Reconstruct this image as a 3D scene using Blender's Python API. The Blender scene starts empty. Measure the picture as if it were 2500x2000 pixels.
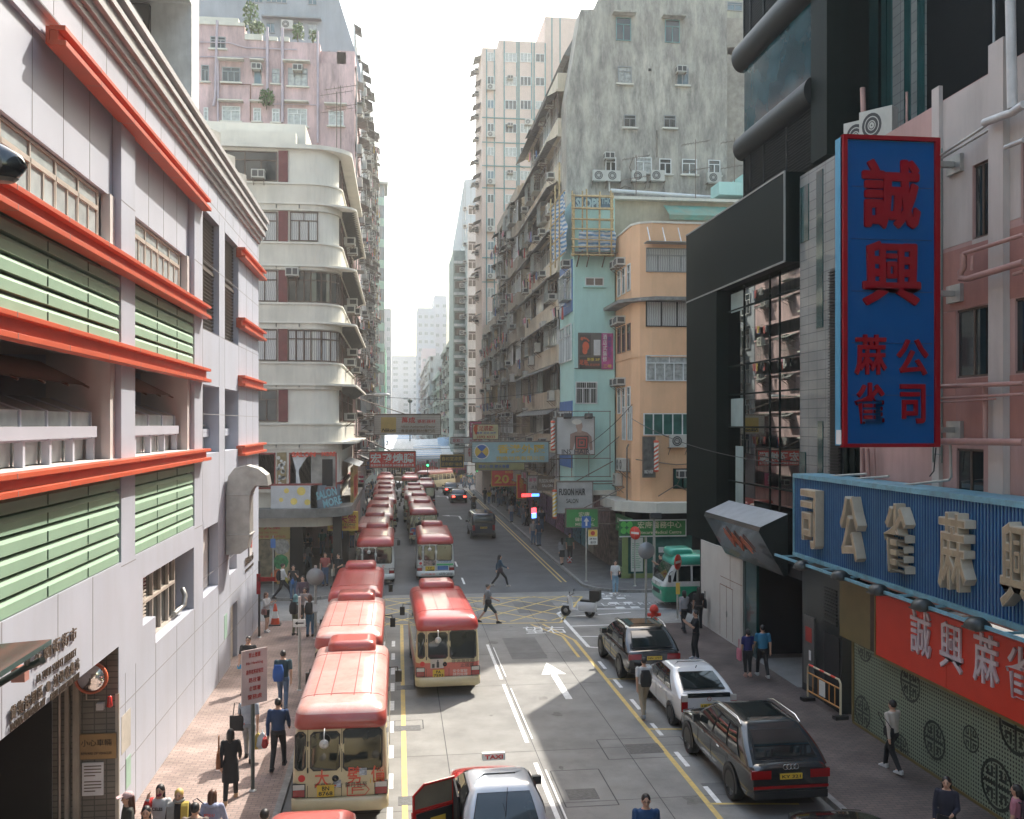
import bpy, bmesh, math, random
from mathutils import Vector, Matrix, Euler
R = random.Random(7)
rad = math.radians
SC = bpy.context.scene
COL = SC.collection
# ---------------------------------------------------------------- camera
FPX, CAMH, CX0, CY0 = 2300.0, 8.5, 1250.0, 1036.0
YAW = math.atan((1250 - 972) / FPX)
cam = bpy.data.cameras.new("camera"); cam_o = bpy.data.objects.new("camera", cam); COL.objects.link(cam_o)
cam.sensor_width = 36; cam.lens = FPX / 2500 * 36; cam.shift_y = 36 / 2500
cam.clip_start = 0.1; cam.clip_end = 6000
cam_o.location = (0, 0, CAMH); cam_o.rotation_euler = (rad(90), 0, -YAW)
SC.camera = cam_o
# ---------------------------------------------------------------- sky and sun
SUN_EL, SUN_AZ = rad(46.5), math.atan2(.56, .83)
W = bpy.data.worlds.new("World"); SC.world = W; W.use_nodes = True
wn = W.node_tree.nodes; bg = wn["Background"]
sky = wn.new("ShaderNodeTexSky"); sky.sky_type = 'NISHITA'; sky.sun_disc = False
sky.sun_elevation = SUN_EL; sky.sun_rotation = SUN_AZ; sky.air_density = 2.0; sky.dust_density = 3.5; sky.ozone_density = 1.0
W.node_tree.links.new(sky.outputs[0], bg.inputs[0]); bg.inputs[1].default_value = 0.15
sl = bpy.data.lights.new("sun", 'SUN'); sl.energy = 2.9; sl.angle = rad(0.5); sl.color = (1, .94, .85)
so = bpy.data.objects.new("sun", sl); COL.objects.link(so)
sd = Vector((math.sin(SUN_AZ) * math.cos(SUN_EL), math.cos(SUN_AZ) * math.cos(SUN_EL), math.sin(SUN_EL)))
so.rotation_euler = sd.to_track_quat('Z', 'Y').to_euler()
SC.view_settings.view_transform = 'Standard'; SC.view_settings.look = 'None'
SC.view_settings.exposure = 1.68; SC.view_settings.gamma = 1
SC.view_settings.use_curve_mapping = False
SC.render.engine = 'CYCLES'
SC.cycles.max_bounces = 6; SC.cycles.diffuse_bounces = 4; SC.cycles.glossy_bounces = 3
SC.cycles.transmission_bounces = 4; SC.cycles.volume_bounces = 0; SC.cycles.caustics_reflective = False
SC.cycles.caustics_refractive = False; SC.cycles.use_denoising = True
# ---------------------------------------------------------------- where a pixel of the 2500 x 2000 photo lies in the place
_s, _c = math.sin(YAW), math.cos(YAW)
def ray(px, py):
    xc = (px - CX0) / FPX
    return _s + xc * _c, _c - xc * _s, (CY0 - py) / FPX
def G(px, py, z=0):                 # point at height z
    dx, dy, dz = ray(px, py); t = (z - CAMH) / dz; return dx * t, dy * t
def onX(px, py, X):                 # (Y, Z) on a wall along the street
    dx, dy, dz = ray(px, py); t = X / dx; return dy * t, CAMH + dz * t
def onY(px, py, Y):                 # (X, Z) on a wall across the street
    dx, dy, dz = ray(px, py); t = Y / dy; return dx * t, CAMH + dz * t
# ---------------------------------------------------------------- materials
def lin(h):
    if isinstance(h, tuple): return h
    v = [int(h[i:i + 2], 16) / 255 for i in (0, 2, 4)]
    return tuple((x / 12.92 if x <= .04045 else ((x + .055) / 1.055) ** 2.4) for x in v)
MATS = {}
def M(name, col, rough=.7, metal=0., var=.12, scale=2., dirt=0., dirtcol=(.06, .055, .05), streak=False, bump=0., bscale=30., coat=0., spec=.5, dth=.5, dsc=1., zs=.16):
    if name in MATS: return MATS[name]
    m = bpy.data.materials.new(name); m.use_nodes = True; nt = m.node_tree; N = nt.nodes; L = nt.links
    b = N["Principled BSDF"]; col = lin(col)
    b.inputs["Roughness"].default_value = rough; b.inputs["Metallic"].default_value = metal
    b.inputs["Coat Weight"].default_value = coat; b.inputs["Coat Roughness"].default_value = .05
    b.inputs["Specular IOR Level"].default_value = spec
    tc = N.new("ShaderNodeTexCoord")
    ns = N.new("ShaderNodeTexNoise"); ns.inputs["Scale"].default_value = scale; ns.inputs["Detail"].default_value = 6
    L.new(tc.outputs["Object"], ns.inputs["Vector"])
    mr = N.new("ShaderNodeMapRange"); mr.inputs[1].default_value = .3; mr.inputs[2].default_value = .7
    mr.inputs[3].default_value = 1 - var; mr.inputs[4].default_value = 1 + var
    L.new(ns.outputs[0], mr.inputs[0])
    mx = N.new("ShaderNodeMix"); mx.data_type = 'RGBA'; mx.blend_type = 'MULTIPLY'; mx.inputs[0].default_value = 1
    mx.inputs[6].default_value = (*col, 1); L.new(mr.outputs[0], mx.inputs[7])
    out = mx.outputs[2]
    if dirt > 0:
        mp = N.new("ShaderNodeMapping"); L.new(tc.outputs["Object"], mp.inputs[0])
        mp.inputs["Scale"].default_value = (1.1 * dsc, 1.1 * dsc, zs * dsc) if streak else (.9 * dsc, .9 * dsc, .7 * dsc)
        n2 = N.new("ShaderNodeTexNoise"); n2.inputs["Scale"].default_value = 1.3; n2.inputs["Detail"].default_value = 9; n2.inputs["Roughness"].default_value = .74
        L.new(mp.outputs[0], n2.inputs["Vector"])
        r2 = N.new("ShaderNodeMapRange"); r2.inputs[1].default_value = dth - .1; r2.inputs[2].default_value = dth + .16; r2.inputs[4].default_value = dirt
        L.new(n2.outputs[0], r2.inputs[0])
        m2 = N.new("ShaderNodeMix"); m2.data_type = 'RGBA'; L.new(r2.outputs[0], m2.inputs[0]); L.new(out, m2.inputs[6]); m2.inputs[7].default_value = (*lin(dirtcol), 1)
        out = m2.outputs[2]
    L.new(out, b.inputs["Base Color"])
    if bump > 0:
        n3 = N.new("ShaderNodeTexNoise"); n3.inputs["Scale"].default_value = bscale; n3.inputs["Detail"].default_value = 4
        L.new(tc.outputs["Object"], n3.inputs["Vector"])
        bp = N.new("ShaderNodeBump"); bp.inputs["Strength"].default_value = bump; bp.inputs["Distance"].default_value = .02
        L.new(n3.outputs[0], bp.inputs["Height"]); L.new(bp.outputs[0], b.inputs["Normal"])
    MATS[name] = m; return m
def emit(name, col, st):
    if name in MATS: return MATS[name]
    m = bpy.data.materials.new(name); m.use_nodes = True; b = m.node_tree.nodes["Principled BSDF"]
    b.inputs["Base Color"].default_value = (*lin(col), 1); b.inputs["Emission Color"].default_value = (*lin(col), 1); b.inputs["Emission Strength"].default_value = st
    MATS[name] = m; return m
def brick_mat(name, c1, c2, mortar, bw, bh, ms=.02, rough=.8, axes='XY', off=.5, bump=.3, coat=0., dirt=.4):
    if name in MATS: return MATS[name]
    m = bpy.data.materials.new(name); m.use_nodes = True; nt = m.node_tree; N = nt.nodes; L = nt.links; b = N["Principled BSDF"]
    b.inputs["Roughness"].default_value = rough; b.inputs["Coat Weight"].default_value = coat
    tc = N.new("ShaderNodeTexCoord"); sp = N.new("ShaderNodeSeparateXYZ"); L.new(tc.outputs["Object"], sp.inputs[0])
    cb = N.new("ShaderNodeCombineXYZ"); L.new(sp.outputs[axes[0]], cb.inputs[0]); L.new(sp.outputs[axes[1]], cb.inputs[1])
    br = N.new("ShaderNodeTexBrick"); L.new(cb.outputs[0], br.inputs["Vector"]); br.offset = off
    br.inputs["Scale"].default_value = 1; br.inputs["Brick Width"].default_value = bw; br.inputs["Row Height"].default_value = bh
    br.inputs["Mortar Size"].default_value = ms; br.inputs["Color1"].default_value = (*lin(c1), 1); br.inputs["Color2"].default_value = (*lin(c2), 1); br.inputs["Mortar"].default_value = (*lin(mortar), 1)
    ns = N.new("ShaderNodeTexNoise"); ns.inputs["Scale"].default_value = .9; ns.inputs["Detail"].default_value = 8; L.new(tc.outputs["Object"], ns.inputs["Vector"])
    mr = N.new("ShaderNodeMapRange"); mr.inputs[1].default_value = .3; mr.inputs[2].default_value = .7; mr.inputs[3].default_value = 1 - dirt; mr.inputs[4].default_value = 1 + dirt * .4; L.new(ns.outputs[0], mr.inputs[0])
    mx = N.new("ShaderNodeMix"); mx.data_type = 'RGBA'; mx.blend_type = 'MULTIPLY'; mx.inputs[0].default_value = 1
    L.new(br.outputs[0], mx.inputs[6]); L.new(mr.outputs[0], mx.inputs[7]); L.new(mx.outputs[2], b.inputs["Base Color"])
    if bump:
        bp = N.new("ShaderNodeBump"); bp.inputs["Strength"].default_value = bump; bp.inputs["Distance"].default_value = .01; bp.invert = True
        L.new(br.outputs[1], bp.inputs["Height"]); L.new(bp.outputs[0], b.inputs["Normal"])
    MATS[name] = m; return m
# ---------------------------------------------------------------- mesh building
OFF = {}
class MB:
    def __init__(s): s.v = []; s.f = []; s.m = []; s.mi = 0; s.sm = []; s.smooth = False
    def add(s, vs, fs):
        o = len(s.v); s.v += [tuple(v) for v in vs]
        for f in fs: s.f.append([i + o for i in f]); s.m.append(s.mi); s.sm.append(s.smooth)
        return s
    def box(s, x0, y0, z0, x1, y1, z1):
        x0, x1 = min(x0, x1), max(x0, x1); y0, y1 = min(y0, y1), max(y0, y1); z0, z1 = min(z0, z1), max(z0, z1)
        return s.add([(x0, y0, z0), (x1, y0, z0), (x1, y1, z0), (x0, y1, z0), (x0, y0, z1), (x1, y0, z1), (x1, y1, z1), (x0, y1, z1)],
                     [(0, 3, 2, 1), (4, 5, 6, 7), (0, 1, 5, 4), (1, 2, 6, 5), (2, 3, 7, 6), (3, 0, 4, 7)])
    def quad(s, *p): return s.add(p, [tuple(range(len(p)))])
    def prism(s, poly, ax, a, b):          # poly in the two other axes (order x,y,z without ax), pushed from a to b along ax
        def p3(u, w, t): return {'x': (t, u, w), 'y': (u, t, w), 'z': (u, w, t)}[ax]
        n = len(poly); vs = [p3(u, w, a) for u, w in poly] + [p3(u, w, b) for u, w in poly]
        fs = [tuple(range(n))[::-1], tuple(range(n, 2 * n))] + [(i, (i + 1) % n, n + (i + 1) % n, n + i) for i in range(n)]
        return s.add(vs, fs)
    def obox(s, c, ex, ey, ez):            # box from centre and three half vectors
        c, ex, ey, ez = Vector(c), Vector(ex), Vector(ey), Vector(ez)
        vs = [c + ex * a + ey * b + ez * d for d in (-1, 1) for a, b in ((-1, -1), (1, -1), (1, 1), (-1, 1))]
        return s.add(vs, [(0, 3, 2, 1), (4, 5, 6, 7), (0, 1, 5, 4), (1, 2, 6, 5), (2, 3, 7, 6), (3, 0, 4, 7)])
    def tube(s, pts, r, n=8, cap=True, rs=None):
        pts = [Vector(p) for p in pts]; sm = s.smooth; vs = []; fs = []; k = len(pts); up = None
        for i, p in enumerate(pts):
            d = (pts[min(i + 1, k - 1)] - pts[max(i - 1, 0)]).normalized()
            a = (up - d * up.dot(d)) if up is not None else None
            if a is None or a.length < 1e-4: a = d.orthogonal()
            a.normalize(); up = a; b = d.cross(a); rr = rs[i] if rs else r
            vs += [p + (a * math.cos(t) + b * math.sin(t)) * rr for t in (2 * math.pi * j / n for j in range(n))]
        for i in range(k - 1):
            for j in range(n): fs.append((i * n + j, i * n + (j + 1) % n, (i + 1) * n + (j + 1) % n, (i + 1) * n + j))
        s.smooth = n > 5; s.add(vs, fs); s.smooth = False
        if cap: s.add(vs[:n], [tuple(range(n))[::-1]]); s.add(vs[-n:], [tuple(range(n))])
        s.smooth = sm; return s
    def lathe(s, prof, c=(0, 0, 0), n=20, ax='z', arc=None):   # prof: (r, h)
        a0, a1 = arc or (0, 2 * math.pi); full = arc is None; k = n if full else n + 1; vs = []; fs = []
        for r, h in prof:
            for j in range(k):
                t = a0 + (a1 - a0) * j / n; u, w = r * math.cos(t), r * math.sin(t)
                vs.append({'z': (c[0] + u, c[1] + w, c[2] + h), 'y': (c[0] + u, c[1] + h, c[2] + w), 'x': (c[0] + h, c[1] + u, c[2] + w)}[ax])
        for i in range(len(prof) - 1):
            for j in range(n): fs.append((i * k + j, i * k + (j + 1) % k, (i + 1) * k + (j + 1) % k, (i + 1) * k + j))
        sm = s.smooth; s.smooth = True; s.add(vs, fs); s.smooth = sm; return s
    def disc(s, c, r, ax='y', n=20):
        def q(t):
            u, w = r * math.cos(t), r * math.sin(t); return {'z': (c[0] + u, c[1] + w, c[2]), 'y': (c[0] + u, c[1], c[2] + w), 'x': (c[0], c[1] + u, c[2] + w)}[ax]
        return s.add([q(2 * math.pi * j / n) for j in range(n)], [tuple(range(n))])
    def mesh(s, name, mats, off=(0, 0, 0), fix=True):
        me = bpy.data.meshes.new(name); o = Vector(off)
        me.from_pydata([tuple(Vector(v) - o) for v in s.v], [], s.f)
        for m in (mats if isinstance(mats, (list, tuple)) else [mats]): me.materials.append(m)
        me.polygons.foreach_set("material_index", s.m); me.polygons.foreach_set("use_smooth", s.sm)
        if fix:
            bm = bmesh.new(); bm.from_mesh(me); bmesh.ops.recalc_face_normals(bm, faces=bm.faces); bm.to_mesh(me); bm.free()
        me.update(); return me
    def build(s, name, mats, parent=None, world=True, bevel=0, kind=None):
        off = OFF.get(parent, Vector()) if (parent and world) else Vector()
        return link(name, s.mesh(name, mats, off), parent, bevel=bevel, kind=kind)
def link(name, me, parent=None, loc=(0, 0, 0), rz=0, bevel=0, kind=None):
    o = bpy.data.objects.new(name, me); COL.objects.link(o); o.location = loc; o.rotation_euler.z = rz
    if parent: o.parent = parent; OFF[o] = OFF.get(parent, Vector()) + Vector(loc)
    else: OFF[o] = Vector(loc)
    if bevel:
        b = o.modifiers.new("bevel", 'BEVEL'); b.width = bevel; b.segments = 2; b.limit_method = 'ANGLE'
    if kind: o['kind'] = kind
    return o
def thing(name, label, cat, loc=(0, 0, 0), rz=0, group=None):
    o = bpy.data.objects.new(name, None); COL.objects.link(o); o.location = loc; o.rotation_euler.z = rz; o.empty_display_size = .2
    OFF[o] = Vector(loc); return tag(o, label, cat, group)
def tag(o, label, cat, group=None):
    o['label'] = label; o['category'] = cat
    if group: o['group'] = group
    return o
def part(o, label): o['label'] = label; return o
def dup(o, parent=None, loc=None, rz=None):
    c = o.copy(); COL.objects.link(c)
    if parent: c.parent = parent
    if loc is not None: c.location = loc
    if rz is not None: c.rotation_euler.z = rz
    for ch in o.children: dup(ch, c)
    return c
# ---------------------------------------------------------------- evaluated meshes (modifiers, text) in a side scene
TMP = bpy.data.scenes.new("tmp")
def evaluated(ob):
    TMP.collection.objects.link(ob); vl = TMP.view_layers[0]; vl.update()
    me = bpy.data.meshes.new_from_object(ob.evaluated_get(vl.depsgraph), depsgraph=vl.depsgraph)
    TMP.collection.objects.unlink(ob); vl.update(); d = ob.data; bpy.data.objects.remove(ob)
    if d.users == 0: (bpy.data.meshes if isinstance(d, bpy.types.Mesh) else bpy.data.curves).remove(d)
    return me
TXT = {}
def text_mesh(t, bold=0., ext=.0, spacing=1., shear=0., vertical=False, res=2):
    k = (t, bold, ext, spacing, shear, vertical)
    if k in TXT: return TXT[k]
    c = bpy.data.curves.new("txt", 'FONT'); c.body = "\n".join(t) if vertical else t
    c.align_x = 'CENTER'; c.size = 1; c.offset = bold; c.extrude = ext; c.space_character = spacing; c.shear = shear; c.resolution_u = res; c.space_line = spacing if vertical else 1
    me = evaluated(bpy.data.objects.new("txt", c))
    xs = [v.co.x for v in me.vertices] or [0, 1]; ys = [v.co.y for v in me.vertices] or [0, 1]
    TXT[k] = (me, min(xs), max(xs), min(ys), max(ys)); return TXT[k]
def text(t, name, mat, parent, c, right, up, w=None, h=None, bold=0., depth=.01, spacing=1., shear=0., vertical=False, mb=None, heavy=0.):
    """lettering centred at world point c, reading along `right`, top along `up`, fitted to w x h metres"""
    me, x0, x1, y0, y1 = text_mesh(t, bold, .5, spacing, shear, vertical)
    W0, H0 = max(x1 - x0, 1e-3), max(y1 - y0, 1e-3)
    if w is None: w = W0 * h / H0
    if h is None: h = H0 * w / W0
    r, u = Vector(right).normalized(), Vector(up).normalized(); n = r.cross(u); c = Vector(c)
    vs = [c + r * ((v.co.x - (x0 + x1) / 2) * w / W0) + u * ((v.co.y - (y0 + y1) / 2) * h / H0) + n * (depth * (v.co.z + .5)) for v in me.vertices]
    fs = [tuple(p.vertices) for p in me.polygons]
    b = mb or MB(); b.add(vs, fs)
    if heavy:
        for i, (a, e) in enumerate(((1, 0), (-1, 0), (0, 1), (0, -1), (.7, .7), (-.7, .7), (.7, -.7), (-.7, -.7))): b.add([v + r * a * heavy + u * e * heavy - n * .0012 * (i + 1) for v in vs], fs)
    return b if mb else b.build(name, mat, parent)
XP, XM, YP, YM, ZP = (1, 0, 0), (-1, 0, 0), (0, 1, 0), (0, -1, 0), (0, 0, 1)
# ================================================================ SETTING: ground, roads, pavements, markings
XL, XR = -5.77, 12.7            # building lines near the camera
KL, KR = -2.67, 9.7             # kerbs
m_asph = M("asphalt", (.105, .108, .11), .85, var=.2, scale=.35, dirt=.5, dirtcol=(.045, .046, .05), bump=.25, bscale=60, dsc=.5)
m_conc = M("road_concrete", (.225, .22, .205), .85, var=.18, scale=.8, dirt=.6, dirtcol=(.125, .12, .115), bump=.2, bscale=50, dsc=.6, dth=.55)
m_concw = M("cross_street_concrete", (.24, .235, .225), .85, var=.14, scale=.8, dirt=.5, dirtcol=(.13, .13, .13), bump=.2, bscale=50, dth=.52)
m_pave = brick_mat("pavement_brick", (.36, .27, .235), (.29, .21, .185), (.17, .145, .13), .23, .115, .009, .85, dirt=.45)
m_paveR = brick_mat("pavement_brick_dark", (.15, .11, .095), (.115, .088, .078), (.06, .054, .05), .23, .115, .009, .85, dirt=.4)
m_paveF = M("far_pavement", (.14, .135, .13), .85, var=.2, scale=1.5, dirt=.4)
m_kerb = M("kerb_granite", (.27, .265, .25), .8, var=.2, scale=6, dirt=.4)
m_white = M("road_paint_white", (.72, .72, .70), .7, var=.1, scale=8, dirt=.55, dirtcol=(.3, .3, .29), dth=.56, dsc=3)
m_yel = M("road_paint_yellow", (.60, .43, .13), .7, var=.1, scale=8, dirt=.6, dirtcol=(.32, .27, .17), dth=.52, dsc=3)
m_joint = M("joint_tar", (.05, .05, .05), .8)
m_iron = M("cast_iron", (.09, .09, .09), .6, .4, var=.3, scale=12, bump=.6, bscale=25)
def struct(name, mb, m): return mb.build(name, m, kind='structure')
struct("ground", MB().quad((-320, -80, -.03), (320, -80, -.03), (320, 630, -.03), (-320, 630, -.03)), m_asph)
struct("road", MB().quad((KL - .4, 2, 0), (KR + .4, 2, 0), (KR + .4, 47.2, 0), (KL - .4, 47.2, 0)), m_conc)
struct("far_road", MB().quad((KL - .4, 47.2, .002), (KR + .4, 47.2, .002), (KR + .4, 420, .002), (KL - .4, 420, .002)), m_asph)
struct("cross_street", MB().quad((-60, 38, -.008), (90, 38, -.008), (90, 47.2, -.008), (-60, 47.2, -.008)), m_concw)
struct("far_cross_street", MB().quad((-90, 121, .006), (90, 121, .006), (90, 134, .006), (-90, 134, .006)), m_concw)
def arc(cx, cy, r, a0, a1, n=8): return [(cx + r * math.cos(rad(a0 + (a1 - a0) * i / n)), cy + r * math.sin(rad(a0 + (a1 - a0) * i / n))) for i in range(n + 1)]
def pavement(name, poly, m):
    b = MB(); b.prism(poly, 'z', -.1, .13); struct(name, b, m)
def kerb(name, line, w=.15):
    b = MB(); n = len(line)
    for i in range(n - 1):
        p, q = Vector((*line[i], 0)), Vector((*line[i + 1], 0)); d = (q - p).normalized(); nrm = Vector((d.y, -d.x, 0)) * w
        L = (q - p).length; k = max(1, int(L / 1.0))
        for j in range(k):
            a, e = p + d * (L * j / k + .004), p + d * (L * (j + 1) / k - .004)
            b.add([(*v.xy, z) for z in (-.1, .136) for v in (a, a + nrm, e + nrm, e)], [(0, 3, 2, 1), (4, 5, 6, 7), (0, 1, 5, 4), (1, 2, 6, 5), (2, 3, 7, 6), (3, 0, 4, 7)])
    struct(name, b, m_kerb)
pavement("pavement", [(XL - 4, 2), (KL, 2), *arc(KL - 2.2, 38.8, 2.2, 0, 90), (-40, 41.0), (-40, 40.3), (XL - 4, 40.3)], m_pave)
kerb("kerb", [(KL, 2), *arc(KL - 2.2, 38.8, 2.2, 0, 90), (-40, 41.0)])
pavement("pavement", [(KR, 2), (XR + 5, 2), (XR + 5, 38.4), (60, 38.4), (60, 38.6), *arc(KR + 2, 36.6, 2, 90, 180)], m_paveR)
kerb("kerb", list(reversed([(KR, 2), *reversed(arc(KR + 2, 36.6, 2, 90, 180)), (60, 38.6)])))
pavement("pavement", [(-40, 46.5), *arc(KL - 1.8, 48.3, 1.8, -90, 0), (KL, 121), (-40, 121)], m_paveF)
kerb("kerb", [(-40, 46.5), *arc(KL - 1.8, 48.3, 1.8, -90, 0), (KL, 121)])
pavement("pavement", [(60, 46.6), (60, 121), (KR, 121), *arc(KR + 2.4, 49.0, 2.4, 180, 270)], m_paveF)
kerb("kerb", [(KR, 121), *arc(KR + 2.4, 49.0, 2.4, 180, 270), (60, 46.6)])
pavement("pavement", [(-60, 134), (KL, 134), (KL, 420), (-60, 420)], m_paveF)
pavement("pavement", [(KR, 134), (80, 134), (80, 420), (KR, 420)], m_paveF)
Z1, Z2 = .005, .009
wht, yel, jn = MB(), MB(), MB()
def seg(b, x0, y0, x1, y1, w, z=Z1):
    d = Vector((x1 - x0, y1 - y0, 0)); n = Vector((-d.y, d.x, 0)).normalized() * w / 2; p, q = Vector((x0, y0, z)), Vector((x1, y1, z))
    b.quad(p - n, q - n, q + n, p + n)
y = 8
while y < 37.5: seg(wht, -.18, y, -.18, y + .95, .13); y += 2.02
y = 8.6
while y < 34: seg(wht, 7.15, y, 7.15, y + 1.05, .12); y += 2.35
for a, b_ in ((9, 15), (17.6, 23.4), (24.9, 30.6), (31.2, 36.2)): seg(wht, 3.42, a, 3.42, b_, .11); seg(wht, 3.60, a + .3, 3.60, b_ - .5, .04)
seg(yel, .15, 5, .15, 40.3, .13); seg(yel, 6.89, 5, 6.89, 36.5, .13); seg(yel, 6.55, 33.8, 6.55, 37.2, .11); seg(yel, 6.55, 37.2, 5.6, 39.6, .11); seg(yel, 6.89, 36.5, 6.1, 39.6, .11)
for yy in (15.2, 20.4, 25.6, 30.8): seg(yel, 6.95, yy, 8.9, yy - .25, .09, Z2)
for x in (8.72, 8.98): seg(yel, x, 50, x, 121, .09)
seg(yel, -2.3, 48, -2.3, 121, .09)
# box junction
bx = [(-2.2, 40.4), (6.9, 39.8), (9.0, 45.7), (-2.2, 46.3)]
for i in range(4): seg(yel, *bx[i], *bx[(i + 1) % 4], .12)
for t in (-6, -4.2, -2.4, -.6, 1.2, 3, 4.8, 6.6, 8.4):
    for sgn in (1, -1):
        p0, p1 = (t, 40.3), (t + 5.2, 46.0)
        if sgn < 0: p0, p1 = (t + 5.2, 40.3), (t, 46.0)
        def clip(p, q):
            a, b_ = Vector(p), Vector(q); lo, hi = 0., 1.
            for k in range(41):
                c = a.lerp(b_, k / 40)
                ok = -2.2 <= c.x <= 6.9 + (c.y - 40) * .36
                if ok: lo = k / 40; break
            else: return None
            for k in range(40, -1, -1):
                c = a.lerp(b_, k / 40)
                if -2.2 <= c.x <= 6.9 + (c.y - 40) * .36: hi = k / 40; break
            return a.lerp(b_, lo), a.lerp(b_, hi)
        r = clip(p0, p1)
        if r and (r[1] - r[0]).length > .3: seg(yel, *r[0], *r[1], .10, Z2 if sgn > 0 else Z1)
# hatched corner bay on the right
c0, c1, c2, c3 = G(1362, 1498), G(1437, 1580), G(1385, 1487), G(1640, 1487)
seg(wht, *c0, *c1, .15); seg(wht, *c0, *c2, .15); seg(wht, *c2, *c3, .13); seg(wht, *c1, *G(1475, 1583), .13)
for k in range(3):
    a = Vector(c0).lerp(Vector(c1), .12 + .3 * k); seg(wht, *a, a.x + 3.3, a.y + .6 - .5 * k, .11)
for k in range(4):
    for q in range(2): p = G(1452 + 16 * k, 1448 + 11 * k); seg(wht, p[0] + q * .7, p[1] - .3, p[0] + q * .7 + .42, p[1] - .3, .4)
# arrows
def arrow(b, x, y0, y1, s=1.):
    seg(b, x, y0, x, y1 - 1.5 * s, .22 * s); b.quad((x - .42 * s, y1 - 1.6 * s, Z1), (x + .42 * s, y1 - 1.6 * s, Z1), (x, y1, Z1))
arrow(wht, 5.25, 28.7, 33.2)
def turn(b, x, y): seg(b, x, y, x, y + 3, .18); seg(b, x + .05, y + 3, x - .9, y + 3.6, .3); b.quad((x - .8, y + 3.0, Z1), (x - .9, y + 4.2, Z1), (x - 1.6, y + 3.7, Z1))
turn(wht, 5.6, 84); turn(wht, 5.7, 108); turn(wht, 1.6, 104)
y = 50.
while y < 118: seg(wht, 3.5, y, 3.5, y + 2.1, .11); y += 6.2
for k in range(3): seg(wht, -2.4 + .45 * k, 46.6, -1.9 + .45 * k, 44.2, .12)
text("LOOK RIGHT", "", None, None, (*G(1556, 1474), Z1), XP, YP, w=3.4, h=.62, depth=.002, mb=wht)
text("望右", "", None, None, (*G(1330, 1538), Z1), XP, YP, w=1.7, h=1.3, depth=.002, mb=wht)
text("望左", "", None, None, (*G(1500, 1455), Z1), XP, YP, w=1.6, h=.5, depth=.002, mb=wht)
struct("road_marking", wht, m_white); struct("road_marking", yel, m_yel)
for yy in (11.5, 16.2, 20.8, 24.2, 30.4, 34.6, 38.5): seg(jn, KL, yy, KR, yy + .1, .022, .003)
for x in (1.25, 5.92): seg(jn, x, 3, x, 46, .022, .0035)
seg(jn, 3.55, 3, 3.55, 46, .018, .0035)
def rect_joint(x0, y0, x1, y1):
    for a in ((x0, y0, x1, y0), (x1, y0, x1, y1), (x1, y1, x0, y1), (x0, y1, x0, y0)): seg(jn, *a, .03, .0042)
rect_joint(5.3, 23.4, 7.6, 24.9); rect_joint(3.7, 20.6, 4.9, 22.8); rect_joint(-.1, 26.4, .7, 27.2)
struct("road_joint", jn, m_joint)
pt_ = MB()
for x0, y0, x1, y1 in ((.4, 31.5, 2.2, 33.2), (4.1, 33.8, 5.4, 37.2), (1.5, 12.5, 2.9, 19.4), (5.4, 42, 7.3, 44.6), (-1.8, 41.2, .4, 42.6), (7.1, 20.2, 9.3, 21.6)): pt_.quad((x0, y0, .0025), (x1, y0, .0025), (x1, y1, .0025), (x0, y1, .0025))
struct("road_patch", pt_, M("patch_tar", (.15, .148, .142), .85, var=.15, scale=1.5, dirt=.5, dirtcol=(.09, .09, .09), dsc=1.5))
st_ = MB()
for k in range(46):
    x, y, r = R.uniform(-2.3, 9), R.uniform(8, 46), R.uniform(.05, .28); st_.add([(x + r * R.uniform(.5, 1.1) * math.cos(6.283 * i / 10), y + r * 1.6 * R.uniform(.5, 1.1) * math.sin(6.283 * i / 10), .0015) for i in range(10)], [tuple(range(10))])
struct("oil_stain", st_, M("oil_stain", (.12, .115, .105), .7, var=.3, scale=6))
ir = MB()
for x, y, w, h in ((.3, 21.4, .6, .5), (.25, 26.5, .75, .45), (.25, 30.6, .6, .5), (6.4, 24.1, .9, .7), (4.2, 21.3, .7, .6), (3.3, 41.5, .7, .4), (8.6, 41.3, .5, .4), (9.2, 43, .6, .3)):
    ir.box(x - w / 2, y - h / 2, -.02, x + w / 2, y + h / 2, .006)
struct("manhole_cover", ir, m_iron)
gr = MB()
for k in range(9): gr.box(KL + .05, 19.9 + k * .09, -.01, KL + .5, 19.94 + k * .09, .012)
struct("drain_grate", gr, m_iron)
# ================================================================ market building on the left
m_clad = M("market_cladding", (.43, .45, .515), .42, var=.05, scale=.6, dirt=.3, dirtcol=(.33, .325, .33), streak=True, spec=.3, dth=.54)
m_clad2 = M("market_cladding_light", (.45, .47, .535), .45, var=.05, scale=.6)
m_jamb = M("market_jamb", (.55, .52, .50), .6, var=.06)
m_org = M("ledge_orange", (.52, .085, .034), .5, var=.08, scale=1.5, spec=.4, coat=.15)
m_green = M("louvre_green", (.26, .39, .28), .6, var=.06, scale=1.2, spec=.35)
m_seam = M("panel_seam", (.26, .25, .25), .8)
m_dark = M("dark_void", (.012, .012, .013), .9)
m_alu = M("window_aluminium", (.50, .44, .38), .4, .2)
m_frost = M("frosted_glass", (.42, .46, .46), .12, var=.18, scale=2.2, coat=.6)
m_shade = M("brown_shade", (.16, .085, .06), .6)
m_glass = M("dark_glass", (.018, .026, .028), .04, var=.3, scale=.8, coat=.3)
m_steel = M("galvanised_steel", (.42, .42, .40), .45, .55, var=.2, scale=3, dirt=.3, dirtcol=(.2, .17, .13))
m_letter = M("bronze_letter", (.13, .10, .075), .45, .5)
mk = thing("market_building", "white panel clad market hall with orange ledges and green louvre bands", "building", (XL, 27, 0))
W0, D1 = XL, -9.0            # wall face, back of recesses
b = MB()
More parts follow.
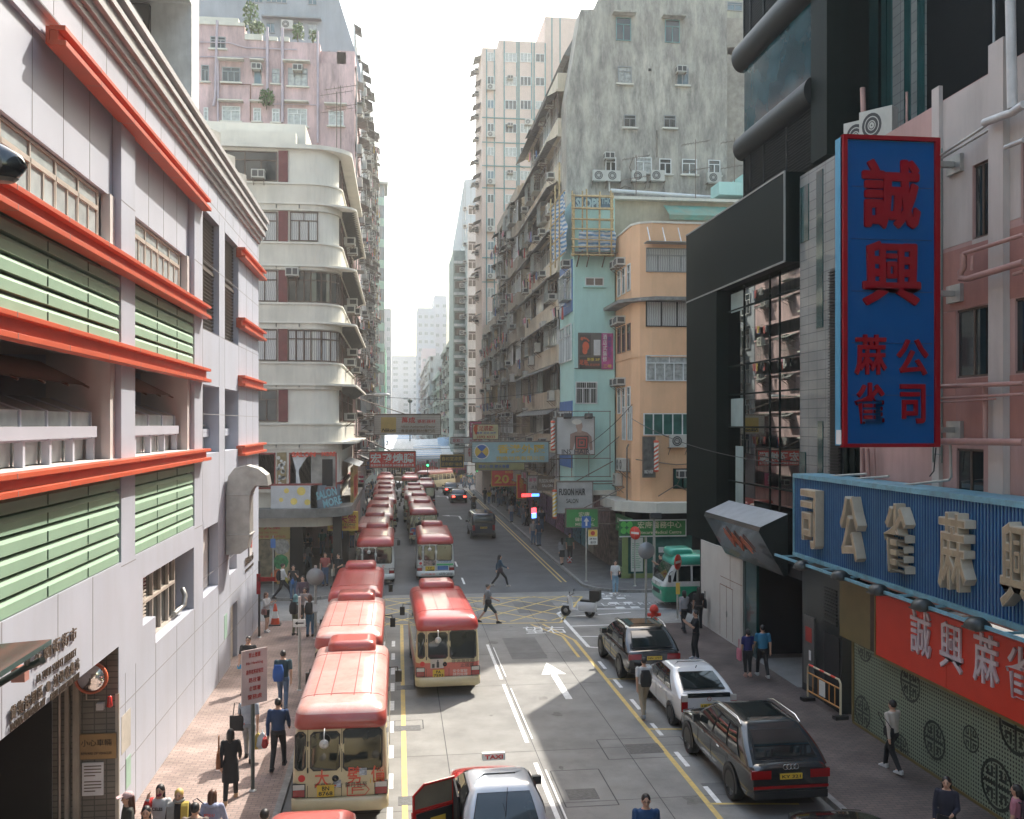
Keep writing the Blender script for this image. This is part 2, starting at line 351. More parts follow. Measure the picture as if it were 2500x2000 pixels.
# solid wall pieces (outer face at W0)
b.box(D1, 6, 15.35, W0, 40.2, 17.0)                       # attic band
for y0, y1 in ((20.62, 21.67), (27.79, 28.93), (31.51, 32.53), (35.22, 40.2)): b.box(D1, y0, 5.6 if y0 < 28 else 7.6, W0, y1, 15.35)
b.box(D1, 28.93, 11.34, W0 - .9, 35.22, 11.35); b.box(D1, 28.93, 14.95, W0, 31.51, 15.35); b.box(D1, 32.53, 14.95, W0, 35.22, 15.35)
b.box(D1, 28.93, 9.7, W0, 31.51, 11.34); b.box(D1, 32.53, 9.7, W0, 35.22, 11.34)
b.box(D1, 6, 3.88, W0, 21.67, 5.6)                        # fascia above the loading bay
b.box(D1, 20.44, 0, W0, 21.67, 3.88)
b.box(D1, 21.67, 5.0, W0, 27.79, 5.6); b.box(D1, 27.79, 5.0, W0, 28.93, 5.6)
b.box(D1, 21.67, 0, W0, 22.3, 5.0); b.box(D1, 27.7, 0, W0, 28.93, 5.0)
b.box(D1, 22.3, 0, W0, 23.44, 3.9); b.box(D1, 23.44, 0, W0, 27.7, 3.25)
b.box(D1, 28.93, 0, W0, 29.0, 5.6); b.box(D1, 28.93, 5.6, W0, 35.22, 7.6)
b.box(D1, 28.93, 5.35, W0, 35.22, 5.6); b.box(D1, 31.35, 3.3, W0, 33.35, 5.35); b.box(D1, 34.9, 3.3, W0, 35.22, 5.35)
b.box(D1, 29.0, 0, W0, 33.6, 3.3); b.box(D1, 33.6, 2.15, W0, 35.22, 3.3); b.box(D1, 35.0, 0, W0, 35.22, 2.15)
b.box(D1, 35.22, 0, W0, 40.2, 7.6)
b.box(-22, 6, 0, D1, 40.2, 17.0)                          # body
wall = b.build("wall", m_clad, mk)
# recessed panels and bays
rc = MB()
for y0, y1 in ((6, 20.62), (21.67, 27.79)):
    rc.box(D1, y0, 13.25, W0 - .18, y1, 15.0); rc.box(D1, y0, 15.0, W0 - .1, y1, 15.35)
rc.build("recessed_panel", m_clad2, mk)
jb = MB()
for y0, y1 in ((6, 20.62), (21.67, 27.79)):
    jb.box(W0 - .30, y1 - .36, 5.6, W0 - .12, y1 - .02, 13.25); jb.box(W0 - 1.4, y1 - .30, 7.7, W0 - .30, y1 - .02, 10.0)
    jb.box(D1, y0, 9.95, W0 - .05, y1, 10.25); jb.box(D1, y0, 12.0, W0 - .06, y1, 12.2)
jb.box(D1, 6, 7.5, W0 - .02, 27.79, 7.78)
jb.build("reveal", m_jamb, mk)
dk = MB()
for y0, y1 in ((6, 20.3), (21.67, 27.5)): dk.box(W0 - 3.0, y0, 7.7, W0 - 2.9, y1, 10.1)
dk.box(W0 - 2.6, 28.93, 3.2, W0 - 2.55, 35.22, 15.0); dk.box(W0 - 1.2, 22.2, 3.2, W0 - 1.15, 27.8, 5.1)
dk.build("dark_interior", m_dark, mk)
# panel joints
sj = MB()
for z in (15.36,): sj.box(W0, 6, z, W0 + .004, 40.2, z + .02)
for y in [8 + 1.45 * k for k in range(23)]: sj.box(W0, y, 15.4, W0 + .004, y + .018, 15.99); 
for y in [9 + 1.45 * k for k in range(13)]: sj.box(W0 - .18, y, 13.25, W0 - .175, y + .016, 15.0)
for y in (9.5, 12, 14.6, 16.9, 18.75): sj.box(W0, y, 3.88, W0 + .004, y + .018, 5.6)
for z in (1.25, 2.55): sj.box(W0, 20.44, z, W0 + .004, 40.2, z + .018)
sj.box(W0, 23.44, .1, W0 + .004, 23.46, 3.25); 
for y in (20.9, 21.7, 25.6, 27.8, 28.95, 31.4, 33.5, 36.9, 38.6): sj.box(W0, y, 0.1, W0 + .004, y + .018, 3.2)
for y in (28.9, 31.5, 32.5, 35.3, 37, 38.6): sj.box(W0, y, 5.6, W0 + .004, y + .016, 15.3)
for z in (3.88, 8.8, 11.35, 13.4): sj.box(W0, 28.93, z, W0 + .004, 40.2, z + .014)
for y in (20.62, 27.79): sj.box(W0, y, 13.2, W0 + .004, y + 1.05, 13.22); sj.box(W0, y, 5.5, W0 + .004, y + 1.1, 5.52)
sj.build("panel_seam", m_seam, mk)
# cornice
co = MB()
for z0, z1, p in ((16.0, 16.15, .08), (16.15, 16.33, .16), (16.33, 16.6, .27), (16.6, 16.72, .34), (16.72, 16.88, .24), (16.88, 17.03, .40)): co.box(D1, 6, z0, W0 + p, 40.2 + p * .7, z1)
co.build("cornice", M("cornice_grey", (.38, .375, .38), .5, var=.08, dirt=.2, dirtcol=(.3, .27, .24)), mk)
# orange ledges
def ledge(y0, y1, z0, z1, p=.27):
    q = MB(); q.box(W0, y0, z0, W0 + p, y1, z0 + .09); q.box(W0, y0 + .02, z0 + .09, W0 + p - .14, y1 - .03, z1 - .08); q.box(W0, y0, z1 - .08, W0 + p - .01, y1, z1)
    q.box(W0 - .06, y0, z0 + .02, W0, y1, z1 - .02)
    yy = y0 + 1.9
    o = q.build("ledge", m_org, mk, bevel=.006)
    s = MB()
    while yy < y1: s.box(W0, yy, z1 - .082, W0 + p - .006, yy + .012, z1 + .002); s.box(W0, yy, z0 - .002, W0 + p + .004, yy + .012, z0 + .092); yy += 2.2
    if s.v: s.build("joint", m_seam, o)
ledge(16.5, 28.85, 14.82, 15.16); ledge(6, 28.85, 11.62, 12.0); ledge(6, 28.85, 9.74, 10.14); ledge(6, 28.85, 7.44, 7.78)
for z in (14.55, 12.0, 9.9, 7.35): ledge(35.1, 40.75, z, z + .38)
# green louvre bands
def louvre(y0, y1, z0, z1, n):
    h = (z1 - z0) / n
    for k in range(n):
        q = MB(); a = z0 + k * h
        q.prism([(W0 - .3, a), (W0 - .02, a), (W0 - .02, a + h * .58), (W0 - .075, a + h * .84), (W0 - .3, a + h * .84)], 'y', y0, y1 - (.05 if k < n - 1 else 0))
        for yy in (y0 + (y1 - y0) * .33, y0 + (y1 - y0) * .66): pass
        o = q.build("louvre_slat", m_green, mk)
        s = MB()
        yy = y1 - 2.05
        while yy > y0: s.box(W0 - .2, yy, a + .01, W0 - .006, yy + .02, a + h * .6); yy -= 2.05
        if s.v: s.build("joint", M("louvre_gap", (.05, .11, .07), .7), o)
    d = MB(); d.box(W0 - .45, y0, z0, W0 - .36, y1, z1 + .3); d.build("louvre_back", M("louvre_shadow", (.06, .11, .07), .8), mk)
louvre(6, 20.58, 10.2, 11.66, 5); louvre(21.7, 27.75, 10.2, 11.66, 5); louvre(6, 20.58, 5.62, 7.46, 6); louvre(21.7, 27.75, 5.62, 7.46, 6)
# ribbon windows under the ledges
def ribbon(y0, y1, z0, z1):
    y = y1; w = 1.18; x = W0 - .27
    while y - w > y0 - .01:
        f = MB(); zt = z0 + (z1 - z0) * .68
        f.box(x - .06, y - .045, z0, x + .012, y, z1); f.box(x - .05, y - w, zt, x + .02, y - .045, zt + .09)
        f.box(x - .05, y - w, z1 - .05, x + .01, y - .045, z1); f.box(x - .05, y - w / 2 - .022, z0, x + .008, y - w / 2 + .022, zt)
        f.box(x - .05, y - .08, z0, x + .004, y - .05, zt); f.box(x - .05, y - w, z0, x + .004, y - w + .03, zt)
        o = f.build("window", m_alu, mk)
        g = MB(); g.box(x - .045, y - w, z0, x - .02, y - .05, z1 - .06); g.build("pane", m_frost, o)
        y -= w
ribbon(8, 19.95, 11.95, 13.22); ribbon(21.67, 27.1, 11.95, 13.22)
# open gallery: hopper shades above, sloped glazing and small windows below
for y0, y1 in ((8, 20.0), (21.67, 27.2)):
    n = int((y1 - y0) / 1.18); w = (y1 - y0) / n
    for k in range(n):
        a, e = y0 + k * w, y0 + (k + 1) * w
        s = MB(); s.quad((W0 - 1.4, a + .03, 9.75), (W0 - 1.4, e - .03, 9.75), (W0 - .5, e - .03, 9.28), (W0 - .5, a + .03, 9.28)); s.quad((W0 - 1.4, a + .03, 9.77), (W0 - 1.4, e - .03, 9.77), (W0 - .5, e - .03, 9.31), (W0 - .5, a + .03, 9.31))
        s.tube([(W0 - 1.4, e, 9.74), (W0 - .45, e, 9.24)], .025, 6); s.build("hopper_shade", m_shade, mk)
        f = MB(); f.box(W0 - .5, e - .05, 7.78, W0 - .36, e + .05, 8.28); f.box(W0 - .46, a, 8.2, W0 - .4, e, 8.26); f.tube([(W0 - .42, e, 8.72), (W0 - 1.2, e, 9.02)], .03, 6); f.box(W0 - .46, e - .03, 8.45, W0 - .41, e + .03, 8.74)
        o = f.build("window", m_clad2, mk)
        g = MB(); g.box(W0 - .62, a + .05, 7.8, W0 - .56, e - .05, 8.22); g.box(W0 - .47, a + .04, 8.44, W0 - .44, e - .04, 8.72); g.obox((W0 - .81, (a + e) / 2, 8.87), (.37, 0, -.145), (0, w / 2 - .05, 0), (.004, 0, .01)); g.build("pane", m_frost, o)
    r = MB(); r.box(W0 - .52, y0, 8.24, W0 - .30, y1, 8.46); r.build("rail_band", m_clad2, mk)
# slot recesses with louvre blades
for y0, y1, z0, z1 in ((28.93, 31.51, 11.35, 14.95), (32.53, 35.22, 11.35, 14.95)):
    f = MB(); k = z0 + .05
    while k < z1 - .05: f.obox((W0 - .22, (y0 + y1) / 2, k), (.05, 0, .03), (0, (y1 - y0) / 2, 0), (0, 0, .008)); k += .115
    f.box(W0 - .26, y0, z0 + 1.9, W0 - .15, y1, z0 + 2.0); f.build("vent_louvre", M("vent_bronze", (.12, .10, .085), .5, .3), mk); MB().box(W0 - .36, y0, z0, W0 - .31, y1, z1).build("dark_interior", m_dark, mk)
for y0, y1 in ((28.93, 31.51), (32.53, 35.22)):
    o = MB().box(W0 - .4, y0, 8.1, W0 - .3, y1, 8.35).box(W0 - .45, y1 - .9, 7.6, W0 - .35, y1 - .82, 8.6).build("window", m_clad2, mk)
    MB().box(W0 - .49, y0, 7.6, W0 - .45, y1, 8.1).obox((W0 - .6, (y0 + y1) / 2, 8.65), (.2, 0, -.2), (0, 1.2, 0), (.01, 0, .015)).build("pane", m_frost, o)
    MB().box(W0 - .6, y0, 8.5, W0 - .5, y1, 9.7).build("dark_interior", m_dark, mk)
# L shaped window of the lower wall
f = MB()
for y in (24.2, 25.0, 25.8, 26.5): f.box(W0 - .34, y, 3.25, W0 - .26, y + .06, 5.0)
f.box(W0 - .34, 23.44, 4.2, W0 - .25, 26.5, 4.27); f.box(W0 - .34, 23.44, 3.25, W0 - .25, 26.5, 3.32); f.box(W0 - .34, 22.3, 4.94, W0 - .25, 27.7, 5.0)
z = 3.92
while z < 4.95: f.box(W0 - .36, 22.3, z, W0 - .22, 23.44, z + .03); z += .085
o = f.build("window", m_alu, mk); MB().box(W0 - .36, 23.44, 3.25, W0 - .345, 26.5, 5.0).build("pane", m_glass, o)
pp = MB(); pp.tube([(W0 - .2, 26.2, 3.4), (W0 - .2, 26.8, 3.42), (W0 - .12, 27.0, 3.5), (W0 - .1, 27.05, 3.75), (W0 - .2, 27.2, 3.9)], .07, 8); pp.build("pipe", m_steel, mk)
MB().box(W0 - .5, 31.2, 3.3, W0 - .3, 35.0, 5.35).box(W0 - .5, 29, 3.3, W0 - .3, 31.4, 5.35).build("recessed_panel", m_jamb, mk)
dr = MB().box(W0 - .25, 33.6, .13, W0 - .15, 35.0, 2.15).build("door", M("cream_door", (.56, .50, .42), .5), mk)
MB().box(W0 - .15, 33.75, 1.05, W0 - .1, 33.8, 1.2).build("handle", m_steel, dr)
# exhaust duct
du = MB(); du.smooth = False
yc, w = 33.0, .85
path = [(W0 + .02, 4.15), (W0 + .25, 4.25), (W0 + .48, 4.5), (W0 + .52, 4.8), (W0 + .52, 6.15), (W0 + .58, 6.5), (W0 + .8, 6.78), (W0 + 1.1, 6.86), (W0 + 1.35, 6.78)]
inner = [(W0 + .02, 4.95), (W0 + .04, 4.98), (W0 + .05, 5.0), (W0 + .06, 5.05), (W0 + .06, 6.2), (W0 + .06, 6.6), (W0 + .1, 6.9)]
outer = [(W0 + .02, 4.1), (W0 + .5, 4.14), (W0 + .72, 4.3), (W0 + .8, 4.7), (W0 + .8, 6.05), (W0 + .86, 6.25), (W0 + .98, 6.42)]
poly = outer + [(W0 + 1.42, 6.42), (W0 + 1.36, 6.78), (W0 + 1.1, 7.0), (W0 + .7, 7.12), (W0 + .3, 7.02), (W0 + .1, 6.75), (W0 + .03, 6.3), (W0 + .02, 4.95)]
du.prism(poly, 'y', yc - w / 2, yc + w / 2)
for z in (4.75, 6.1): du.box(W0 + .01, yc - w / 2 - .03, z, W0 + .84, yc + w / 2 + .03, z + .05)
du.build("exhaust_duct", m_steel, mk, bevel=.015)
MB().quad((W0 + .99, yc - .38, 6.405), (W0 + 1.4, yc - .38, 6.405), (W0 + 1.4, yc + .38, 6.405), (W0 + .99, yc + .38, 6.405)).build("duct_mouth", m_dark, mk)
# lettering
def mtext(t, P0, P1, hh, bold=.006): 
    (y0, z0), (y1, z1) = onX(*P0, W0), onX(*P1, W0); text(t, "lettering", m_letter, mk, (W0 + .03, (y0 + y1) / 2, (z0 + z1) / 2), YP, ZP, w=abs(y1 - y0), h=hh, bold=bold, depth=.02, spacing=1.3)
mtext("花園街街市", (76, 1605), (181, 1550), .24); mtext("FA YUEN STREET MARKET", (84, 1655), (180, 1595), .13); mtext("貨物起卸區 ● 垃圾收集站", (18, 1738), (188, 1625), .22)
mtext("LOADING-UNLOADING BAY", (18, 1775), (104, 1715), .12); mtext("REFUSE COLLECTION POINT", (117, 1700), (188, 1652), .12)
mtext("花園街街市", (596, 1375), (616, 1355), .3); mtext("FA YUEN STREET MARKET", (596, 1395), (616, 1377), .1)
y0, z0 = onX(609, 1325, W0); MB().box(W0, y0 - .35, z0 - .5, W0 + .06, y0 + .35, z0 + .5).build("emblem_plate", m_jamb, mk)
text("卍".replace("卍", "✿"), "emblem", M("emblem_red", (.5, .08, .06), .5), mk, (W0 + .062, y0, z0), YP, ZP, w=.4, h=.4, depth=.02)
# loading bay
lb = MB(); lb.box(-7.08, 20.425, 0, W0 - .012, 20.436, 3.87); lb.build("tiled_wall", brick_mat("bay_tile", (.21, .195, .16), (.18, .165, .135), (.09, .085, .07), .24, .12, .012, .5, axes='XZ', off=0, dirt=.5), mk)
lb2 = MB(); lb2.box(W0 - .06, 20.40, 0, W0 + .012, 20.46, 2.9); lb2.box(-6.80, 20.3, 0, -6.72, 20.42, 3.88); lb2.box(-6.64, 20.3, 0, -6.52, 20.42, 3.88); lb2.build("steel_post", M("post_cream", (.42, .38, .31), .6, dirt=.5, streak=True), mk)
MB().box(-22, 6, -.02, -9.2, 20.3, 3.88).box(-9.2, 20.40, 0, -7.09, 20.43, 3.88).build("dark_interior", m_dark, mk)  # near-black sheet puts the unlit depth of the bay into colour
MB().tube([(-6.92, 20.38, .3), (-6.92, 20.38, 2.9), (-6.92, 20.38, 3.8)], .025).tube([(-6.4, 20.4, 3.4), (-6.4, 20.4, 2.8), (-6.15, 20.4, 2.8)], .015).build("conduit", m_alu, mk)
sg = MB().box(-6.58, 20.36, 1.58, -5.80, 20.41, 2.1).build("warning_plate", M("brass_plate", (.30, .21, .10), .35, .7, var=.2), mk)
text("小心車輛", "lettering", m_dark, sg, (-6.19, 20.355, 1.92), XP, ZP, w=.6, h=.14, depth=.004); text("BEWARE OF VEHICLES", "lettering", m_dark, sg, (-6.19, 20.355, 1.7), XP, ZP, w=.6, h=.05, depth=.004)
nt_ = MB().box(-6.48, 20.38, .82, -6.06, 20.42, 1.5).build("notice", M("notice_paper", (.62, .62, .62), .7), mk)
q = MB()
for k in range(8): q.box(-6.44, 20.372, 1.42 - k * .065 - (.06 if k > 3 else 0), -6.1 - (.12 if k in (3, 7) else 0), 20.378, 1.44 - k * .065 - (.06 if k > 3 else 0))
q.build("print", m_letter, nt_)
mr_ = MB(); mr_.lathe([(.02, -.07), (.14, -.06), (.24, -.035), (.28, 0), (.30, .04)], (-6.22, 20.1, 3.32), 24, 'y'); o = mr_.build("traffic_mirror", M("mirror_glass", (.9, .9, .88), .03, 1.0, var=0), mk)
MB().lathe([(.28, -.01), (.32, -.02), (.33, .05), (.2, .09)], (-6.22, 20.1, 3.32), 24, 'y').build("mirror_rim", M("mirror_orange", (.55, .12, .05), .5), o)
MB().lathe([(.01, .2), (.045, .19), (.05, .07), (.065, 0), (.04, -.03)], (-5.88, 20.2, 2.72), 12).build("beacon", M("beacon_red", (.6, .03, .02), .2, coat=.5), mk); MB().box(-6.18, 20.3, 2.6, -6.04, 20.42, 2.74).build("junction_box", m_jamb, mk)
ps = MB().box(W0, 20.62, 1.55, W0 + .006, 21.3, 2.35).build("notice", M("paper_faded", (.48, .44, .38), .7, dirt=.3), mk)
ps = MB().box(W0, 20.95, .7, W0 + .01, 21.3, 1.35).build("notice_plate", M("plate_green", (.30, .45, .36), .5), mk)
ps = MB().box(W0, 32.4, 1.3, W0 + .01, 32.9, 2.1).build("notice_plate", MATS["plate_green"], mk)
# set-back upper storey with its balcony
XU = -8.15; up = MB(); up.box(-22, 12, 17.0, XU, 40.1, 19.3); up.box(-22, 12, 19.3, -11.5, 38.9, 30); up.box(-9.7, 38.7, 19.3, XU, 40.1, 30); up.box(-13.5, 39.2, 19.3, -9.7, 40.1, 30); up.box(-22, 12, 25.2, XU, 38.7, 30)
up.build("upper_storey", M("upper_white", (.60, .61, .60), .7, dirt=.35, streak=True, dirtcol=(.25, .25, .24)), mk)
rl = MB(); y = 12.
while y < 38.0:
    rl.box(XU - .05, y, 19.3, XU + .04, y + .08, 20.9); rl.box(XU - .05, y, 20.84, XU + .06, y + 1.5, 20.92); rl.quad((XU, y + .1, 19.5), (XU, y + 1.4, 19.5), (XU + .25, y + 1.4, 20.7), (XU + .25, y + .1, 20.7)); y += 1.5
rl.build("balcony_railing", M("rail_pale", (.52, .55, .50), .5), mk)
MB().box(-11.4, 38.6, 19.4, -9.75, 38.9, 25.1).build("dark_interior", m_dark, mk); MB().box(-11.45, 20, 19.4, -11.4, 38.6, 25.1).build("dark_interior", m_dark, mk)
MB().box(-10.4, 36.2, 21.8, -9.7, 37.5, 24.0).build("air_conditioner", M("ac_dark", (.10, .12, .12), .4), mk)
for y, z in ((33.5, 17.0), (36.5, 17.0), (39.2, 17.0)):
    s = MB(); s.obox((-6.6, y, z + .7), (.25, .9, .1), (.12, 0, 0), (0, -.12, 1.0)); s.build("roof_bracket", m_steel, mk)
# ================================================================ facade pieces shared by many buildings
FACE = {'S': 0, 'E': math.pi / 2, 'W': -math.pi / 2}         # facing the camera end, facing +x, facing -x
def put(name, me, parent, p, face='S', rz=None):
    return link(name, me, parent, Vector(p) - OFF[parent], FACE[face] if rz is None else rz)
m_wfw = M("frame_white", (.62, .63, .62), .45, .1); m_wfb = M("frame_brown", (.09, .06, .045), .45); m_wfg = M("frame_grey", (.25, .26, .26), .4, .3); m_wft = M("frame_teal", (.12, .24, .24), .5)
m_curt = M("curtained_glass", (.34, .35, .33), .25, var=.35, scale=5, coat=.8); m_blueglass = M("blue_glass", (.10, .16, .19), .06, var=.3, scale=.9, coat=.5); m_dim = M("dim_glass", (.05, .055, .05), .12, var=.5, scale=1.6, coat=.4)
m_greenglass = M("green_glass", (.04, .12, .10), .05, var=.3, coat=.5)
def fold_mat():
    m = M("curtain_folds", (.5, .5, .49), .3, coat=.7); nt = m.node_tree; N = nt.nodes; L = nt.links
    w = N.new("ShaderNodeTexWave"); w.bands_direction = 'X'; w.inputs["Scale"].default_value = 3.2; w.inputs["Distortion"].default_value = 2.5; w.inputs["Detail"].default_value = 2
    tc = [n for n in N if n.bl_idname == 'ShaderNodeTexCoord'][0]; L.new(tc.outputs["Object"], w.inputs[0])
    mr = N.new("ShaderNodeMapRange"); mr.inputs[3].default_value = .45; mr.inputs[4].default_value = 1; L.new(w.outputs[1], mr.inputs[0])
    mx = N.new("ShaderNodeMix"); mx.data_type = 'RGBA'; mx.blend_type = 'MULTIPLY'; mx.inputs[0].default_value = 1; mx.inputs[6].default_value = (.5, .5, .49, 1)
    L.new(mr.outputs[0], mx.inputs[7]); L.new(mx.outputs[2], N["Principled BSDF"].inputs["Base Color"]); return m
m_fold = fold_mat()
PANES = [m_dim, m_glass, m_curt, m_blueglass, m_fold]
_wc = {}
def win_mesh(w, h, frame=None, pane=None, n=2, tr=True, bars=False, sill=None):
    w, h = round(w, 1), round(h, 1); frame = frame or m_wfw; pane = pane or m_dim
    k = (w, h, frame.name, pane.name, n, tr, bars, sill and sill.name)
    if k in _wc: return _wc[k]
    b = MB(); t = .055; x0, x1 = -w / 2, w / 2
    b.box(x0, -.05, 0, x0 + t, .04, h); b.box(x1 - t, -.05, 0, x1, .04, h); b.box(x0 + t, -.05, 0, x1 - t, .04, t); b.box(x0 + t, -.05, h - t, x1 - t, .04, h)
    zt = h * .68 if tr else h - t
    if tr: b.box(x0 + t, -.045, zt, x1 - t, .04, zt + .05)
    for i in range(1, n): x = x0 + w * i / n; b.box(x - .03, -.045, t, x + .03, .04, zt)
    if tr and n > 2: b.box(x0 + w / 2 - .025, -.04, zt + .05, x0 + w / 2 + .025, .04, h - t)
    if bars:
        for i in range(1, int(w / .13)): x = x0 + i * .13; b.box(x - .008, -.09, t, x + .008, -.075, h - t)
    b.mi = 1; b.quad((x0 + t, .0, t), (x1 - t, .0, t), (x1 - t, .0, h - t), (x0 + t, .0, h - t))
    if sill: b.mi = 2; b.box(x0 - .12, -.16, -.1, x1 + .12, .03, -.003)
    me = b.mesh("window", [frame, pane] + ([sill] if sill else [])); _wc[k] = me; return me
m_ac = M("ac_white", (.50, .50, .46), .5, var=.1, dirt=.35, dirtcol=(.25, .22, .17)); m_acg = M("ac_grille", (.045, .045, .045), .6); m_acb = M("bracket_metal", (.16, .14, .12), .6, .3, dirt=.4, dirtcol=(.18, .08, .04))
def ac_window():
    b = MB(); b.box(-.33, -.52, 0, .33, .1, .42); b.mi = 1
    b.box(-.28, -.526, .06, -.02, -.52, .36); b.box(.04, -.526, .06, .28, -.52, .36)
    for s in (-1, 1): b.quad((s * .334, -.46, .08), (s * .334, -.08, .08), (s * .334, -.08, .34), (s * .334, -.46, .34))
    b.mi = 2
    for s in (-1, 1): b.box(s * .26 - .02, -.5, -.05, s * .26 + .02, .1, -.005); b.tube([(s * .26, -.44, -.05), (s * .26, .05, -.4)], .016, 5)
    return b.mesh("air_conditioner", [m_ac, m_acg, m_acb])
def ac_split():
    b = MB(); b.box(-.45, -.42, 0, .45, -.06, .68); b.mi = 1; b.disc((-.1, -.424, .34), .27, 'y', 20); b.mi = 0
    for r in (.1, .19): b.lathe([(r - .012, -.428), (r + .012, -.428)], (-.1, 0, .34), 18, 'y')
    b.lathe([(.02, -.43), (.07, -.43)], (-.1, 0, .34), 12, 'y')
    b.mi = 2; b.box(-.5, -.46, -.05, -.44, .06, -.005); b.box(.44, -.46, -.05, .5, .06, -.005); b.tube([(-.47, -.4, -.05), (-.47, .05, -.45)], .018, 5); b.tube([(.47, -.4, -.05), (.47, .05, -.45)], .018, 5)
    return b.mesh("air_conditioner", [m_ac, m_acg, m_acb])
AC_W, AC_S = ac_window(), ac_split()
m_tin = M("awning_tin", (.20, .205, .20), .6, .3, var=.3, scale=4, dirt=.5, dirtcol=(.10, .06, .04)); m_tin2 = M("awning_pale", (.35, .38, .36), .55, .2, var=.2, dirt=.4, dirtcol=(.2, .15, .1))
m_soff = M("soffit_dark", (.07, .075, .07), .8)
def awn_mesh(w, d=.8, drop=.35, mat=None):
    b = MB(); n = max(4, int(w / .22))
    for i in range(n):
        a = -w / 2 + w * i / n; e = a + w / n; o = .018 if i % 2 else 0
        b.quad((a, 0, o), (e, 0, o), (e, -d, -drop + o), (a, -d, -drop + o)); b.quad((a, 0, o - .02), (e, 0, o - .02), (e, -d, -drop + o - .02), (a, -d, -drop + o - .02))
    b.box(-w / 2, -d - .02, -drop - .05, w / 2, -d, -drop + .02)
    b.mi = 1
    for s in (-w / 2 + .1, w / 2 - .1, 0): b.tube([(s, -d + .03, -drop - .02), (s, 0, -drop - .35)], .015, 5)
    return b.mesh("awning", [mat or m_tin, m_acb])
AWN = [awn_mesh(w, d, dr, mt) for w, d, dr, mt in ((1.6, .7, .3, m_tin), (2.2, .9, .4, m_tin), (2.6, .8, .3, m_tin2), (2.0, .6, .35, m_tin))]
CLO = [M("cloth_" + n, c, .9) for n, c in (("white", (.6, .6, .58)), ("black", (.02, .02, .025)), ("red", (.35, .06, .05)), ("pink", (.5, .2, .24)), ("blue", (.07, .13, .28)), ("yellow", (.5, .36, .08)), ("grey", (.2, .2, .2)))]
def laundry(seed):
    r = random.Random(seed); b = MB(); b.mi = 7
    for y in (-.35, -.75): b.tube([(-.9, y, 0), (.9, y, 0)], .014, 5)
    for x in (-.9, .9): b.tube([(x, 0, 0), (x, -.85, .02)], .016, 5)
    for k in range(6):
        b.mi = r.randrange(7); x = -.75 + k * .3; y = r.choice((-.35, -.75)); w = r.uniform(.1, .17); h = r.uniform(.35, .8)
        b.smooth = False
        b.add([(x - w, y - .02, 0), (x + w, y - .02, 0), (x + w * 1.1, y + r.uniform(-.06, .06), -h), (x - w * .9, y + r.uniform(-.06, .06), -h), (x - w, y + .03, 0), (x + w, y + .03, 0), (x + w * 1.1, y + .05, -h), (x - w * .9, y + .05, -h)], [(0, 1, 2, 3), (7, 6, 5, 4), (0, 4, 5, 1), (1, 5, 6, 2), (2, 6, 7, 3), (3, 7, 4, 0)])
        if r.random() < .5: b.box(x - w - .1, y - .015, -.22, x + w + .1, y + .025, -.02)
    return b.mesh("laundry_rack", CLO + [m_acb])
LAU = [laundry(k) for k in range(5)]
def cage():
    b = MB(); w, h, d = 1.7, 1.35, .55
    for z in (0, h / 2, h): 
        for a, e in (((-w / 2, 0), (-w / 2, -d)), ((-w / 2, -d), (w / 2, -d)), ((w / 2, -d), (w / 2, 0))): b.tube([(*a, z), (*e, z)], .018, 4)
    for i in range(13): x = -w / 2 + w * i / 12; b.tube([(x, -d, 0), (x, -d, h)], .011, 4)
    for s in (-1, 1):
        for y in (-.18, -.36): b.tube([(s * w / 2, y, 0), (s * w / 2, y, h)], .011, 4)
    b.box(-w / 2, -d, -.03, w / 2, 0, -.01); b.quad((-w / 2, -d, h), (w / 2, -d, h), (w / 2, 0, h + .15), (-w / 2, 0, h + .15))
    return b.mesh("window_cage", [m_tin2])
CAGE = cage()
def winY(parent, px0, py0, px1, py1, Y, **k):          # a window of a wall across the street from its box in the photo
    (x0, z1), (x1, z0) = onY(px0, py0, Y), onY(px1, py1, Y)
    return put("window", win_mesh(x1 - x0, z1 - z0, **k), parent, ((x0 + x1) / 2, Y - .01, z0))
def acY(parent, px, py, Y, me): x, z = onY(px, py, Y); put("air_conditioner", me, parent, (x, Y, z))
def pipeY(parent, pts, Y, r=.06, mat=None, off=.1):
    b = MB(); q = [onY(px, py, Y) for px, py in pts]; b.tube([(x, Y - off, z) for x, z in q], r, 8); b.build("pipe", mat or m_steel, parent)
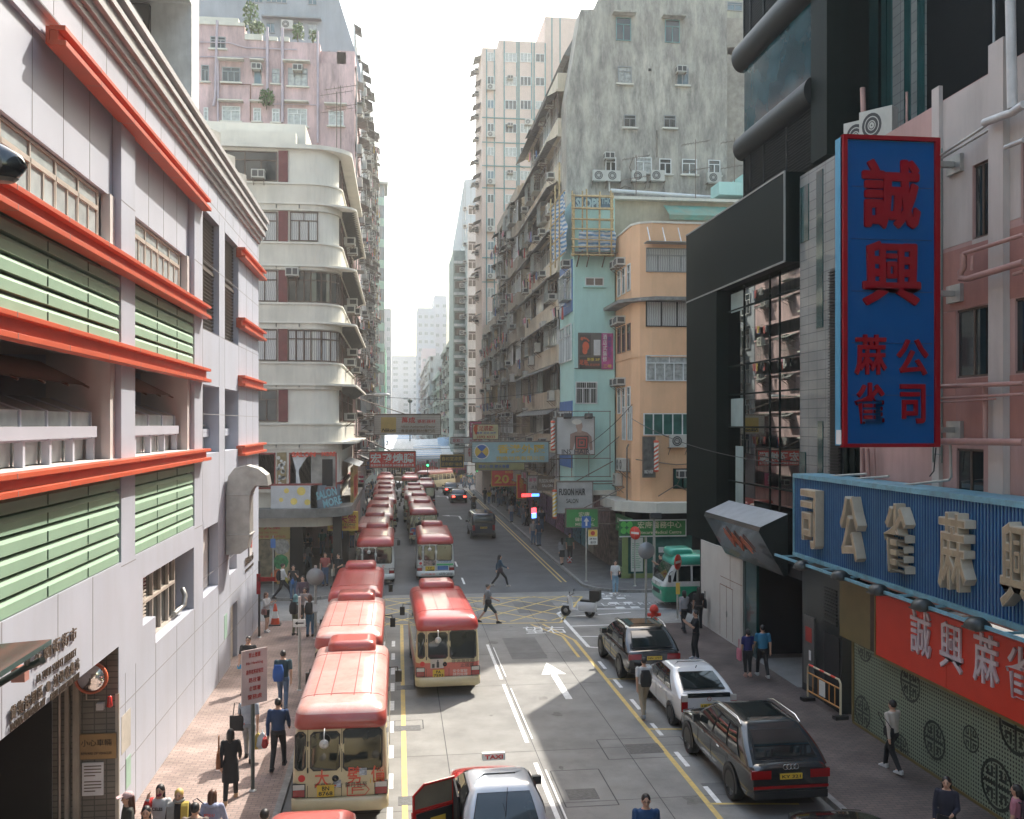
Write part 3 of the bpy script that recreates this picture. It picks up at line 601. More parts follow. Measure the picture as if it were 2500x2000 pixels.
def street_face(root, face, X, y0, y1, z0, nfl, fh, seed, band, wallm, bay=2.6, bandh=1.0, proj=.35, pac=.6, pawn=.35, plau=.12, pcage=.12, frames=None, hood=False, setb=lambda z: 0.):
    r = random.Random(seed); s = 1 if face == 'E' else -1; n = max(1, int((y1 - y0) / bay)); bw = (y1 - y0) / n
    w = MB(); w.box(X - s * .6, y0, z0, X - s * 5, y1, z0 + nfl * fh + .9); 
    for k in range(nfl + 1):
        z = z0 + k * fh; xb = X - s * setb(z); b = MB()
        b.box(xb, y0, z, xb - s * 1.2, y1, z + bandh); b.box(xb + s * .12, y0, z - .12, xb - s * 1.2, y1, z - .003)
        b.build("balcony", band, root)
        if hood and k:
            put("awning", awn_mesh_c(y1 - y0), root, (xb, (y0 + y1) / 2, z - .12), face)
        if k == nfl: continue
        for i in range(n):
            yc = y0 + (i + .5) * bw; ww = bw - r.choice((.25, .5, .9)); wh = fh - bandh - .15
            fr = r.choice(frames or [m_wfw, m_wfw, m_wfg, m_wfb]); pn = r.choice(PANES)
            put("window", win_mesh(ww, wh, frame=fr, pane=pn, n=max(2, round(ww / .7)), tr=r.random() < .6), root, (xb - s * r.choice((.05, .3, .5)), yc, z + bandh), face)
            if r.random() < pac: put("air_conditioner", r.choice((AC_W, AC_W, AC_S)), root, (xb, yc + r.uniform(-.6, .6), z + r.choice((bandh + .05, fh - .55, bandh - .7))), face)
            if r.random() < pawn: put("awning", r.choice(AWN), root, (xb, yc, z + fh - .1), face)
            if r.random() < plau: put("laundry_rack", r.choice(LAU), root, (xb, yc, z + bandh - .05), face)
            if r.random() < pcage: put("window_cage", CAGE, root, (xb, yc, z + bandh), face)
    w.build("wall", wallm, root)
    for i in range(n):
        if r.random() < .5:
            b = MB(); yc = y0 + i * bw + .1; b.tube([(X + s * .1, yc, z0), (X + s * .1, yc, z0 + nfl * fh)], .06, 6); b.build("pipe", m_steel, root)
_ac = {}
def awn_mesh_c(w):
    k = round(w, 1)
    if k not in _ac: _ac[k] = awn_mesh(k, .75, .42)
    return _ac[k]
# ================================================================ rounded white corner building
m_adw = M("stucco_white", (.64, .62, .55), .75, var=.05, scale=1, dirt=.35, dirtcol=(.36, .36, .33), streak=True, dth=.58)
m_adb = M("stucco_band", (.60, .575, .50), .75, var=.07, scale=1, dirt=.4, dirtcol=(.30, .30, .27), streak=True, dth=.55)
m_maroon = M("maroon_tile", (.135, .03, .03), .5, var=.15, scale=4)
YA, XA, RA = 49.2, -2.95, 1.5
ad = thing("corner_building", "white rounded corner building with ribbon windows and dark red wall panels", "building", (-8, YA + 8, 0))
def outline(o=0., side=0., y1=65.):
    r = RA + o; cx, cy = XA - RA, YA + RA
    pts = [(-25, YA - o), (cx, YA - o)] + [(cx + (r + side * math.sin(t) ** 2 if 0 else r) * math.sin(t) + side * math.sin(t) ** 2, cy - r * math.cos(t)) for t in [math.pi / 2 * k / 10 for k in range(1, 11)]] + [(XA + o + side, y1), (-25, y1)]
    return pts
zA = lambda py: onY(700, py, YA)[1]
def ring(name, m, z0, z1, o=0., side=0., smooth=True):
    b = MB(); b.prism(outline(o, side), 'z', z0, z1); ob = b.build(name, m, ad); return ob
levels = [(447, 493, 362), (592, 645, 513), (740, 784, 658), (885, 936, 803), (1034, 1080, 950)]
for k, (bt, bb, wt) in enumerate(levels):
    ring("balcony_band", m_adb, zA(bb), zA(bt) - .06); ring("band_moulding", m_adw, zA(bt) - .06, zA(bt) + .03, .06)
    ring("wall", m_adw, zA(bt) + .03, zA(wt), -.16)
    nxt = levels[k + 1][2] if k < 4 else 1098
    ring("wall", m_adb, zA(nxt), zA(bb) - .1, -.05)
    h = MB(); h.prism(outline(.02, .75), 'z', zA(bb) - .1, zA(bb)); h.build("canopy_hood", m_adw, ad)
    h = MB()
    for xx in [-20 + 1.15 * j for j in range(14)]: h.box(xx, YA - .02, zA(nxt) + .1, xx + .03, YA + .06, zA(bb) - .12)
    for yy in [YA + 1.6 + .5 * j for j in range(27)]: h.prism([(XA, zA(bb) - .45), (XA + .7, zA(bb) - .1), (XA, zA(bb) - .1)], 'y', yy, yy + .04)
    h.build("bracket_rib", m_soff, ad)
ring("roof_slab", m_adw, zA(362), zA(352), .08, .45)
b = MB(); b.box(-25, YA + 1, zA(352), onY(722, 300, YA + 1)[0], 60, onY(700, 322, YA + 1)[1]); b.box(-25, YA + 2.2, zA(330), onY(745, 300, YA + 2)[0], 61, onY(700, 300, YA + 2)[1]); b.build("roof_house", m_adw, ad)
b = MB(); b.prism(outline(-.4), 'z', 3.2, zA(352)); b.build("core", m_adb, ad)
def fwin(px0, py0, px1, py1, **k): return winY(ad, px0, py0, px1, py1, YA + .14, **k)
fwin(520, 368, 676, 443, frame=m_wfb, pane=m_glass, n=4); fwin(560, 516, 676, 590, frame=m_wfb, pane=m_fold, n=4)
fwin(585, 661, 676, 737, frame=m_wfb, pane=m_fold, n=3); fwin(585, 805, 676, 881, frame=m_wfb, pane=m_fold, n=3); fwin(600, 952, 676, 1029, frame=m_wfb, pane=m_dim, n=3)
fwin(707, 516, 777, 590, frame=m_wfb, pane=m_fold, n=3)
for a, e in ((366, 444), (514, 591), (659, 738), (803, 882), (951, 1030)):
    (x0, z1), (x1, z0) = onY(679, a, YA), onY(702, e, YA); MB().box(x0, YA + .09, z0, x1, YA + .2, z1).build("red_panel", m_maroon, ad)
    MB().box(XA - .3, YA + 3.1, z0, XA - .1, YA + 3.9, z1).box(XA - .3, YA + 9.2, z0, XA - .1, YA + 10, z1).build("red_panel", m_maroon, ad)
    for y in (YA + 1.7, YA + 4.2, YA + 6.6, YA + 10.4, YA + 12.8): put("window", win_mesh(2.1, z1 - z0, frame=m_wfb, pane=R.choice([m_fold, m_glass, m_dim]), n=3), ad, (XA - .13, y + .9, z0), 'E')
    for y in (YA + 5.4, YA + 8.4, YA + 13):
        if R.random() < .7: put("air_conditioner", AC_W, ad, (XA, y, z0 + R.choice((.1, .9))), 'E')
# curved corner windows on two floors
for wt, wb in ((661, 737), (805, 882)):
    z1, z0 = zA(wt), zA(wb); pts = [(onY(703, 700, YA)[0], YA + .12)] + [(XA - RA + (RA - .13) * math.sin(t), YA + RA - (RA - .13) * math.cos(t)) for t in [math.pi / 2 * k / 8 for k in range(0, 8)]]
    f = MB(); g = MB(); zt = z0 + (z1 - z0) * .7
    for i in range(len(pts) - 1):
        a, e = Vector((*pts[i], 0)), Vector((*pts[i + 1], 0)); g.quad((a.x, a.y, z0), (e.x, e.y, z0), (e.x, e.y, z1), (a.x, a.y, z1))
        for z, t in ((z0, .07), (zt, .06), (z1 - .06, .06)):
            d = (e - a).normalized(); nn = Vector((d.y, -d.x, 0)) * .04; f.add([(p.x, p.y, zz) for zz in (z, z + t) for p in (a, e, e + nn, a + nn)], [(0, 3, 2, 1), (4, 5, 6, 7), (0, 1, 5, 4), (1, 2, 6, 5), (2, 3, 7, 6), (3, 0, 4, 7)])
    L0 = pts[0][0]; cx = XA - RA
    vs = [(L0 + (cx - L0) * q, YA + .12) for q in (0, .35, .7, 1)] + [pts[3], pts[5], pts[7], pts[8]]
    for x, y in vs: f.tube([(x, y - .03, z0), (x, y - .03, z1)], .045, 6)
    o = f.build("curved_window", m_wfb, ad); g.build("pane", m_fold if wt == 805 else m_dim, o)
    if wt == 661: put("air_conditioner", AC_W, ad, (onY(715, 680, YA)[0], YA, zA(676)))
put("air_conditioner", AC_W, ad, (onY(632, 425, YA)[0], YA + .1, zA(440)))
# salon floor
for x0, x1 in ((560, 672), (705, 822)):
    (a, z1), (e, z0) = onY(x0, 1108, YA), onY(x1, 1192, YA); f = MB(); f.box(a, YA + .05, z0, a + .06, YA + .15, z1); f.box(e - .06, YA + .05, z0, e, YA + .15, z1); f.box(a, YA + .05, z0 - .05, e, YA + .15, z0 + .04); f.box(a, YA + .05, z1 - .05, e, YA + .15, z1 + .05)
    o = f.build("salon_window", M("frame_red", (.25, .05, .04), .5), ad); MB().quad((a, YA + .1, z0), (e, YA + .1, z0), (e, YA + .1, z1), (a, YA + .1, z1)).build("pane", M("salon_glass", (.20, .20, .19), .08, var=.5, scale=1.2, coat=.7), o)
    if x0 == 705:
        c = MB(); c.quad(*[(onY(px, py, YA)[0], YA + .085, onY(px, py, YA)[1]) for px, py in ((712, 1110), (752, 1110), (728, 1150), (734, 1186), (722, 1186), (722, 1150))]).build("curtain", M("sheer", (.5, .52, .53), .8), o)
        text("SALON", "lettering", M("neon_red", (.6, .06, .03), .4), o, (onY(741, 1110, YA)[0], YA + .04, zA(1110)), XP, ZP, w=1.2, h=.26, bold=.03); text("MORE", "lettering", MATS["neon_red"], o, (onY(802, 1109, YA)[0], YA + .04, zA(1109)), XP, ZP, w=.7, h=.24, bold=.03)
        MB().box(onY(786, 1120, YA)[0], YA + .086, zA(1188), onY(812, 1120, YA)[0], YA + .095, zA(1122)).build("poster", m_dark, o)
(a, z1), (e, z0) = onY(676, 1105, YA), onY(699, 1190, YA); pk = MB().box(a, YA + .04, z0, e, YA + .14, z1).build("spotted_panel", M("ochre_panel", (.22, .17, .08), .5), ad)
q = MB()
for k in range(22): q.disc((R.uniform(a + .06, e - .06), YA + .033, R.uniform(z0 + .1, z1 - .1)), R.uniform(.03, .11), 'y', 12)
q.build("spot", MATS["cloth_white"], pk)
ring("wall", m_adw, zA(1202), zA(1092), -.1); ring("band_moulding", M("trim_red", (.22, .05, .045), .6), zA(1187), zA(1181), .03)
# salon sign wrapping the corner
sg = thing("shop_sign", "salon fascia of yellow dots beside blue SALON MORE lettering", "sign", (-4, YA - .1, zA(1240)))
(a, _), (e, _) = onY(662, 1210, YA), onY(775, 1210, YA); b = MB().box(a, YA - .12, zA(1241), e, YA - .02, zA(1186)); pl = b.build("panel", M("sign_pale", (.50, .51, .52), .5), sg)
b = MB(); o2 = [p for p in outline(.12)[1:9]]; i2 = [p for p in outline(.02)[1:9]]; b.prism([(e, YA - .12), *o2, *reversed(i2), (e, YA - .02)], 'z', zA(1241), zA(1186)); b.build("panel", M("sign_slate", (.17, .20, .23), .5), sg)
q = MB()
for px, py, r in ((700, 1198, 6), (736, 1199, 10), (687, 1220, 5), (718, 1224, 8), (751, 1226, 7)): x, z = onY(px, py, YA); q.disc((x, YA - .125, z), r * 50 / 2300, 'y', 24)
q.build("dot", M("dot_yellow", (.70, .55, .14), .6), pl)
m_sky = M("letter_sky", (.16, .36, .42), .5)
for t, px, py, w in (("SALON", 797, 1203, 1.05), ("MORE", 812, 1223, .95)):
    x, z = onY(px, py, YA); text(t, "lettering", m_sky, sg, (x + .02, YA - .5, z), (1, .12, .28), (-.2, 0, 1), w=w, h=.42, bold=.03, depth=.08)
b = MB(); b.prism(outline(.55), 'z', 3.75, zA(1241)); b.build("shop_canopy", M("canopy_grey", (.20, .20, .19), .8, dirt=.5), ad)
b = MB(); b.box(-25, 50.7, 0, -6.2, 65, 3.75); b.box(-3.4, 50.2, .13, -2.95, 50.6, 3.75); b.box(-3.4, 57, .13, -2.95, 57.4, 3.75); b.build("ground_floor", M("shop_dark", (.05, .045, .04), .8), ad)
# shop under the canopy
sf = thing("bakery_shop", "corner bakery front with yellow fascia and food posters", "shop front", (-7, 50.5, .13))
zS = lambda py: onY(660, py, 50.55)[1]; xS = lambda px: onY(px, 1300, 50.55)[0]
MB().box(xS(570), 50.45, zS(1316), xS(708), 50.68, zS(1278)).build("fascia", M("shop_yellow", (.42, .33, .13), .6), sf); MB().box(xS(709), 50.5, .2, xS(740), 50.68, zS(1278)).build("pillar", m_dark, sf)
MB().box(xS(672), 50.5, .3, xS(707), 50.68, zS(1318)).build("poster_panel", M("poster_cream", (.46, .40, .24), .6), sf); MB().box(xS(575), 50.55, .3, xS(668), 50.68, zS(1318)).build("counter", M("shop_counter", (.20, .17, .11), .5, var=.6, scale=3), sf)
for px, py, rx, c in ((688, 1335, .42, (.4, .4, .38)), (686, 1372, .4, (.05, .25, .10)), (678, 1406, .36, (.5, .12, .03)), (690, 1420, .3, (.5, .42, .1))):
    MB().disc((xS(px), 50.49, zS(py)), rx, 'y', 9).build("poster_picture", M("pic_%d" % px, c, .6, var=.5, scale=6), sf)
m_rp = M("paint_red", (.45, .035, .03), .5)
text("海天堂", "lettering", m_rp, sf, (xS(654), 50.44, zS(1284)), XP, ZP, w=1.3, h=.36, bold=.02); text("HOI TIN TONG", "lettering", m_rp, sf, (xS(655), 50.44, zS(1300)), XP, ZP, w=1.0, h=.1); text("龜苓膏 專門店", "lettering", m_rp, sf, (xS(660), 50.44, zS(1310)), XP, ZP, w=1.6, h=.13)
aw = MB(); aw.prism([(49.0, zA(1255)), (49.02, zA(1243)), (50.6, zA(1243) + .1), (50.6, zA(1243))], 'x', xS(560), xS(745)); ao = tag(aw.build("shop_awning", M("awning_charcoal", (.08, .085, .09), .6)), "charcoal awning lettered TONG over the corner bakery", "awning")
text("HOI TIN TONG 海天堂", "lettering", MATS["cloth_white"], ao, (xS(680), 48.985, zA(1249)), XP, ZP, w=2.6, h=.16, depth=.02)
# ================================================================ pink weathered block behind it
m_pink = M("pink_stucco", (.60, .425, .42), .85, var=.14, scale=.5, dirt=.75, dirtcol=(.20, .15, .15), streak=True, dth=.485, zs=.22, dsc=.8)
YP_ = 65.2; pk = thing("pink_tenement", "weathered pink tenement with stained gable and rooftop planters", "building", (-12, 70, 0))
zP = lambda py: onY(700, py, YP_)[1]; xP = lambda px: onY(px, 400, YP_)[0]
b = MB(); b.box(-30, YP_, 0, xP(597), 75, zP(70)); b.box(xP(597), YP_, 0, xP(781), 75, zP(102)); b.box(xP(781), YP_ + .01, 0, XA, 75, zP(150)); b.build("wall", m_pink, pk)
MB().box(-30, YP_ - .1, zP(70), xP(597), YP_ + .5, zP(62)).box(-30, YP_ + .3, zP(62), xP(580), YP_ + 2, zP(46)).box(xP(598), YP_ - .08, zP(102), xP(640), YP_ + .4, zP(88)).box(xP(650), YP_ - .08, zP(102), xP(677), YP_ + .4, zP(92)).box(xP(684), YP_ - .08, zP(102), xP(706), YP_ + .4, zP(91)).build("parapet_planter", m_adb, pk)
kw = dict(n=2)
for x0, y0, x1, y1, fr, pn, n in ((514, 90, 551, 120, m_wfg, m_glass, 3), (491, 158, 511, 200, m_wfg, m_dim, 2), (542, 162, 587, 202, m_wfg, m_dim, 3), (620, 162, 639, 207, m_wfg, m_blueglass, 1), (664, 167, 683, 205, m_wfg, m_curt, 2), (703, 168, 751, 212, m_wfg, m_curt, 3),
    (497, 262, 509, 296, m_wfw, m_curt, 1), (542, 260, 587, 297, m_wfw, m_curt, 2), (619, 263, 637, 297, m_wfw, m_curt, 2), (664, 264, 683, 299, m_wfw, m_curt, 2), (702, 266, 750, 310, m_wfw, m_curt, 3), (803, 270, 838, 308, m_wfw, m_curt, 2)):
    winY(pk, x0, y0, x1, y1, YP_, frame=fr, pane=pn, n=n, sill=m_adb)
for x, y, w in ((565, 150, 1.7), (628, 152, .9), (725, 155, 1.8), (565, 251, 1.6), (628, 252, .9), (725, 253, 1.6), (820, 259, 1.5)):
    xx, zz = onY(x, y, YP_); MB().box(xx - w / 2, YP_ - .5, zz, xx + w / 2, YP_, zz + .08).build("ledge", m_adb, pk)
for x, y in ((628, 175), (728, 178)): acY(pk, x, y, YP_, AC_W)
m_pp = M("pipe_pale", (.42, .36, .40), .6)
pipeY(pk, [(531, 52), (526, 238), (522, 260)], YP_, .09, m_pp); pipeY(pk, [(653, 68), (653, 240)], YP_, .1, m_pp); pipeY(pk, [(690, 70), (690, 300)], YP_, .1, m_pp); pipeY(pk, [(776, 78), (776, 350)], YP_, .08, m_pp); pipeY(pk, [(533, 140), (533, 300)], YP_, .07, m_pp)
pipeY(pk, [(480, 140), (655, 142)], YP_, .04, m_pp); pipeY(pk, [(480, 104), (560, 106), (600, 118), (725, 123)], YP_, .04, m_pp); pipeY(pk, [(650, 255), (782, 258)], YP_, .03, m_pp); pipeY(pk, [(540, 206), (612, 208), (612, 297)], YP_, .035, M("pipe_rust", (.2, .1, .06), .8))
street_face(pk, 'E', XA, YP_ + .3, 75, 3.6, 10, 2.95, 21, m_pink, m_pink, bay=3.2, pac=.9, pawn=.5, plau=.35, pcage=.3)
# plants on its roof and wall
m_leaf = M("leaf_green", (.07, .13, .035), .7, var=.5, scale=14); m_stem = M("stem_brown", (.09, .07, .05), .8)
def shrub(name, label, c, r, h, n, seed, parent=None, group=None):
    q = random.Random(seed); t = thing(name, label, "plant", c, group=group)
    s = MB(); s.tube([(0, 0, 0), (q.uniform(-.1, .1), 0, h * .5), (q.uniform(-.1, .1), 0, h * .9)], .03, 5, rs=[.04, .03, .012]); s.build("stem", m_stem, t, world=False)
    b = MB()
    for k in range(n):
        z = h * (.25 + .8 * q.random()); a = q.uniform(0, 6.28); rr = r * math.sqrt(q.random()) * (1.1 - .5 * abs(z / h - .5)); p = Vector((rr * math.cos(a), rr * math.sin(a), z)); u = Vector((q.gauss(0, 1), q.gauss(0, 1), q.gauss(0, 1))).normalized(); v = u.orthogonal().normalized(); sz = q.uniform(.05, .12) * (1 + r)
        b.quad(p - u * sz, p + v * sz * .5, p + u * sz, p - v * sz * .5)
    b.build("foliage", m_leaf, t, world=False); return t
shrub("roof_plant", "tall leafy plant in rooftop planter of the pink tenement", (xP(612), YP_ + .2, zP(88)), .55, 2.0, 260, 1)
shrub("roof_plant", "low bushy plants beside the tall one on the pink roof edge", (xP(628), YP_ + .2, zP(90)), .5, .9, 160, 2)
shrub("roof_plant", "round potted shrub on the pink parapet under the white air conditioner", (xP(727), YP_ + .2, zP(100)), .4, 1.2, 200, 3)
shrub("roof_plant", "small orange potted plant at the corner of the pink roof", (xP(765), YP_ + .2, zP(100)), .3, .8, 90, 4)
shrub("wall_plant", "fig plant growing out of the pink gable wall", (xP(652), YP_ - .2, zP(272)), .5, 1.2, 260, 5)
def antenna(label, px, py, Y, h, n=6, seed=0):
    x, z = onY(px, py, Y); t = thing("rooftop_antenna", label, "antenna", (x, Y, z)); b = MB(); b.tube([(0, 0, 0), (0, 0, h)], .03, 5).build("mast", m_acb, t, world=False)
    for k in range(2):
        q = MB(); zz = h * (.95 - .3 * k); q.tube([(-.9, 0, zz - .1), (.9, 0, zz + .25)], .018, 4)
        for i in range(n): s = -0.8 + 1.6 * i / (n - 1); q.tube([(s, -.35, zz + .07 + s * .19), (s, .35, zz + .07 + s * .19)], .01, 4)
        q.build("aerial", m_acb, t, world=False)
antenna("thin aerial mast on the white corner roof beside the pink wall", 822, 365, 53, 3.2); antenna("second thin aerial mast on the white corner roof further right", 832, 365, 54, 3.6, 8)
# ================================================================ blue grey tower with sloping setback
m_bg = M("bluegrey_wall", (.32, .35, .38), .85, var=.1, scale=.5, dirt=.35, dirtcol=(.17, .19, .21), streak=True)
tw = thing("slab_tower", "tall blue grey tower with a sloping set back edge behind the pink tenement", "building", (-12, 80, 0)); YT = 75.2
x1, zt1 = onY(868, 165, YT); x2, zt2 = onY(828, 0, YT); x3 = x2 + (x2 - x1) * .35; zt3 = zt2 + (zt2 - zt1) * .35
b = MB(); b.prism([(-34, 0), (XA, 0), (XA, zt1), (x2, zt2), (x3, zt3), (-34, zt3)], 'y', YT, 86); b.build("wall", m_bg, tw)
for x0, y0, x1_, y1, n, pn in ((600, -14, 643, 8, 4, m_blueglass), (650, -14, 700, 9, 4, m_blueglass), (752, -16, 774, 13, 2, m_blueglass), (649, 56, 672, 82, 2, m_blueglass), (716, 55, 737, 80, 2, m_blueglass), (752, 59, 774, 84, 2, m_curt), (800, 124, 807, 134, 1, m_dim)): winY(tw, x0, y0, x1_, y1, YT, frame=m_wfg, pane=pn, n=n, tr=False)
acY(tw, 702, 75, YT, AC_S); (a, z), (e, _) = onY(640, 45, YT), onY(785, 50, YT); MB().box(a, YT - .5, z, e, YT, z + .1).build("ledge", m_wfg, tw)
for k in range(12):
    z = 6 + 2.95 * k; sl = max(0, (z - zt1)) * .35
    for y in (77, 79.6, 82.2, 84.8):
        xx = XA - sl * (XA - x2) / max(.1, (zt2 - zt1)) * 2.85
        put("window", win_mesh(2.0, 1.7, frame=m_wfw, pane=R.choice(PANES), n=3), tw, (xx + .06, y, z), 'E')
        if R.random() < .8: put("air_conditioner", R.choice((AC_W, AC_S)), tw, (xx, y + .4, z - .5), 'E')
        if R.random() < .6: put("awning", R.choice(AWN), tw, (xx, y, z + 2.0), 'E')
        if R.random() < .35: put("laundry_rack", R.choice(LAU), tw, (xx, y, z), 'E')
# ================================================================ rest of the left row
def tenement(label, x, y0, y1, face, z0, nfl, fh, seed, wallc, bandc, depth=14, **k):
    t = thing("tenement", label, "building", (x, (y0 + y1) / 2, 0)); s = 1 if face == 'E' else -1
    wm = M("stucco_%d" % seed, wallc, .85, var=.12, scale=.7, dirt=.55, dirtcol=(.13, .12, .11), streak=True); bm_ = M("band_%d" % seed, bandc, .8, var=.1, scale=.7, dirt=.5, dirtcol=(.16, .14, .12), streak=True)
    street_face(t, face, x, y0, y1, z0, nfl, fh, seed, bm_, wm, **k)
    top = z0 + nfl * fh + .9; b = MB(); b.box(x - s * .4, y0 + .02, 0 if False else 3.4, x - s * depth, y1 - .02, top + .3); b.box(x - s * 3.2, y0 + .02, 0, x - s * depth, y1 - .02, 3.4); b.build("gable_wall", wm, t)
    b = MB(); b.box(x - s * 4, y0 + 2, top + .3, x - s * 9, y0 + 6, top + 3); b.build("roof_house", wm, t); return t
tenement("cluttered pale grey tenement next beyond the sloping blue grey tower", XA, 86.2, 102, 'E', 3.6, 12, 2.95, 31, (.40, .40, .38), (.46, .46, .43), bay=2.7, pac=.85, pawn=.5, plau=.4, pcage=.35)
tenement("dim cream tenement at the end of the far left kerb before the crossing", XA, 102.2, 120.5, 'E', 3.6, 13, 2.9, 32, (.44, .40, .34), (.50, .46, .39), bay=3.0, pac=.8, pawn=.5, plau=.4, pcage=.35)
# green bay windowed block past the crossing
m_mint = M("mint_wall", (.22, .37, .33), .6, var=.1, scale=.6)
gb = thing("bay_window_block", "slim pale green block with a stack of curved glazed bays", "building", (-4, 140, 0)); MB().box(-16, 134.5, 0, -3.0, 150, 42).build("wall", M("mint_side", (.3, .34, .33), .8), gb)
for k in range(13):
    z = 4 + k * 2.95; arcp = [(-5.0 + 3.1 * math.sin(t), 134.6 - .9 * math.cos(t)) for t in [-1.0 + 2.45 * i / 8 for i in range(9)]]
    b = MB(); b.prism([(-7.5, 134.6), *arcp, (-2.0, 140), (-7.5, 140)], 'z', z, z + 1.15); b.build("bay_band", m_mint, gb)
    b = MB(); b.prism([(-7.4, 134.7), *[(x * .985 - .06, y + .06) for x, y in arcp], (-2.1, 140), (-7.4, 140)], 'z', z + 1.15, z + 2.95); o = b.build("bay_glazing", m_blueglass, gb)
    f = MB()
    for i in range(0, 9, 2): f.tube([(arcp[i][0], arcp[i][1] + .02, z + 1.15), (arcp[i][0], arcp[i][1] + .02, z + 2.95)], .05, 5)
    f.build("mullion", m_wfw, o)
MB().prism([(-7.5, 133.2), (-1.4, 133.4), (-1.6, 141), (-7.5, 141)], 'z', 42.3, 42.6).build("roof_slab", m_tin2, gb)
sn = thing("scaffold_net", "green netted scaffold wrapping a block far down the street", "scaffold", (-4, 200, 0)); MB().box(-10, 196, 0, -2.6, 215, 24).build("netting", M("net_green", (.04, .21, .13), .9, var=.3, scale=2), sn)
b = MB(); [b.tube([(x, 195.9, 0), (x, 195.9, 24.6)], .06, 5) for x in (-9, -7.4, -5.8, -4.2, -2.8)]; [b.tube([(-10, 195.85, z), (-2.6, 195.85, z)], .05, 5) for z in (6, 9, 12, 15, 18, 21, 24)]; b.build("bamboo_pole", M("bamboo", (.36, .27, .14), .7), sn)
def block(name, label, x0, x1, y0, y1, h, wallc, seed, rows, cols, ww, wh, glass=None, face_e=None, strips=False, wz0=4.0):
    t = thing(name, label, "building", ((x0 + x1) / 2, (y0 + y1) / 2, 0)); wm = M("block_%d" % seed, wallc, .8, var=.06, scale=.3, dirt=.2, streak=True, dirtcol=tuple(c * .6 for c in lin(wallc)))
    MB().box(x0, y0, 0, x1, y1, h).build("wall", wm, t); g = glass or m_blueglass
    fh = (h - wz0 - 1) / rows
    for r in range(rows):
        if strips: MB().box(x0 + .6, y0 - .06, wz0 + r * fh, x1 - .6, y0 - .004, wz0 + r * fh + wh).build("window", g, t)
        else:
            for c in range(cols):
                put("window", win_mesh(ww, wh, frame=m_wfw, pane=g, n=2, tr=False), t, (x0 + (c + .5) * (x1 - x0) / cols, y0 - .02, wz0 + r * fh))
    return t
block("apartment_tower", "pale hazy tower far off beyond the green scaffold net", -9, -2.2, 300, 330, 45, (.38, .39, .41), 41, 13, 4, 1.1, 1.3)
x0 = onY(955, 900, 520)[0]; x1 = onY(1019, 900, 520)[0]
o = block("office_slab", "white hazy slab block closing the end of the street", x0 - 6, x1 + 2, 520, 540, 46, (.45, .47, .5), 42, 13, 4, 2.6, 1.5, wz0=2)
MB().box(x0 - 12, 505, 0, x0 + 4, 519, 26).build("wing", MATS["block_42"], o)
# ================================================================ right row beyond the cross street
# ---- peach corner block with the clinic
m_peach = M("peach_stucco", (.70, .42, .245), .85, var=.07, scale=.8, dirt=.38, dirtcol=(.46, .28, .16), streak=True, dth=.56)
m_grn = M("clinic_green", (.035, .20, .05), .5)
YO, XO, XE = 49.8, 12.75, 30.
oc = thing("corner_block", "peach painted corner block with a green clinic at its foot", "building", (18, 54, 0))
zO = lambda py: onY(1600, py, YO)[1]; xO = lambda px: onY(px, 1000, YO)[0]
def oring(m, z0, z1, o=0., name="wall"):
    b = MB(); c = .9; b.prism([(XO - o, 54.4), (XO - o, YO + c), (XO + .35 * c - o * .4, YO + .3 * c - o * .4), (XO + c, YO - o), (XE, YO - o), (XE, 54.4)], 'z', z0, z1); return b.build(name, m, oc)
oring(m_peach, 3.9, zO(545)); oring(m_adb, zO(545), zO(540), .06, "coping"); oring(m_tin, zO(736), zO(728), .75, "eave"); oring(m_adb, 3.75, 4.3, .95, "canopy"); oring(m_peach, zO(872), zO(867), .05, "band_moulding")
b = MB(); b.box(XO + .55, YO + .7, 0, XE, 54.4, 3.8); b.build("ground_floor", m_dark, oc)
for x0, y0, x1, y1, fr, pn, n in ((1578, 603, 1690, 666, m_wfg, m_fold, 4), (1577, 736, 1690, 799, m_dark, m_fold, 3), (1577, 867, 1690, 931, m_wfw, m_curt, 5), (1570, 1011, 1690, 1063, m_wfw, m_greenglass, 5), (1644, 1144, 1690, 1193, m_dark, m_greenglass, 2)): winY(oc, x0, y0, x1, y1, YO, frame=fr, pane=pn, n=n, tr=y0 in (603, 867))
z = zO(596); MB().box(xO(1572), YO - .7, z, xO(1690), YO, z + .04).build("glass_canopy", m_wfg, oc); 
b = MB(); [b.tube([(xO(px), YO - .6, z + .04), (xO(px), YO - .02, z + .9)], .03, 5) for px in (1580, 1617, 1655)]; b.build("canopy_rod", m_wfw, oc)
acY(oc, 1652, 1092, YO, AC_S); acY(oc, 1665, 1166, YO, AC_W)
for zt in (16.9, 13.6, 10.1):
    for y in (51.2, 52.4, 53.5):
        put("window", win_mesh(.7, 1.5, frame=m_wfb if zt == 13.6 else m_wfw, pane=m_dim, n=1), oc, (XO - .01, y, zt - 1.0), 'W')
        if y > 51.5: put("air_conditioner", AC_W, oc, (XO, y, zt + .62), 'W')
for y in (51, 52.3): put("window", win_mesh(.8, 1.9, frame=m_wfw, pane=m_greenglass, n=2, tr=False), oc, (XO - .01, y, 7.6), 'W')
for y, z in ((51.4, 5.9), (52.2, 5.9), (53.0, 5.0)): put("air_conditioner", AC_S, oc, (XO, y, z), 'W')
b = MB(); b.tube([(XO - .2, 50.9, 4.3), (XO - .2, 50.9, 7.2), (XO - .1, 50.9, 7.4)], .05); b.tube([(14, YO - .05, 4.6), (15, YO - .05, 5.2), (16, YO - .05, 4.7), (17.5, YO - .05, 4.6)], .03, 5); b.tube([(XO, YO - .05, 6.6), (15, YO - .08, 6.3), (18, YO - .05, 6.5)], .025, 5); b.build("pipe", m_acb, oc)
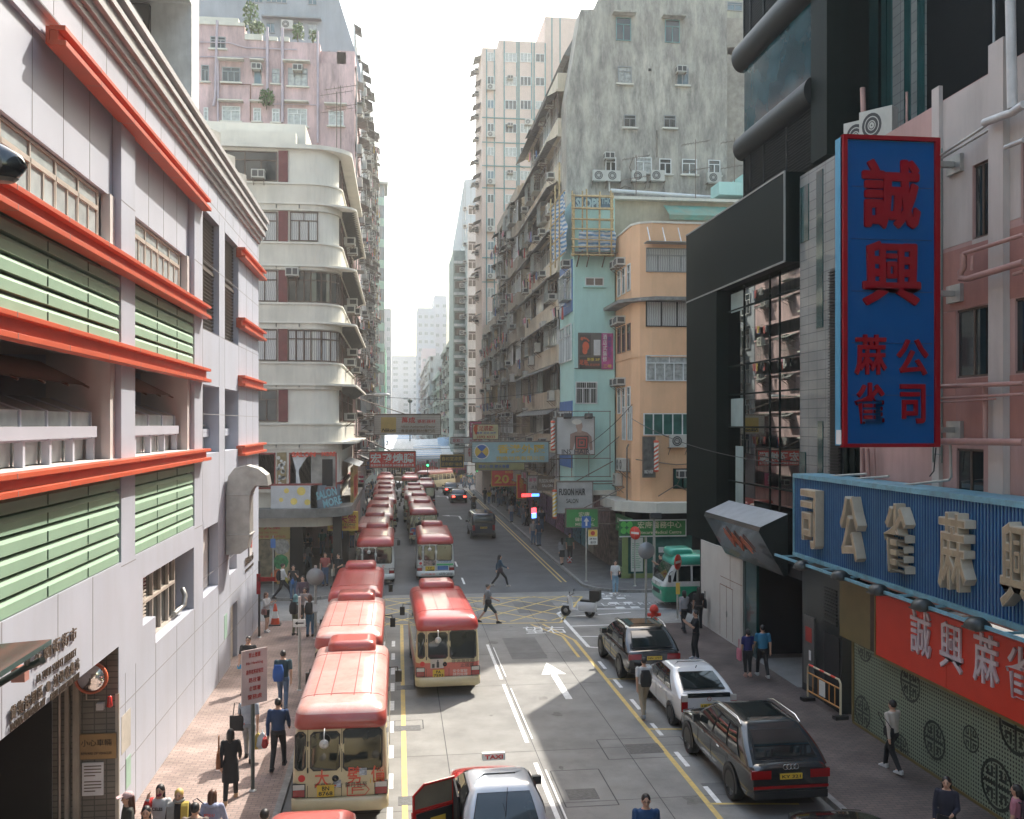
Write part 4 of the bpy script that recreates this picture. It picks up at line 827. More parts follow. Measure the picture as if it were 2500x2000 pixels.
# clinic
cl = thing("clinic_shop", "green clinic shopfront with glass walls under the canopy of the peach block", "shop front", (14, 50.3, .13)); YC = 50.05
xC = lambda px: onY(px, 1300, YC)[0]; zC = lambda py: onY(1600, py, YC)[1]
MB().box(xC(1512), YC - .1, zC(1308), xC(1674), YC + .2, zC(1270)).build("fascia", m_grn, cl)
MB().prism([(YC + 1.6, zC(1300)), (YC + 1.6, zC(1268)), (YC - .1, zC(1270)), (YC - .1, zC(1308))], 'x', XO - .22, XO - .1).build("side_fascia", m_grn, cl) if 0 else MB().box(XO - .3, YC - .05, zC(1308), XO - .1, 53.2, zC(1266)).build("side_fascia", m_grn, cl)
b = MB(); b.box(xC(1512) - .02, YC - .13, zC(1271), xC(1674), YC - .09, zC(1268)); b.box(xC(1512) - .02, YC - .13, zC(1310), xC(1674), YC - .09, zC(1307)); b.box(xC(1672), YC - .13, zC(1307), xC(1674), YC - .09, zC(1271)); b.build("fascia_trim", m_wfw, cl)
q = MB()
cxl, czl = onY(1529, 1288, YC)
for dx, dz in ((-.17, .17), (.17, .17), (-.17, -.17), (.17, -.17)): q.disc((cxl + dx, YC - .11, czl + dz), .17, 'y', 14)
MB().box(xC(1514), YC - .108, zC(1306), xC(1545), YC - .1, zC(1272)).build("logo_field", M("clinic_green_dark", (.02, .12, .05), .5), cl); q.build("clover", M("clover_green", (.12, .48, .10), .5), cl)
m_gold = M("letter_cream", (.62, .58, .42), .5)
text("宏康醫務中心", "lettering", m_gold, cl, (xC(1609), YC - .1, zC(1281)), XP, ZP, w=2.45, h=.38, bold=.01); text("Elitecare Medical Centre", "lettering", m_gold, cl, (xC(1609), YC - .1, zC(1299)), XP, ZP, w=2.45, h=.18, bold=.012)
text("宏康醫務中心", "lettering", m_gold, cl, (XO - .3, 51.7, zC(1280)), YM, ZP, w=2.2, h=.3, bold=.01); text("Medical Centre", "lettering", m_gold, cl, (XO - .3, 51.7, zC(1298)), YM, ZP, w=1.8, h=.15, bold=.01)
b = MB(); b.box(xC(1530), YC + .03, .35, xC(1690), YC + .07, zC(1308)); b.box(XO - .14, YC, .35, XO - .1, 53.2, zC(1308)); b.build("shop_glass", m_greenglass, cl)
b = MB(); b.box(xC(1515), YC, .13, xC(1690), YC + .15, .38); b.box(XO - .22, YC, .13, XO - .05, 53.2, .38); b.box(xC(1519), YC - .04, .3, xC(1533), YC + .06, zC(1308)); b.box(xC(1572), YC - .04, .3, xC(1576), YC + .06, zC(1308))
for y in (51, 52): b.box(XO - .2, y, .3, XO - .06, y + .08, zC(1308))
b.build("shop_frame", M("clinic_frame", (.20, .26, .10), .5), cl)
pn_ = MB().box(xC(1540), YC - .06, .5, xC(1569), YC - .02, zC(1312)).build("notice_board", M("board_pale", (.52, .55, .50), .5), cl)
b = MB(); [b.box(xC(1543), YC - .066, z, xC(1566) - R.random() * .2, YC - .061, z + .03) for z in [.7 + .1 * i for i in range(14)]]; b.build("print", M("print_green", (.1, .3, .14), .6), pn_)
MB().box(xC(1608), YC + .0, 1.5, xC(1622), YC + .02, 1.8).build("notice", MATS["notice_paper"], cl)
# ---- cyan block with scaffold
m_cyan = M("cyan_stucco", (.40, .63, .58), .8, var=.06, scale=.6, dirt=.3, dirtcol=(.18, .30, .28), streak=True, dth=.57)
YCY = 54.5; cy = thing("narrow_block", "narrow turquoise block with blue framed shop windows and a graffiti parapet", "building", (12, 57, 0))
zY = lambda py: onY(1450, py, YCY)[1]; xY = lambda px: onY(px, 1000, YCY)[0]
XCY = xY(1402)
MB().box(XCY, YCY, 4.6, 12.7, 59.4, zY(484)).build("wall", m_cyan, cy); MB().box(XCY + .02, YCY - .012, zY(512), xY(1495), YCY + .1, zY(482)).build("painted_parapet", M("parapet_navy", (.07, .13, .17), .8, var=.4, scale=3), cy)
text("GRAFFITI".replace("GRAFFITI", "SLOPE"), "graffiti", M("graffiti_pale", (.35, .5, .52), .7), cy, (xY(1436), YCY - .012, zY(497)), XP, ZP, w=1.5, h=.62, bold=.05, depth=.005); text("THC", "graffiti", MATS["graffiti_pale"], cy, (xY(1480), YCY - .012, zY(490)), XP, ZP, w=.6, h=.4, bold=.03, depth=.005)
MB().box(12.45, YCY + .1, 0, 16, 59.4, 4.35).build("ground_floor", M("shopfront_mixed", (.14, .11, .09), .5, var=.8, scale=2.5), cy); MB().box(XCY - .35, YCY - .3, 4.35, 14, 59.4, 4.62).build("canopy", m_adb, cy)
winY(cy, 1429, 677, 1473, 699, YCY, frame=m_wfw, pane=M("louvre_pane", (.2, .15, .12), .6), n=2, tr=False, sill=m_cyan); winY(cy, 1404, 930, 1459, 986, YCY, frame=m_wfw, pane=m_dim, n=3, bars=True)
b = MB(); b.box(xY(1402), YCY - .06, zY(901), xY(1470), YCY, zY(899)); b.box(xY(1411), YCY - .06, zY(901), xY(1468), YCY - .002, zY(813)); b.build("poster_frame", M("frame_dark_brown", (.10, .09, .08), .6), cy)
def poster(name, px0, py0, px1, py1, col, o=.09, par=None, Y=YCY, v=.3):
    (a, z1), (e, z0) = onY(px0, py0, Y), onY(px1, py1, Y); return MB().box(a, Y - o, z0, e, Y - .06, z1).build(name, M("poster_%d_%d" % (px0, py0), col, .6, var=v, scale=4), par or cy)
p1 = poster("poster", 1414, 817, 1442, 868, (.05, .04, .035)); p2 = poster("poster", 1414, 872, 1466, 899, (.05, .04, .035)); p3 = poster("poster", 1449, 830, 1465, 868, (.55, .55, .54), v=.1)
ft = MB()
def ell(b, cx, cz, rx, rz, Y, n=14): b.add([(cx + rx * math.cos(6.283 * i / n), Y, cz + rz * math.sin(6.283 * i / n)) for i in range(n)], [tuple(range(n))])
fx, fz = onY(1428, 845, YCY); ell(ft, fx + .03, fz - .02, .2, .28, YCY - .1); ell(ft, fx - .02, fz - .3, .15, .2, YCY - .102)
for i, (dx, dz, r) in enumerate(((-.2, .42, .085), (-.06, .46, .06), (.05, .43, .05), (.14, .37, .045), (.21, .3, .04))): ell(ft, fx + dx, fz + dz, r, r * 1.2, YCY - .104)
m_rf = M("foot_red", (.55, .09, .03), .5); ft.build("foot_picture", m_rf, p1); text("足浴", "lettering", m_rf, p2, (xY(1424), YCY - .09, zY(885)), XP, ZP, w=.5, h=.3, bold=.02); text("新張 3/F", "lettering", M("letter_yellow", (.62, .45, .06), .5), p2, (xY(1448), YCY - .09, zY(878)), XP, ZP, w=.75, h=.2, bold=.01); text("SPA 足浴按摩", "lettering", m_rf, p2, (xY(1446), YCY - .09, zY(891)), XP, ZP, w=.85, h=.16)
p4 = poster("banner", 1468, 814, 1496, 902, (.36, .05, .19)); text("酒店式裝修", "lettering", MATS["cloth_white"], p4, (xY(1476), YCY - .09, zY(850)), XP, ZP, w=.26, h=1.6, vertical=True, bold=.01); text("三樓", "lettering", MATS["letter_yellow"], p4, (xY(1482), YCY - .09, zY(894)), XP, ZP, w=.5, h=.2); text("高級住宅", "lettering", M("letter_violet", (.12, .03, .22), .5), p4, (xY(1487), YCY - .09, zY(848)), XP, ZP, w=.22, h=1.3, vertical=True, bold=.01)
for i, y0 in enumerate((55.0, 57.2)):
    pass
m_blue = M("blue_paint", (.035, .13, .36), .5)
for z0, z1 in ((15.2, 18.3), (5.9, 9.9)): MB().box(XCY - .06, YCY + .5, z0, XCY, 59.2, z1).build("blue_panel", m_blue, cy)
for z0, h in ((15.9, 1.9), (12.3, 2.2), (6.9, 2.4)):
    for y in (56, 58.2): put("window", win_mesh(1.8, h, frame=m_wfw, pane=m_blueglass if z0 > 10 else m_dim, n=3), cy, (XCY - .07, y, z0), 'W')
for y, z in ((55.6, 17.9), (56.4, 8.8), (58.2, 8.9)): put("air_conditioner", AC_W, cy, (XCY - .06, y, z), 'W')
put("laundry_rack", LAU[1], cy, (XCY - .05, 57, 15.6), 'W'); put("window_cage", CAGE, cy, (XCY - .05, 55.8, 15.9), 'W')
# bamboo scaffold on its upper wall
sc_ = thing("bamboo_scaffold", "bamboo scaffold with blue striped sheeting on the turquoise block", "scaffold", (xY(1450), YCY - 1, zY(622))); m_bam = M("bamboo_pale", (.42, .31, .15), .7, var=.3, scale=6)
for yy in (YCY - .15, YCY - 1.0):
    for px in (1398, 1422, 1464, 1496) if yy > YCY - .5 else (1401, 1434, 1463, 1493):
        (x, z1), (_, z0) = onY(px, 468 + R.uniform(-6, 8), yy), onY(px, 626, yy); MB().tube([(x, yy, z0), (x + R.uniform(-.05, .05), yy, z1)], .05, 6).build("upright_pole", m_bam, sc_)
    for py in (478, 508, 535, 559, 584, 603, 622):
        (x0, z), (x1, _) = onY(1394, py, yy), onY(1498, py, yy); MB().tube([(x0, yy - .06, z), (x1, yy - .06, z + R.uniform(-.05, .05))], .045, 6).build("cross_pole", m_bam, sc_)
for yy, za, zb in ((55, 18.2, 24), (56.5, 18, 23), (58.2, 17.8, 22.6)): MB().tube([(XCY - .8, yy, za), (XCY - .8, yy, zb)], .05, 6).build("upright_pole", m_bam, sc_)
for z in (18.4, 19.6, 20.8, 22): MB().tube([(XCY - .75, YCY - .9, z), (XCY - .75, 59, z + .1)], .045, 6).build("cross_pole", m_bam, sc_)
b = MB(); [b.tube([(xY(px), YCY, zY(652)), (xY(px), YCY - 1, zY(624))], .04, 5) for px in (1408, 1432, 1470)]; b.box(xY(1394), YCY - 1.05, zY(625), xY(1498), YCY, zY(623)); b.build("support_bracket", m_acb, sc_)
def stripe_mat():
    m = M("striped_sheet", (.5, .53, .56), .6); nt = m.node_tree; N = nt.nodes; L = nt.links; w = N.new("ShaderNodeTexWave"); w.bands_direction = 'Z'; w.inputs["Scale"].default_value = 1.3; w.inputs["Distortion"].default_value = 1.2
    tc = [n for n in N if n.bl_idname == 'ShaderNodeTexCoord'][0]; L.new(tc.outputs["Object"], w.inputs[0]); r = N.new("ShaderNodeValToRGB"); r.color_ramp.elements[0].position = .42; r.color_ramp.elements[0].color = (.10, .24, .42, 1); r.color_ramp.elements[1].position = .55; r.color_ramp.elements[1].color = (.55, .57, .58, 1)
    L.new(w.outputs[1], r.inputs[0]); L.new(r.outputs[0], N["Principled BSDF"].inputs["Base Color"]); return m
m_str = stripe_mat()
def sheet(x0, x1, y, z0, z1, seed, along='x', par=None):
    q = random.Random(seed); b = MB(); n, m = 16, 10; vs = []
    for j in range(m + 1):
        for i in range(n + 1):
            t = x0 + (x1 - x0) * i / n; w = .1 * math.sin(i * 1.3 + j * .5) + .07 * math.sin(j * 1.9 + i * .4) + q.uniform(-.03, .03); zz = z0 + (z1 - z0) * j / m + q.uniform(-.03, .03)
            vs.append((t, y + w, zz) if along == 'x' else (y + w, t, zz))
    b.smooth = True; b.add(vs, [(j * (n + 1) + i, j * (n + 1) + i + 1, (j + 1) * (n + 1) + i + 1, (j + 1) * (n + 1) + i) for j in range(m) for i in range(n)]); b.build("sheeting", m_str, par)
sheet(xY(1406), xY(1495), YCY - .85, zY(618), zY(572), 3, par=sc_); sheet(YCY - .3, 58.6, XCY - .6, 18.6, 22.2, 4, 'y', par=sc_)
# ---- weathered grey gable block
m_gable = M("weathered_gable", (.43, .405, .345), .9, var=.2, scale=.45, dirt=.9, dirtcol=(.135, .13, .12), streak=True, dth=.49, bump=.2, bscale=8, dsc=1.0, zs=.30)
YG, XG = 59.6, 10.75
gg = thing("weathered_tenement", "tall tenement with a blotchy grey stained gable and cream balcony bands", "building", (16, 68, 0))
zG = lambda py: onY(1500, py, YG)[1]; xG = lambda px: onY(px, 400, YG)[0]
b = MB(); b.prism([(xG(1383), 3.8), (xG(1383), zG(243)), (xG(1397), zG(160)), (xG(1418), zG(28)), (xG(1452), zG(26)), (xG(1460), zG(0)), (xG(1480), zG(-40)), (xG(1775), zG(-40)), (xG(1775), 0), (12.5, 0), (12.5, 3.8)], 'y', YG, 61.5); b.build("gable_wall", m_gable, gg)
for x0, y0, x1, y1, fr, pn, n, s in ((1503, 42, 1541, 101, m_wft, m_glass, 2, None), (1622, 49, 1660, 106, m_wft, m_glass, 2, None), (1509, 162, 1541, 205, m_wfg, m_curt, 2, 1), (1651, 168, 1681, 209, m_wfg, m_blueglass, 2, 1), (1522, 279, 1553, 312, m_wfg, m_dim, 2, 1), (1620, 282, 1650, 313, m_wfg, m_dim, 2, 1),
    (1478, 385, 1504, 423, m_wfw, m_dim, 2, 1), (1551, 385, 1590, 423, m_wfw, m_curt, 2, 1), (1609, 387, 1639, 426, m_wfw, m_dim, 2, 1), (1665, 389, 1701, 427, m_wfw, m_dim, 2, 1), (1729, 389, 1758, 429, m_wfw, m_dim, 2, 1)): winY(gg, x0, y0, x1, y1, YG, frame=fr, pane=pn, n=n, bars=y0 in (279, 282), sill=m_adb if s else None)
for x, y in ((1522, 38), (1642, 46)): xx, zz = onY(x, y, YG); MB().box(xx - .75, YG - .55, zz, xx + .75, YG, zz + .1).build("ledge", m_gable, gg)
for x, y, me in ((1660, 182, AC_W), (1485, 392, AC_W), (1462, 445, AC_S), (1495, 446, AC_S), (1557, 446, AC_S), (1602, 445, AC_S), (1740, 450, AC_S)): acY(gg, x, y, YG, me)
b = MB(); b.box(xG(1580), YG - .3, zG(84), xG(1590), YG, zG(76)) if 0 else b.box(xG(1583), YG - .05, zG(170), xG(1590), YG, zG(164)); b.build("vent_hole", m_dark, gg)
pipeY(gg, [(1490, 466), (1735, 483)], YG - .3, .12, m_wfw); pipeY(gg, [(1486, 430), (1487, 468)], YG, .05, m_wfw); pipeY(gg, [(1500, 470), (1525, 455), (1540, 460)], YG, .03, m_acb); pipeY(gg, [(1545, 385), (1536, 410), (1550, 440)], YG, .03, m_acb)
pipeY(gg, [(1603, 320), (1603, 385)], YG, .04, m_acb)
m_band = M("cream_band", (.60, .53, .41), .8, var=.1, scale=.8, dirt=.45, dirtcol=(.22, .19, .15), streak=True, dth=.54); m_gw = M("grey_street_wall", (.36, .33, .28), .85, var=.2, dirt=.4)
street_face(gg, 'W', XG, 61.6, 78, 3.7, 9, 3.0, 51, m_band, m_gw, bay=2.75, bandh=1.1, pac=.75, pawn=.2, plau=.25, pcage=.3, hood=True, setb=lambda z: -.25)
street_face(gg, 'W', XG + 1.3, 61.6, 78, 30.6, 1, 2.9, 52, m_band, m_gw, bay=2.75, pac=.5, pawn=.0, hood=True)
b = MB(); b.prism([(61.5, 33.5), (61.5, 36), (78, 36), (78, 33.5)], 'x', XG + 1.6, 24); b.box(XG + 4.5, 61.5, 0, 24, 78, 34); b.build("rear_block", m_gw, gg)
b = MB(); b.prism([(XG + .15, 33.0), (XG + 1.9, 36.1), (XG + 2.2, 36.1), (XG + .5, 32.9)], 'y', 61.55, 78.2); b.build("sloped_roof", m_tin, gg)
antenna("rusty aerial mast in front of the blotchy grey gable", 1698, 560, 57.0, 5.6, 9); antenna("rusty aerial mast beside the small turquoise roof house", 1793, 545, 57.5, 5.4, 7); antenna("leaning aerial on the beige roof by the green awning", 1365 + 188, 545, 57.0, 4.2, 10)
# beige roof terrace between the peach block and the gable
rt = thing("roof_terrace", "beige rooftop house with a torn green awning above the peach block", "building", (16, 57, 19)); 
b = MB(); b.box(XO + .4, 54.5, 0, XE, 59.5, zO(540) + .1); b.box(onY(1497, 500, 56.5)[0], 56.5, 18, XE, 59.55, onY(1500, 487, 56.5)[1]); b.build("wall", M("beige_wall", (.42, .37, .27), .85, dirt=.5, streak=True, dirtcol=(.2, .18, .14)), rt); b = MB(); b.box(onY(1497, 500, 56.3)[0], 56.1, onY(1500, 487, 56.3)[1], XE, 59.5, onY(1500, 480, 56.3)[1]); b.build("roof_slab", m_adb, rt)
(a, za), (e, zb) = onY(1632, 507, 55.2), onY(1790, 530, 55.2); b = MB(); b.quad((a, 56.3, za + .4), (e, 56.3, za + .4), (e, 55.0, zb), (a, 55.0, zb)); b.box(a, 54.98, zb - .3, e, 55.0, zb); b.build("awning", M("awning_green", (.06, .22, .17), .6, dirt=.5, dirtcol=(.25, .13, .06)), rt)
(a, za), (e, zb) = onY(1735, 440, 58), onY(1800, 480, 58); b = MB(); b.box(a + 1.5, 56.4, zb - .3, e + 2, 58.5, za); b.box(a, 56.4, zb - .3, a + 1.5, 58, za - .5); b.build("roof_hut", m_cyan, rt)
# slim block behind on the right
bk = thing("rear_block", "cream rear block showing right of the stained gable", "building", (23, 64, 0)); YB = 63.; b = MB(); b.box(onY(1774, 100, YB)[0], YB, 0, 40, 75, 38); b.build("wall", M("cream_wall", (.42, .40, .31), .85, dirt=.6, streak=True, dirtcol=(.2, .2, .19)), bk)
for x0, y0, x1, y1, pn in ((1775, 4, 1812, 28, m_blueglass), (1776, 94, 1816, 134, m_glass), (1777, 198, 1816, 238, m_curt), (1776, 302, 1817, 345, m_curt), (1776, 410, 1790, 440, m_dim)): winY(bk, x0, y0, x1, y1, YB, frame=m_wfg, pane=pn, n=2)
# ---- the rest of the right row
tenement("brown tenement with a patched cream gable beyond the balcony bands", 10.0, 79, 95.5, 'W', 3.7, 8, 3.0, 61, (.46, .40, .29), (.42, .36, .28), bay=3.0, pac=.8, pawn=.45, plau=.35, pcage=.3, depth=12)
tenement("small yellow gabled tenement below the pink striped tower", 9.9, 96, 110.5, 'W', 3.7, 5, 3.0, 62, (.58, .44, .25), (.38, .33, .27), bay=3.0, pac=.8, pawn=.3, plau=.3, pcage=.2, depth=12)
m_pkt = M("tower_pink", (.58, .46, .40), .8, var=.05, dirt=.2, streak=True, dirtcol=(.36, .3, .27)); m_tl = M("tower_stripe", (.09, .22, .23), .6); YK = 111.
pt = thing("striped_tower", "tall pinkish tower with thin teal vertical stripes", "building", (16, 115, 0)); zK = lambda py: onY(1250, py, YK)[1]; xK = lambda px: onY(px, 500, YK)[0]
b = MB(); b.box(xK(1177), YK, 0, xK(1217), 120.5, zK(120)); b.box(xK(1217), YK, 0, xK(1332), 120.5, zK(100)); b.box(xK(1332), YK + .5, 0, xK(1480), 120.5, zK(32)); b.build("wall", m_pkt, pt)
b = MB()
for px in (1188, 1207, 1231, 1262, 1267, 1298, 1304, 1331, 1349, 1369): b.box(xK(px) - .07, YK - .06 + (.5 if px > 1335 else 0), 3, xK(px) + .07, YK + .01 + (.5 if px > 1335 else 0), zK(102 if px > 1210 else 124) if px < 1335 else zK(34))
for py in (290, 350, 407, 461, 631, 690): b.box(xK(1177), YK - .1, zK(py + 1), xK(1345), YK, zK(py - 1))
b.build("stripe", m_tl, pt)
for k in range(12):
    py = 128 + 57.6 * k
    winY(pt, 1190, py, 1206, py + 22, YK, frame=m_wfw, pane=R.choice([m_curt, m_dim, m_blueglass]), n=2, tr=False)
    if k < 8: winY(pt, 1233, py + 2, 1261, py + 25, YK, frame=m_wfw, pane=R.choice([m_dim, m_glass, m_curt]), n=3, tr=False); winY(pt, 1270, py + 2, 1297, py + 25, YK, frame=m_wfw, pane=R.choice([m_dim, m_glass, m_curt]), n=3, tr=False); winY(pt, 1307, py + 4, 1330, py + 25, YK, frame=m_wfw, pane=R.choice([m_dim, m_curt]), n=2, tr=False)
    if k % 2: acY(pt, 1198, py + 36, YK, AC_S); acY(pt, 1245, py + 10, YK, AC_W)
    if k in (3, 6): acY(pt, 1290, py + 6, YK, AC_S)
    put("awning", R.choice(AWN), pt, (xK(1177), 113.5, zK(py)), 'W'); put("awning", R.choice(AWN), pt, (xK(1177), 117.5, zK(py)), 'W'); put("air_conditioner", AC_W, pt, (xK(1177), 115.5, zK(py + 18)), 'W')
wb = thing("white_slim_block", "slim white block glimpsed left of the pink striped tower", "building", (12, 139, 0)); YW = 136.; b = MB(); b.box(onY(1141, 600, YW)[0], YW, 0, 22, 150, onY(1150, 565, YW)[1]); b.build("wall", M("white_wall", (.52, .55, .55), .8, dirt=.3, streak=True), wb)
for k in range(14): put("window", win_mesh(1.3, 1.4, pane=m_blueglass, n=2), wb, (onY(1141, 600, YW)[0] - .02, 140, 5 + 2.6 * k), 'W'); put("air_conditioner", AC_W, wb, (onY(1141, 600, YW)[0], 137.5, 6 + 2.6 * k), 'W'); put("window", win_mesh(1.2, 1.4, pane=m_dim, n=2), wb, (onY(1153, 600, YW)[0], YW - .02, 5 + 2.6 * k))
gbk = thing("banded_block", "grey green block with dark horizontal window bands", "building", (9, 145, 0)); YN = 140.; xa, xb = onY(1107, 700, YN)[0], onY(1141, 700, YN)[0]; zt = onY(1120, 612, YN)[1]
MB().box(xa, YN, 0, xb, 152, zt).build("wall", M("greygreen_wall", (.22, .28, .27), .7, dirt=.2), gbk)
for k in range(13):
    z = 3 + k * (zt - 4) / 13; MB().box(xa + .25, YN - .05, z, xb - .2, YN, z + 1.1).build("window", m_dim, gbk); MB().box(xa + .05, YN - .3, z + 1.35, xb - .05, YN, z + 1.75).build("ledge", MATS["white_wall"], gbk)
    put("air_conditioner", AC_S, gbk, ((xa + xb) / 2 + .3, YN - .05, z + .1))
tenement("tired greenish tenement past the crossing on the far right row", 8.6, 153, 190, 'W', 3.7, 6, 3.0, 63, (.30, .33, .28), (.34, .36, .30), bay=4.6, pac=.7, pawn=.3, plau=.4, pcage=.1, depth=12)
tenement("low cream tenement further down the far right row", 8.4, 192, 235, 'W', 3.7, 5, 3.0, 64, (.46, .42, .33), (.36, .37, .33), bay=5.4, pac=.6, pawn=.2, plau=.3, pcage=0, depth=12)
tenement("distant grey tenement ending the far right row", 7.6, 240, 330, 'W', 3.7, 7, 3.0, 65, (.36, .38, .38), (.40, .41, .40), bay=9, pac=.5, pawn=.1, plau=.2, pcage=0, depth=14)
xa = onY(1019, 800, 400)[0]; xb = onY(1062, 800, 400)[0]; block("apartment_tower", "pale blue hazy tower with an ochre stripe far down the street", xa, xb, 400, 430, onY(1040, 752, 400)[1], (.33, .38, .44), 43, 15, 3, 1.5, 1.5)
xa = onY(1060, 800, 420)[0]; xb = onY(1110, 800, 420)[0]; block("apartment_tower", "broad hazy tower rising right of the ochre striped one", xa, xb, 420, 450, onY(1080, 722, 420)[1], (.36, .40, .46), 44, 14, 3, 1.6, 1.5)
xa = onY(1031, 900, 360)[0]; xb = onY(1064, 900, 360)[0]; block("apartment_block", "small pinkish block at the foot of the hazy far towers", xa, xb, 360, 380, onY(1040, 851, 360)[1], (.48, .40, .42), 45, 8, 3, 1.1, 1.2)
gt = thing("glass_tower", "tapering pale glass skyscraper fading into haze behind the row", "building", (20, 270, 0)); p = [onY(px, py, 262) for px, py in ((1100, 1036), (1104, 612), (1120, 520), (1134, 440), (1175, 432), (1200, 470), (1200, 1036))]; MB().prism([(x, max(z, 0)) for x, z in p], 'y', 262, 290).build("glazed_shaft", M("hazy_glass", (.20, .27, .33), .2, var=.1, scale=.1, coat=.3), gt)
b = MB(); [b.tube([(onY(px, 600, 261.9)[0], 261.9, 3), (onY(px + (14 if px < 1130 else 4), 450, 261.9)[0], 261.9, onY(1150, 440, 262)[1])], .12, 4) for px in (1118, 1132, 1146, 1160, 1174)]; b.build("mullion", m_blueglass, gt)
# ================================================================ dark clad building on the near right corner
m_blk = M("black_panel", (.003, .008, .006), .6, var=.15, scale=.4, spec=.12); m_blk2 = brick_mat("black_tile", (.012, .016, .016), (.018, .022, .022), (.005, .005, .005), .9, .45, .008, .3, axes='YZ', bump=.1, coat=.3, dirt=.2)
m_mirror = M("mirror_glazing", (.40, .43, .41), .012, 1., var=.05)
m_gtile = brick_mat("grey_tile", (.21, .225, .22), (.19, .205, .20), (.10, .11, .11), .6, .3, .012, .25, axes='YZ', off=0, bump=.15, coat=.2, dirt=.25)
m_tealp = M("teal_panel", (.012, .055, .055), .15, var=.3, scale=1.5, coat=.5); m_edge = M("steel_edge", (.30, .31, .31), .35, .6)
XD = 12.7
db = thing("dark_clad_building", "black clad corner building with mirrored glazing and a tubed tower", "building", (15, 33, 0))
MB().box(XD, 29.9, 13.9, 15.5, 40.6, 16.87).build("sign_box", m_blk, db); 
b = MB(); b.box(XD - .02, 29.88, 13.87, XD + .03, 40.62, 13.93); b.box(XD - .02, 29.86, 13.93, XD + .03, 29.92, 16.84); b.box(XD - .02, 29.86, 16.84, XD + .03, 40.62, 16.9); b.build("edge_trim", m_edge, db)
MB().box(XD, 36.6, 3.65, 14.2, 40.55, 13.87).build("corner_pier", m_blk, db); MB().box(13.3, 40.0, 0, 26, 40.5, 14).box(15.5, 35.3, 3, 26, 40.5, 16.8).build("rear_wall", m_blk, db)
XMIR = 13.2; y0 = onX(1985, 900, XMIR)[0]
zM = lambda px, py: onX(px, py, XMIR)[1]; yM = lambda px: onX(px, 900, XMIR)[0]
MB().box(XMIR, y0, 3.9, XMIR + .1, 36.6, 13.9).build("curtain_wall", m_mirror, db)
b = MB()
for px in (1817, 1880, 1904): b.box(XMIR - .03, yM(px) - .03, 3.9, XMIR, yM(px) + .03, 13.85)
for px, py in ((1818, 749), (1818, 890), (1818, 962), (1818, 1043), (1818, 1180)): z = zM(px, py); b.box(XMIR - .03, y0, z - .03, XMIR, 36.6, z + .03)
b.build("mullion", m_blk, db)
m_lp = M("pale_spandrel", (.30, .38, .36), .3, coat=.3)
for pa, pb, q0, q1 in ((1786, 1816, 708, 755), (1786, 1816, 972, 1042), (1797, 1817, 1090, 1250)): MB().box(XMIR - .022, yM(pb), zM(pb, q1), XMIR - .002, yM(pa), zM(pb, q0)).build("spandrel", m_lp, db)
XT = 13.05; yT = lambda px: onX(px, 900, XT)[0]
MB().box(XT, yT(2052), 3.9, 15, yT(1953), 16.6).build("tile_wall", m_gtile, db)
b = MB(); b.box(XT - .04, yT(1968), 3.9, XT, yT(1954), 7.6); b.box(XT - .03, yT(2010), 11.5, XT, yT(1995), 16.4); b.box(XT - .03, yT(2010), 3.9, XT, yT(1998), 8.6); b.box(XT - .03, yT(1975), 14.4, XT, yT(1956), 16.2); b.build("glazing_strip", m_tealp, db)
b = MB(); z = 3.9; ya, ye = yT(2056), yT(2030)
b.box(XT - .05, ya, 3.9, XT, ye, 13.2)
while z < 13.1: b.box(XT - .12, ya, z, XT - .05, ye, z + .03); z += .09
b.build("vent_louvre", M("louvre_black", (.014, .016, .016), .5), db)
b = MB(); [b.box(XT - .05, yT(px) - .12, 3.5, XT + .0, yT(px) + .12, 7.8) for px in (2068, 2085)]; b.box(XT + .05, 24.75, 3.5, 15, yT(2056), 16.2); b.build("glazing_strip", m_blk, db)
# tower
XW = 13.35; ya, ye = 29.1, 35.25
MB().box(XW + .12, ya, 16.87, 26, ye, 42).build("tower_core", m_blk, db); MB().box(XW, ya, 19.7, XW + .1, ye, 22.3).build("tower_glazing", M("tower_glass", (.010, .045, .055), .08, var=.5, scale=.7, spec=.15), db)
def tube_band(z0, z1):
    b = MB(); n = 12; r = (z1 - z0) / 2; zc = (z0 + z1) / 2; prof = [(XW - r * .75 * math.sin(t), zc - r * math.cos(t)) for t in [math.pi * i / n for i in range(n + 1)]]
    b.smooth = True; vs = [(x, y, z) for y in (ya - .05, ye + .3) for x, z in prof]; k = n + 1; b.add(vs, [(i, i + 1, k + i + 1, k + i) for i in range(n)]); b.smooth = False
    b.add([(x, ya - .05, z) for x, z in prof] + [(XW + .6, ya - .05, z1), (XW + .6, ya - .05, z0)], [tuple(range(k + 2))]); b.add([(x, ye + .3, z) for x, z in prof] + [(XW + .6, ye + .3, z1), (XW + .6, ye + .3, z0)], [tuple(range(k + 2))])
    b.build("tube_band", M("tube_grey", (.014, .017, .018), .5, .1, spec=.2, var=.08, scale=.6), db)
tube_band(18.8, 19.75); tube_band(22.25, 23.35); tube_band(27.0, 28.1)
for z0, z1 in ((16.9, 18.8), (23.35, 27.0)):
    b = MB(); z = z0
    while z < z1 - .05: b.obox((XW + .03, (ya + ye) / 2, z + .04), (.05, 0, -.03), (0, (ye - ya) / 2, 0), (0, 0, .012)); z += .1
    for y in (ya, ya + 2.05, ya + 4.1, ye - .75, ye - .05): b.box(XW - .05, y, z0, XW + .02, y + .05, z1)
    b.build("vent_louvre", MATS["tube_grey"], db)
b = MB(); b.box(XW - .12, ya - 1.2, 16.9, XW + .6, ya - .06, 42); b.build("tower_fin", m_blk, db)
X2 = 15.2; y2 = lambda px: onX(px, 300, X2)[0]
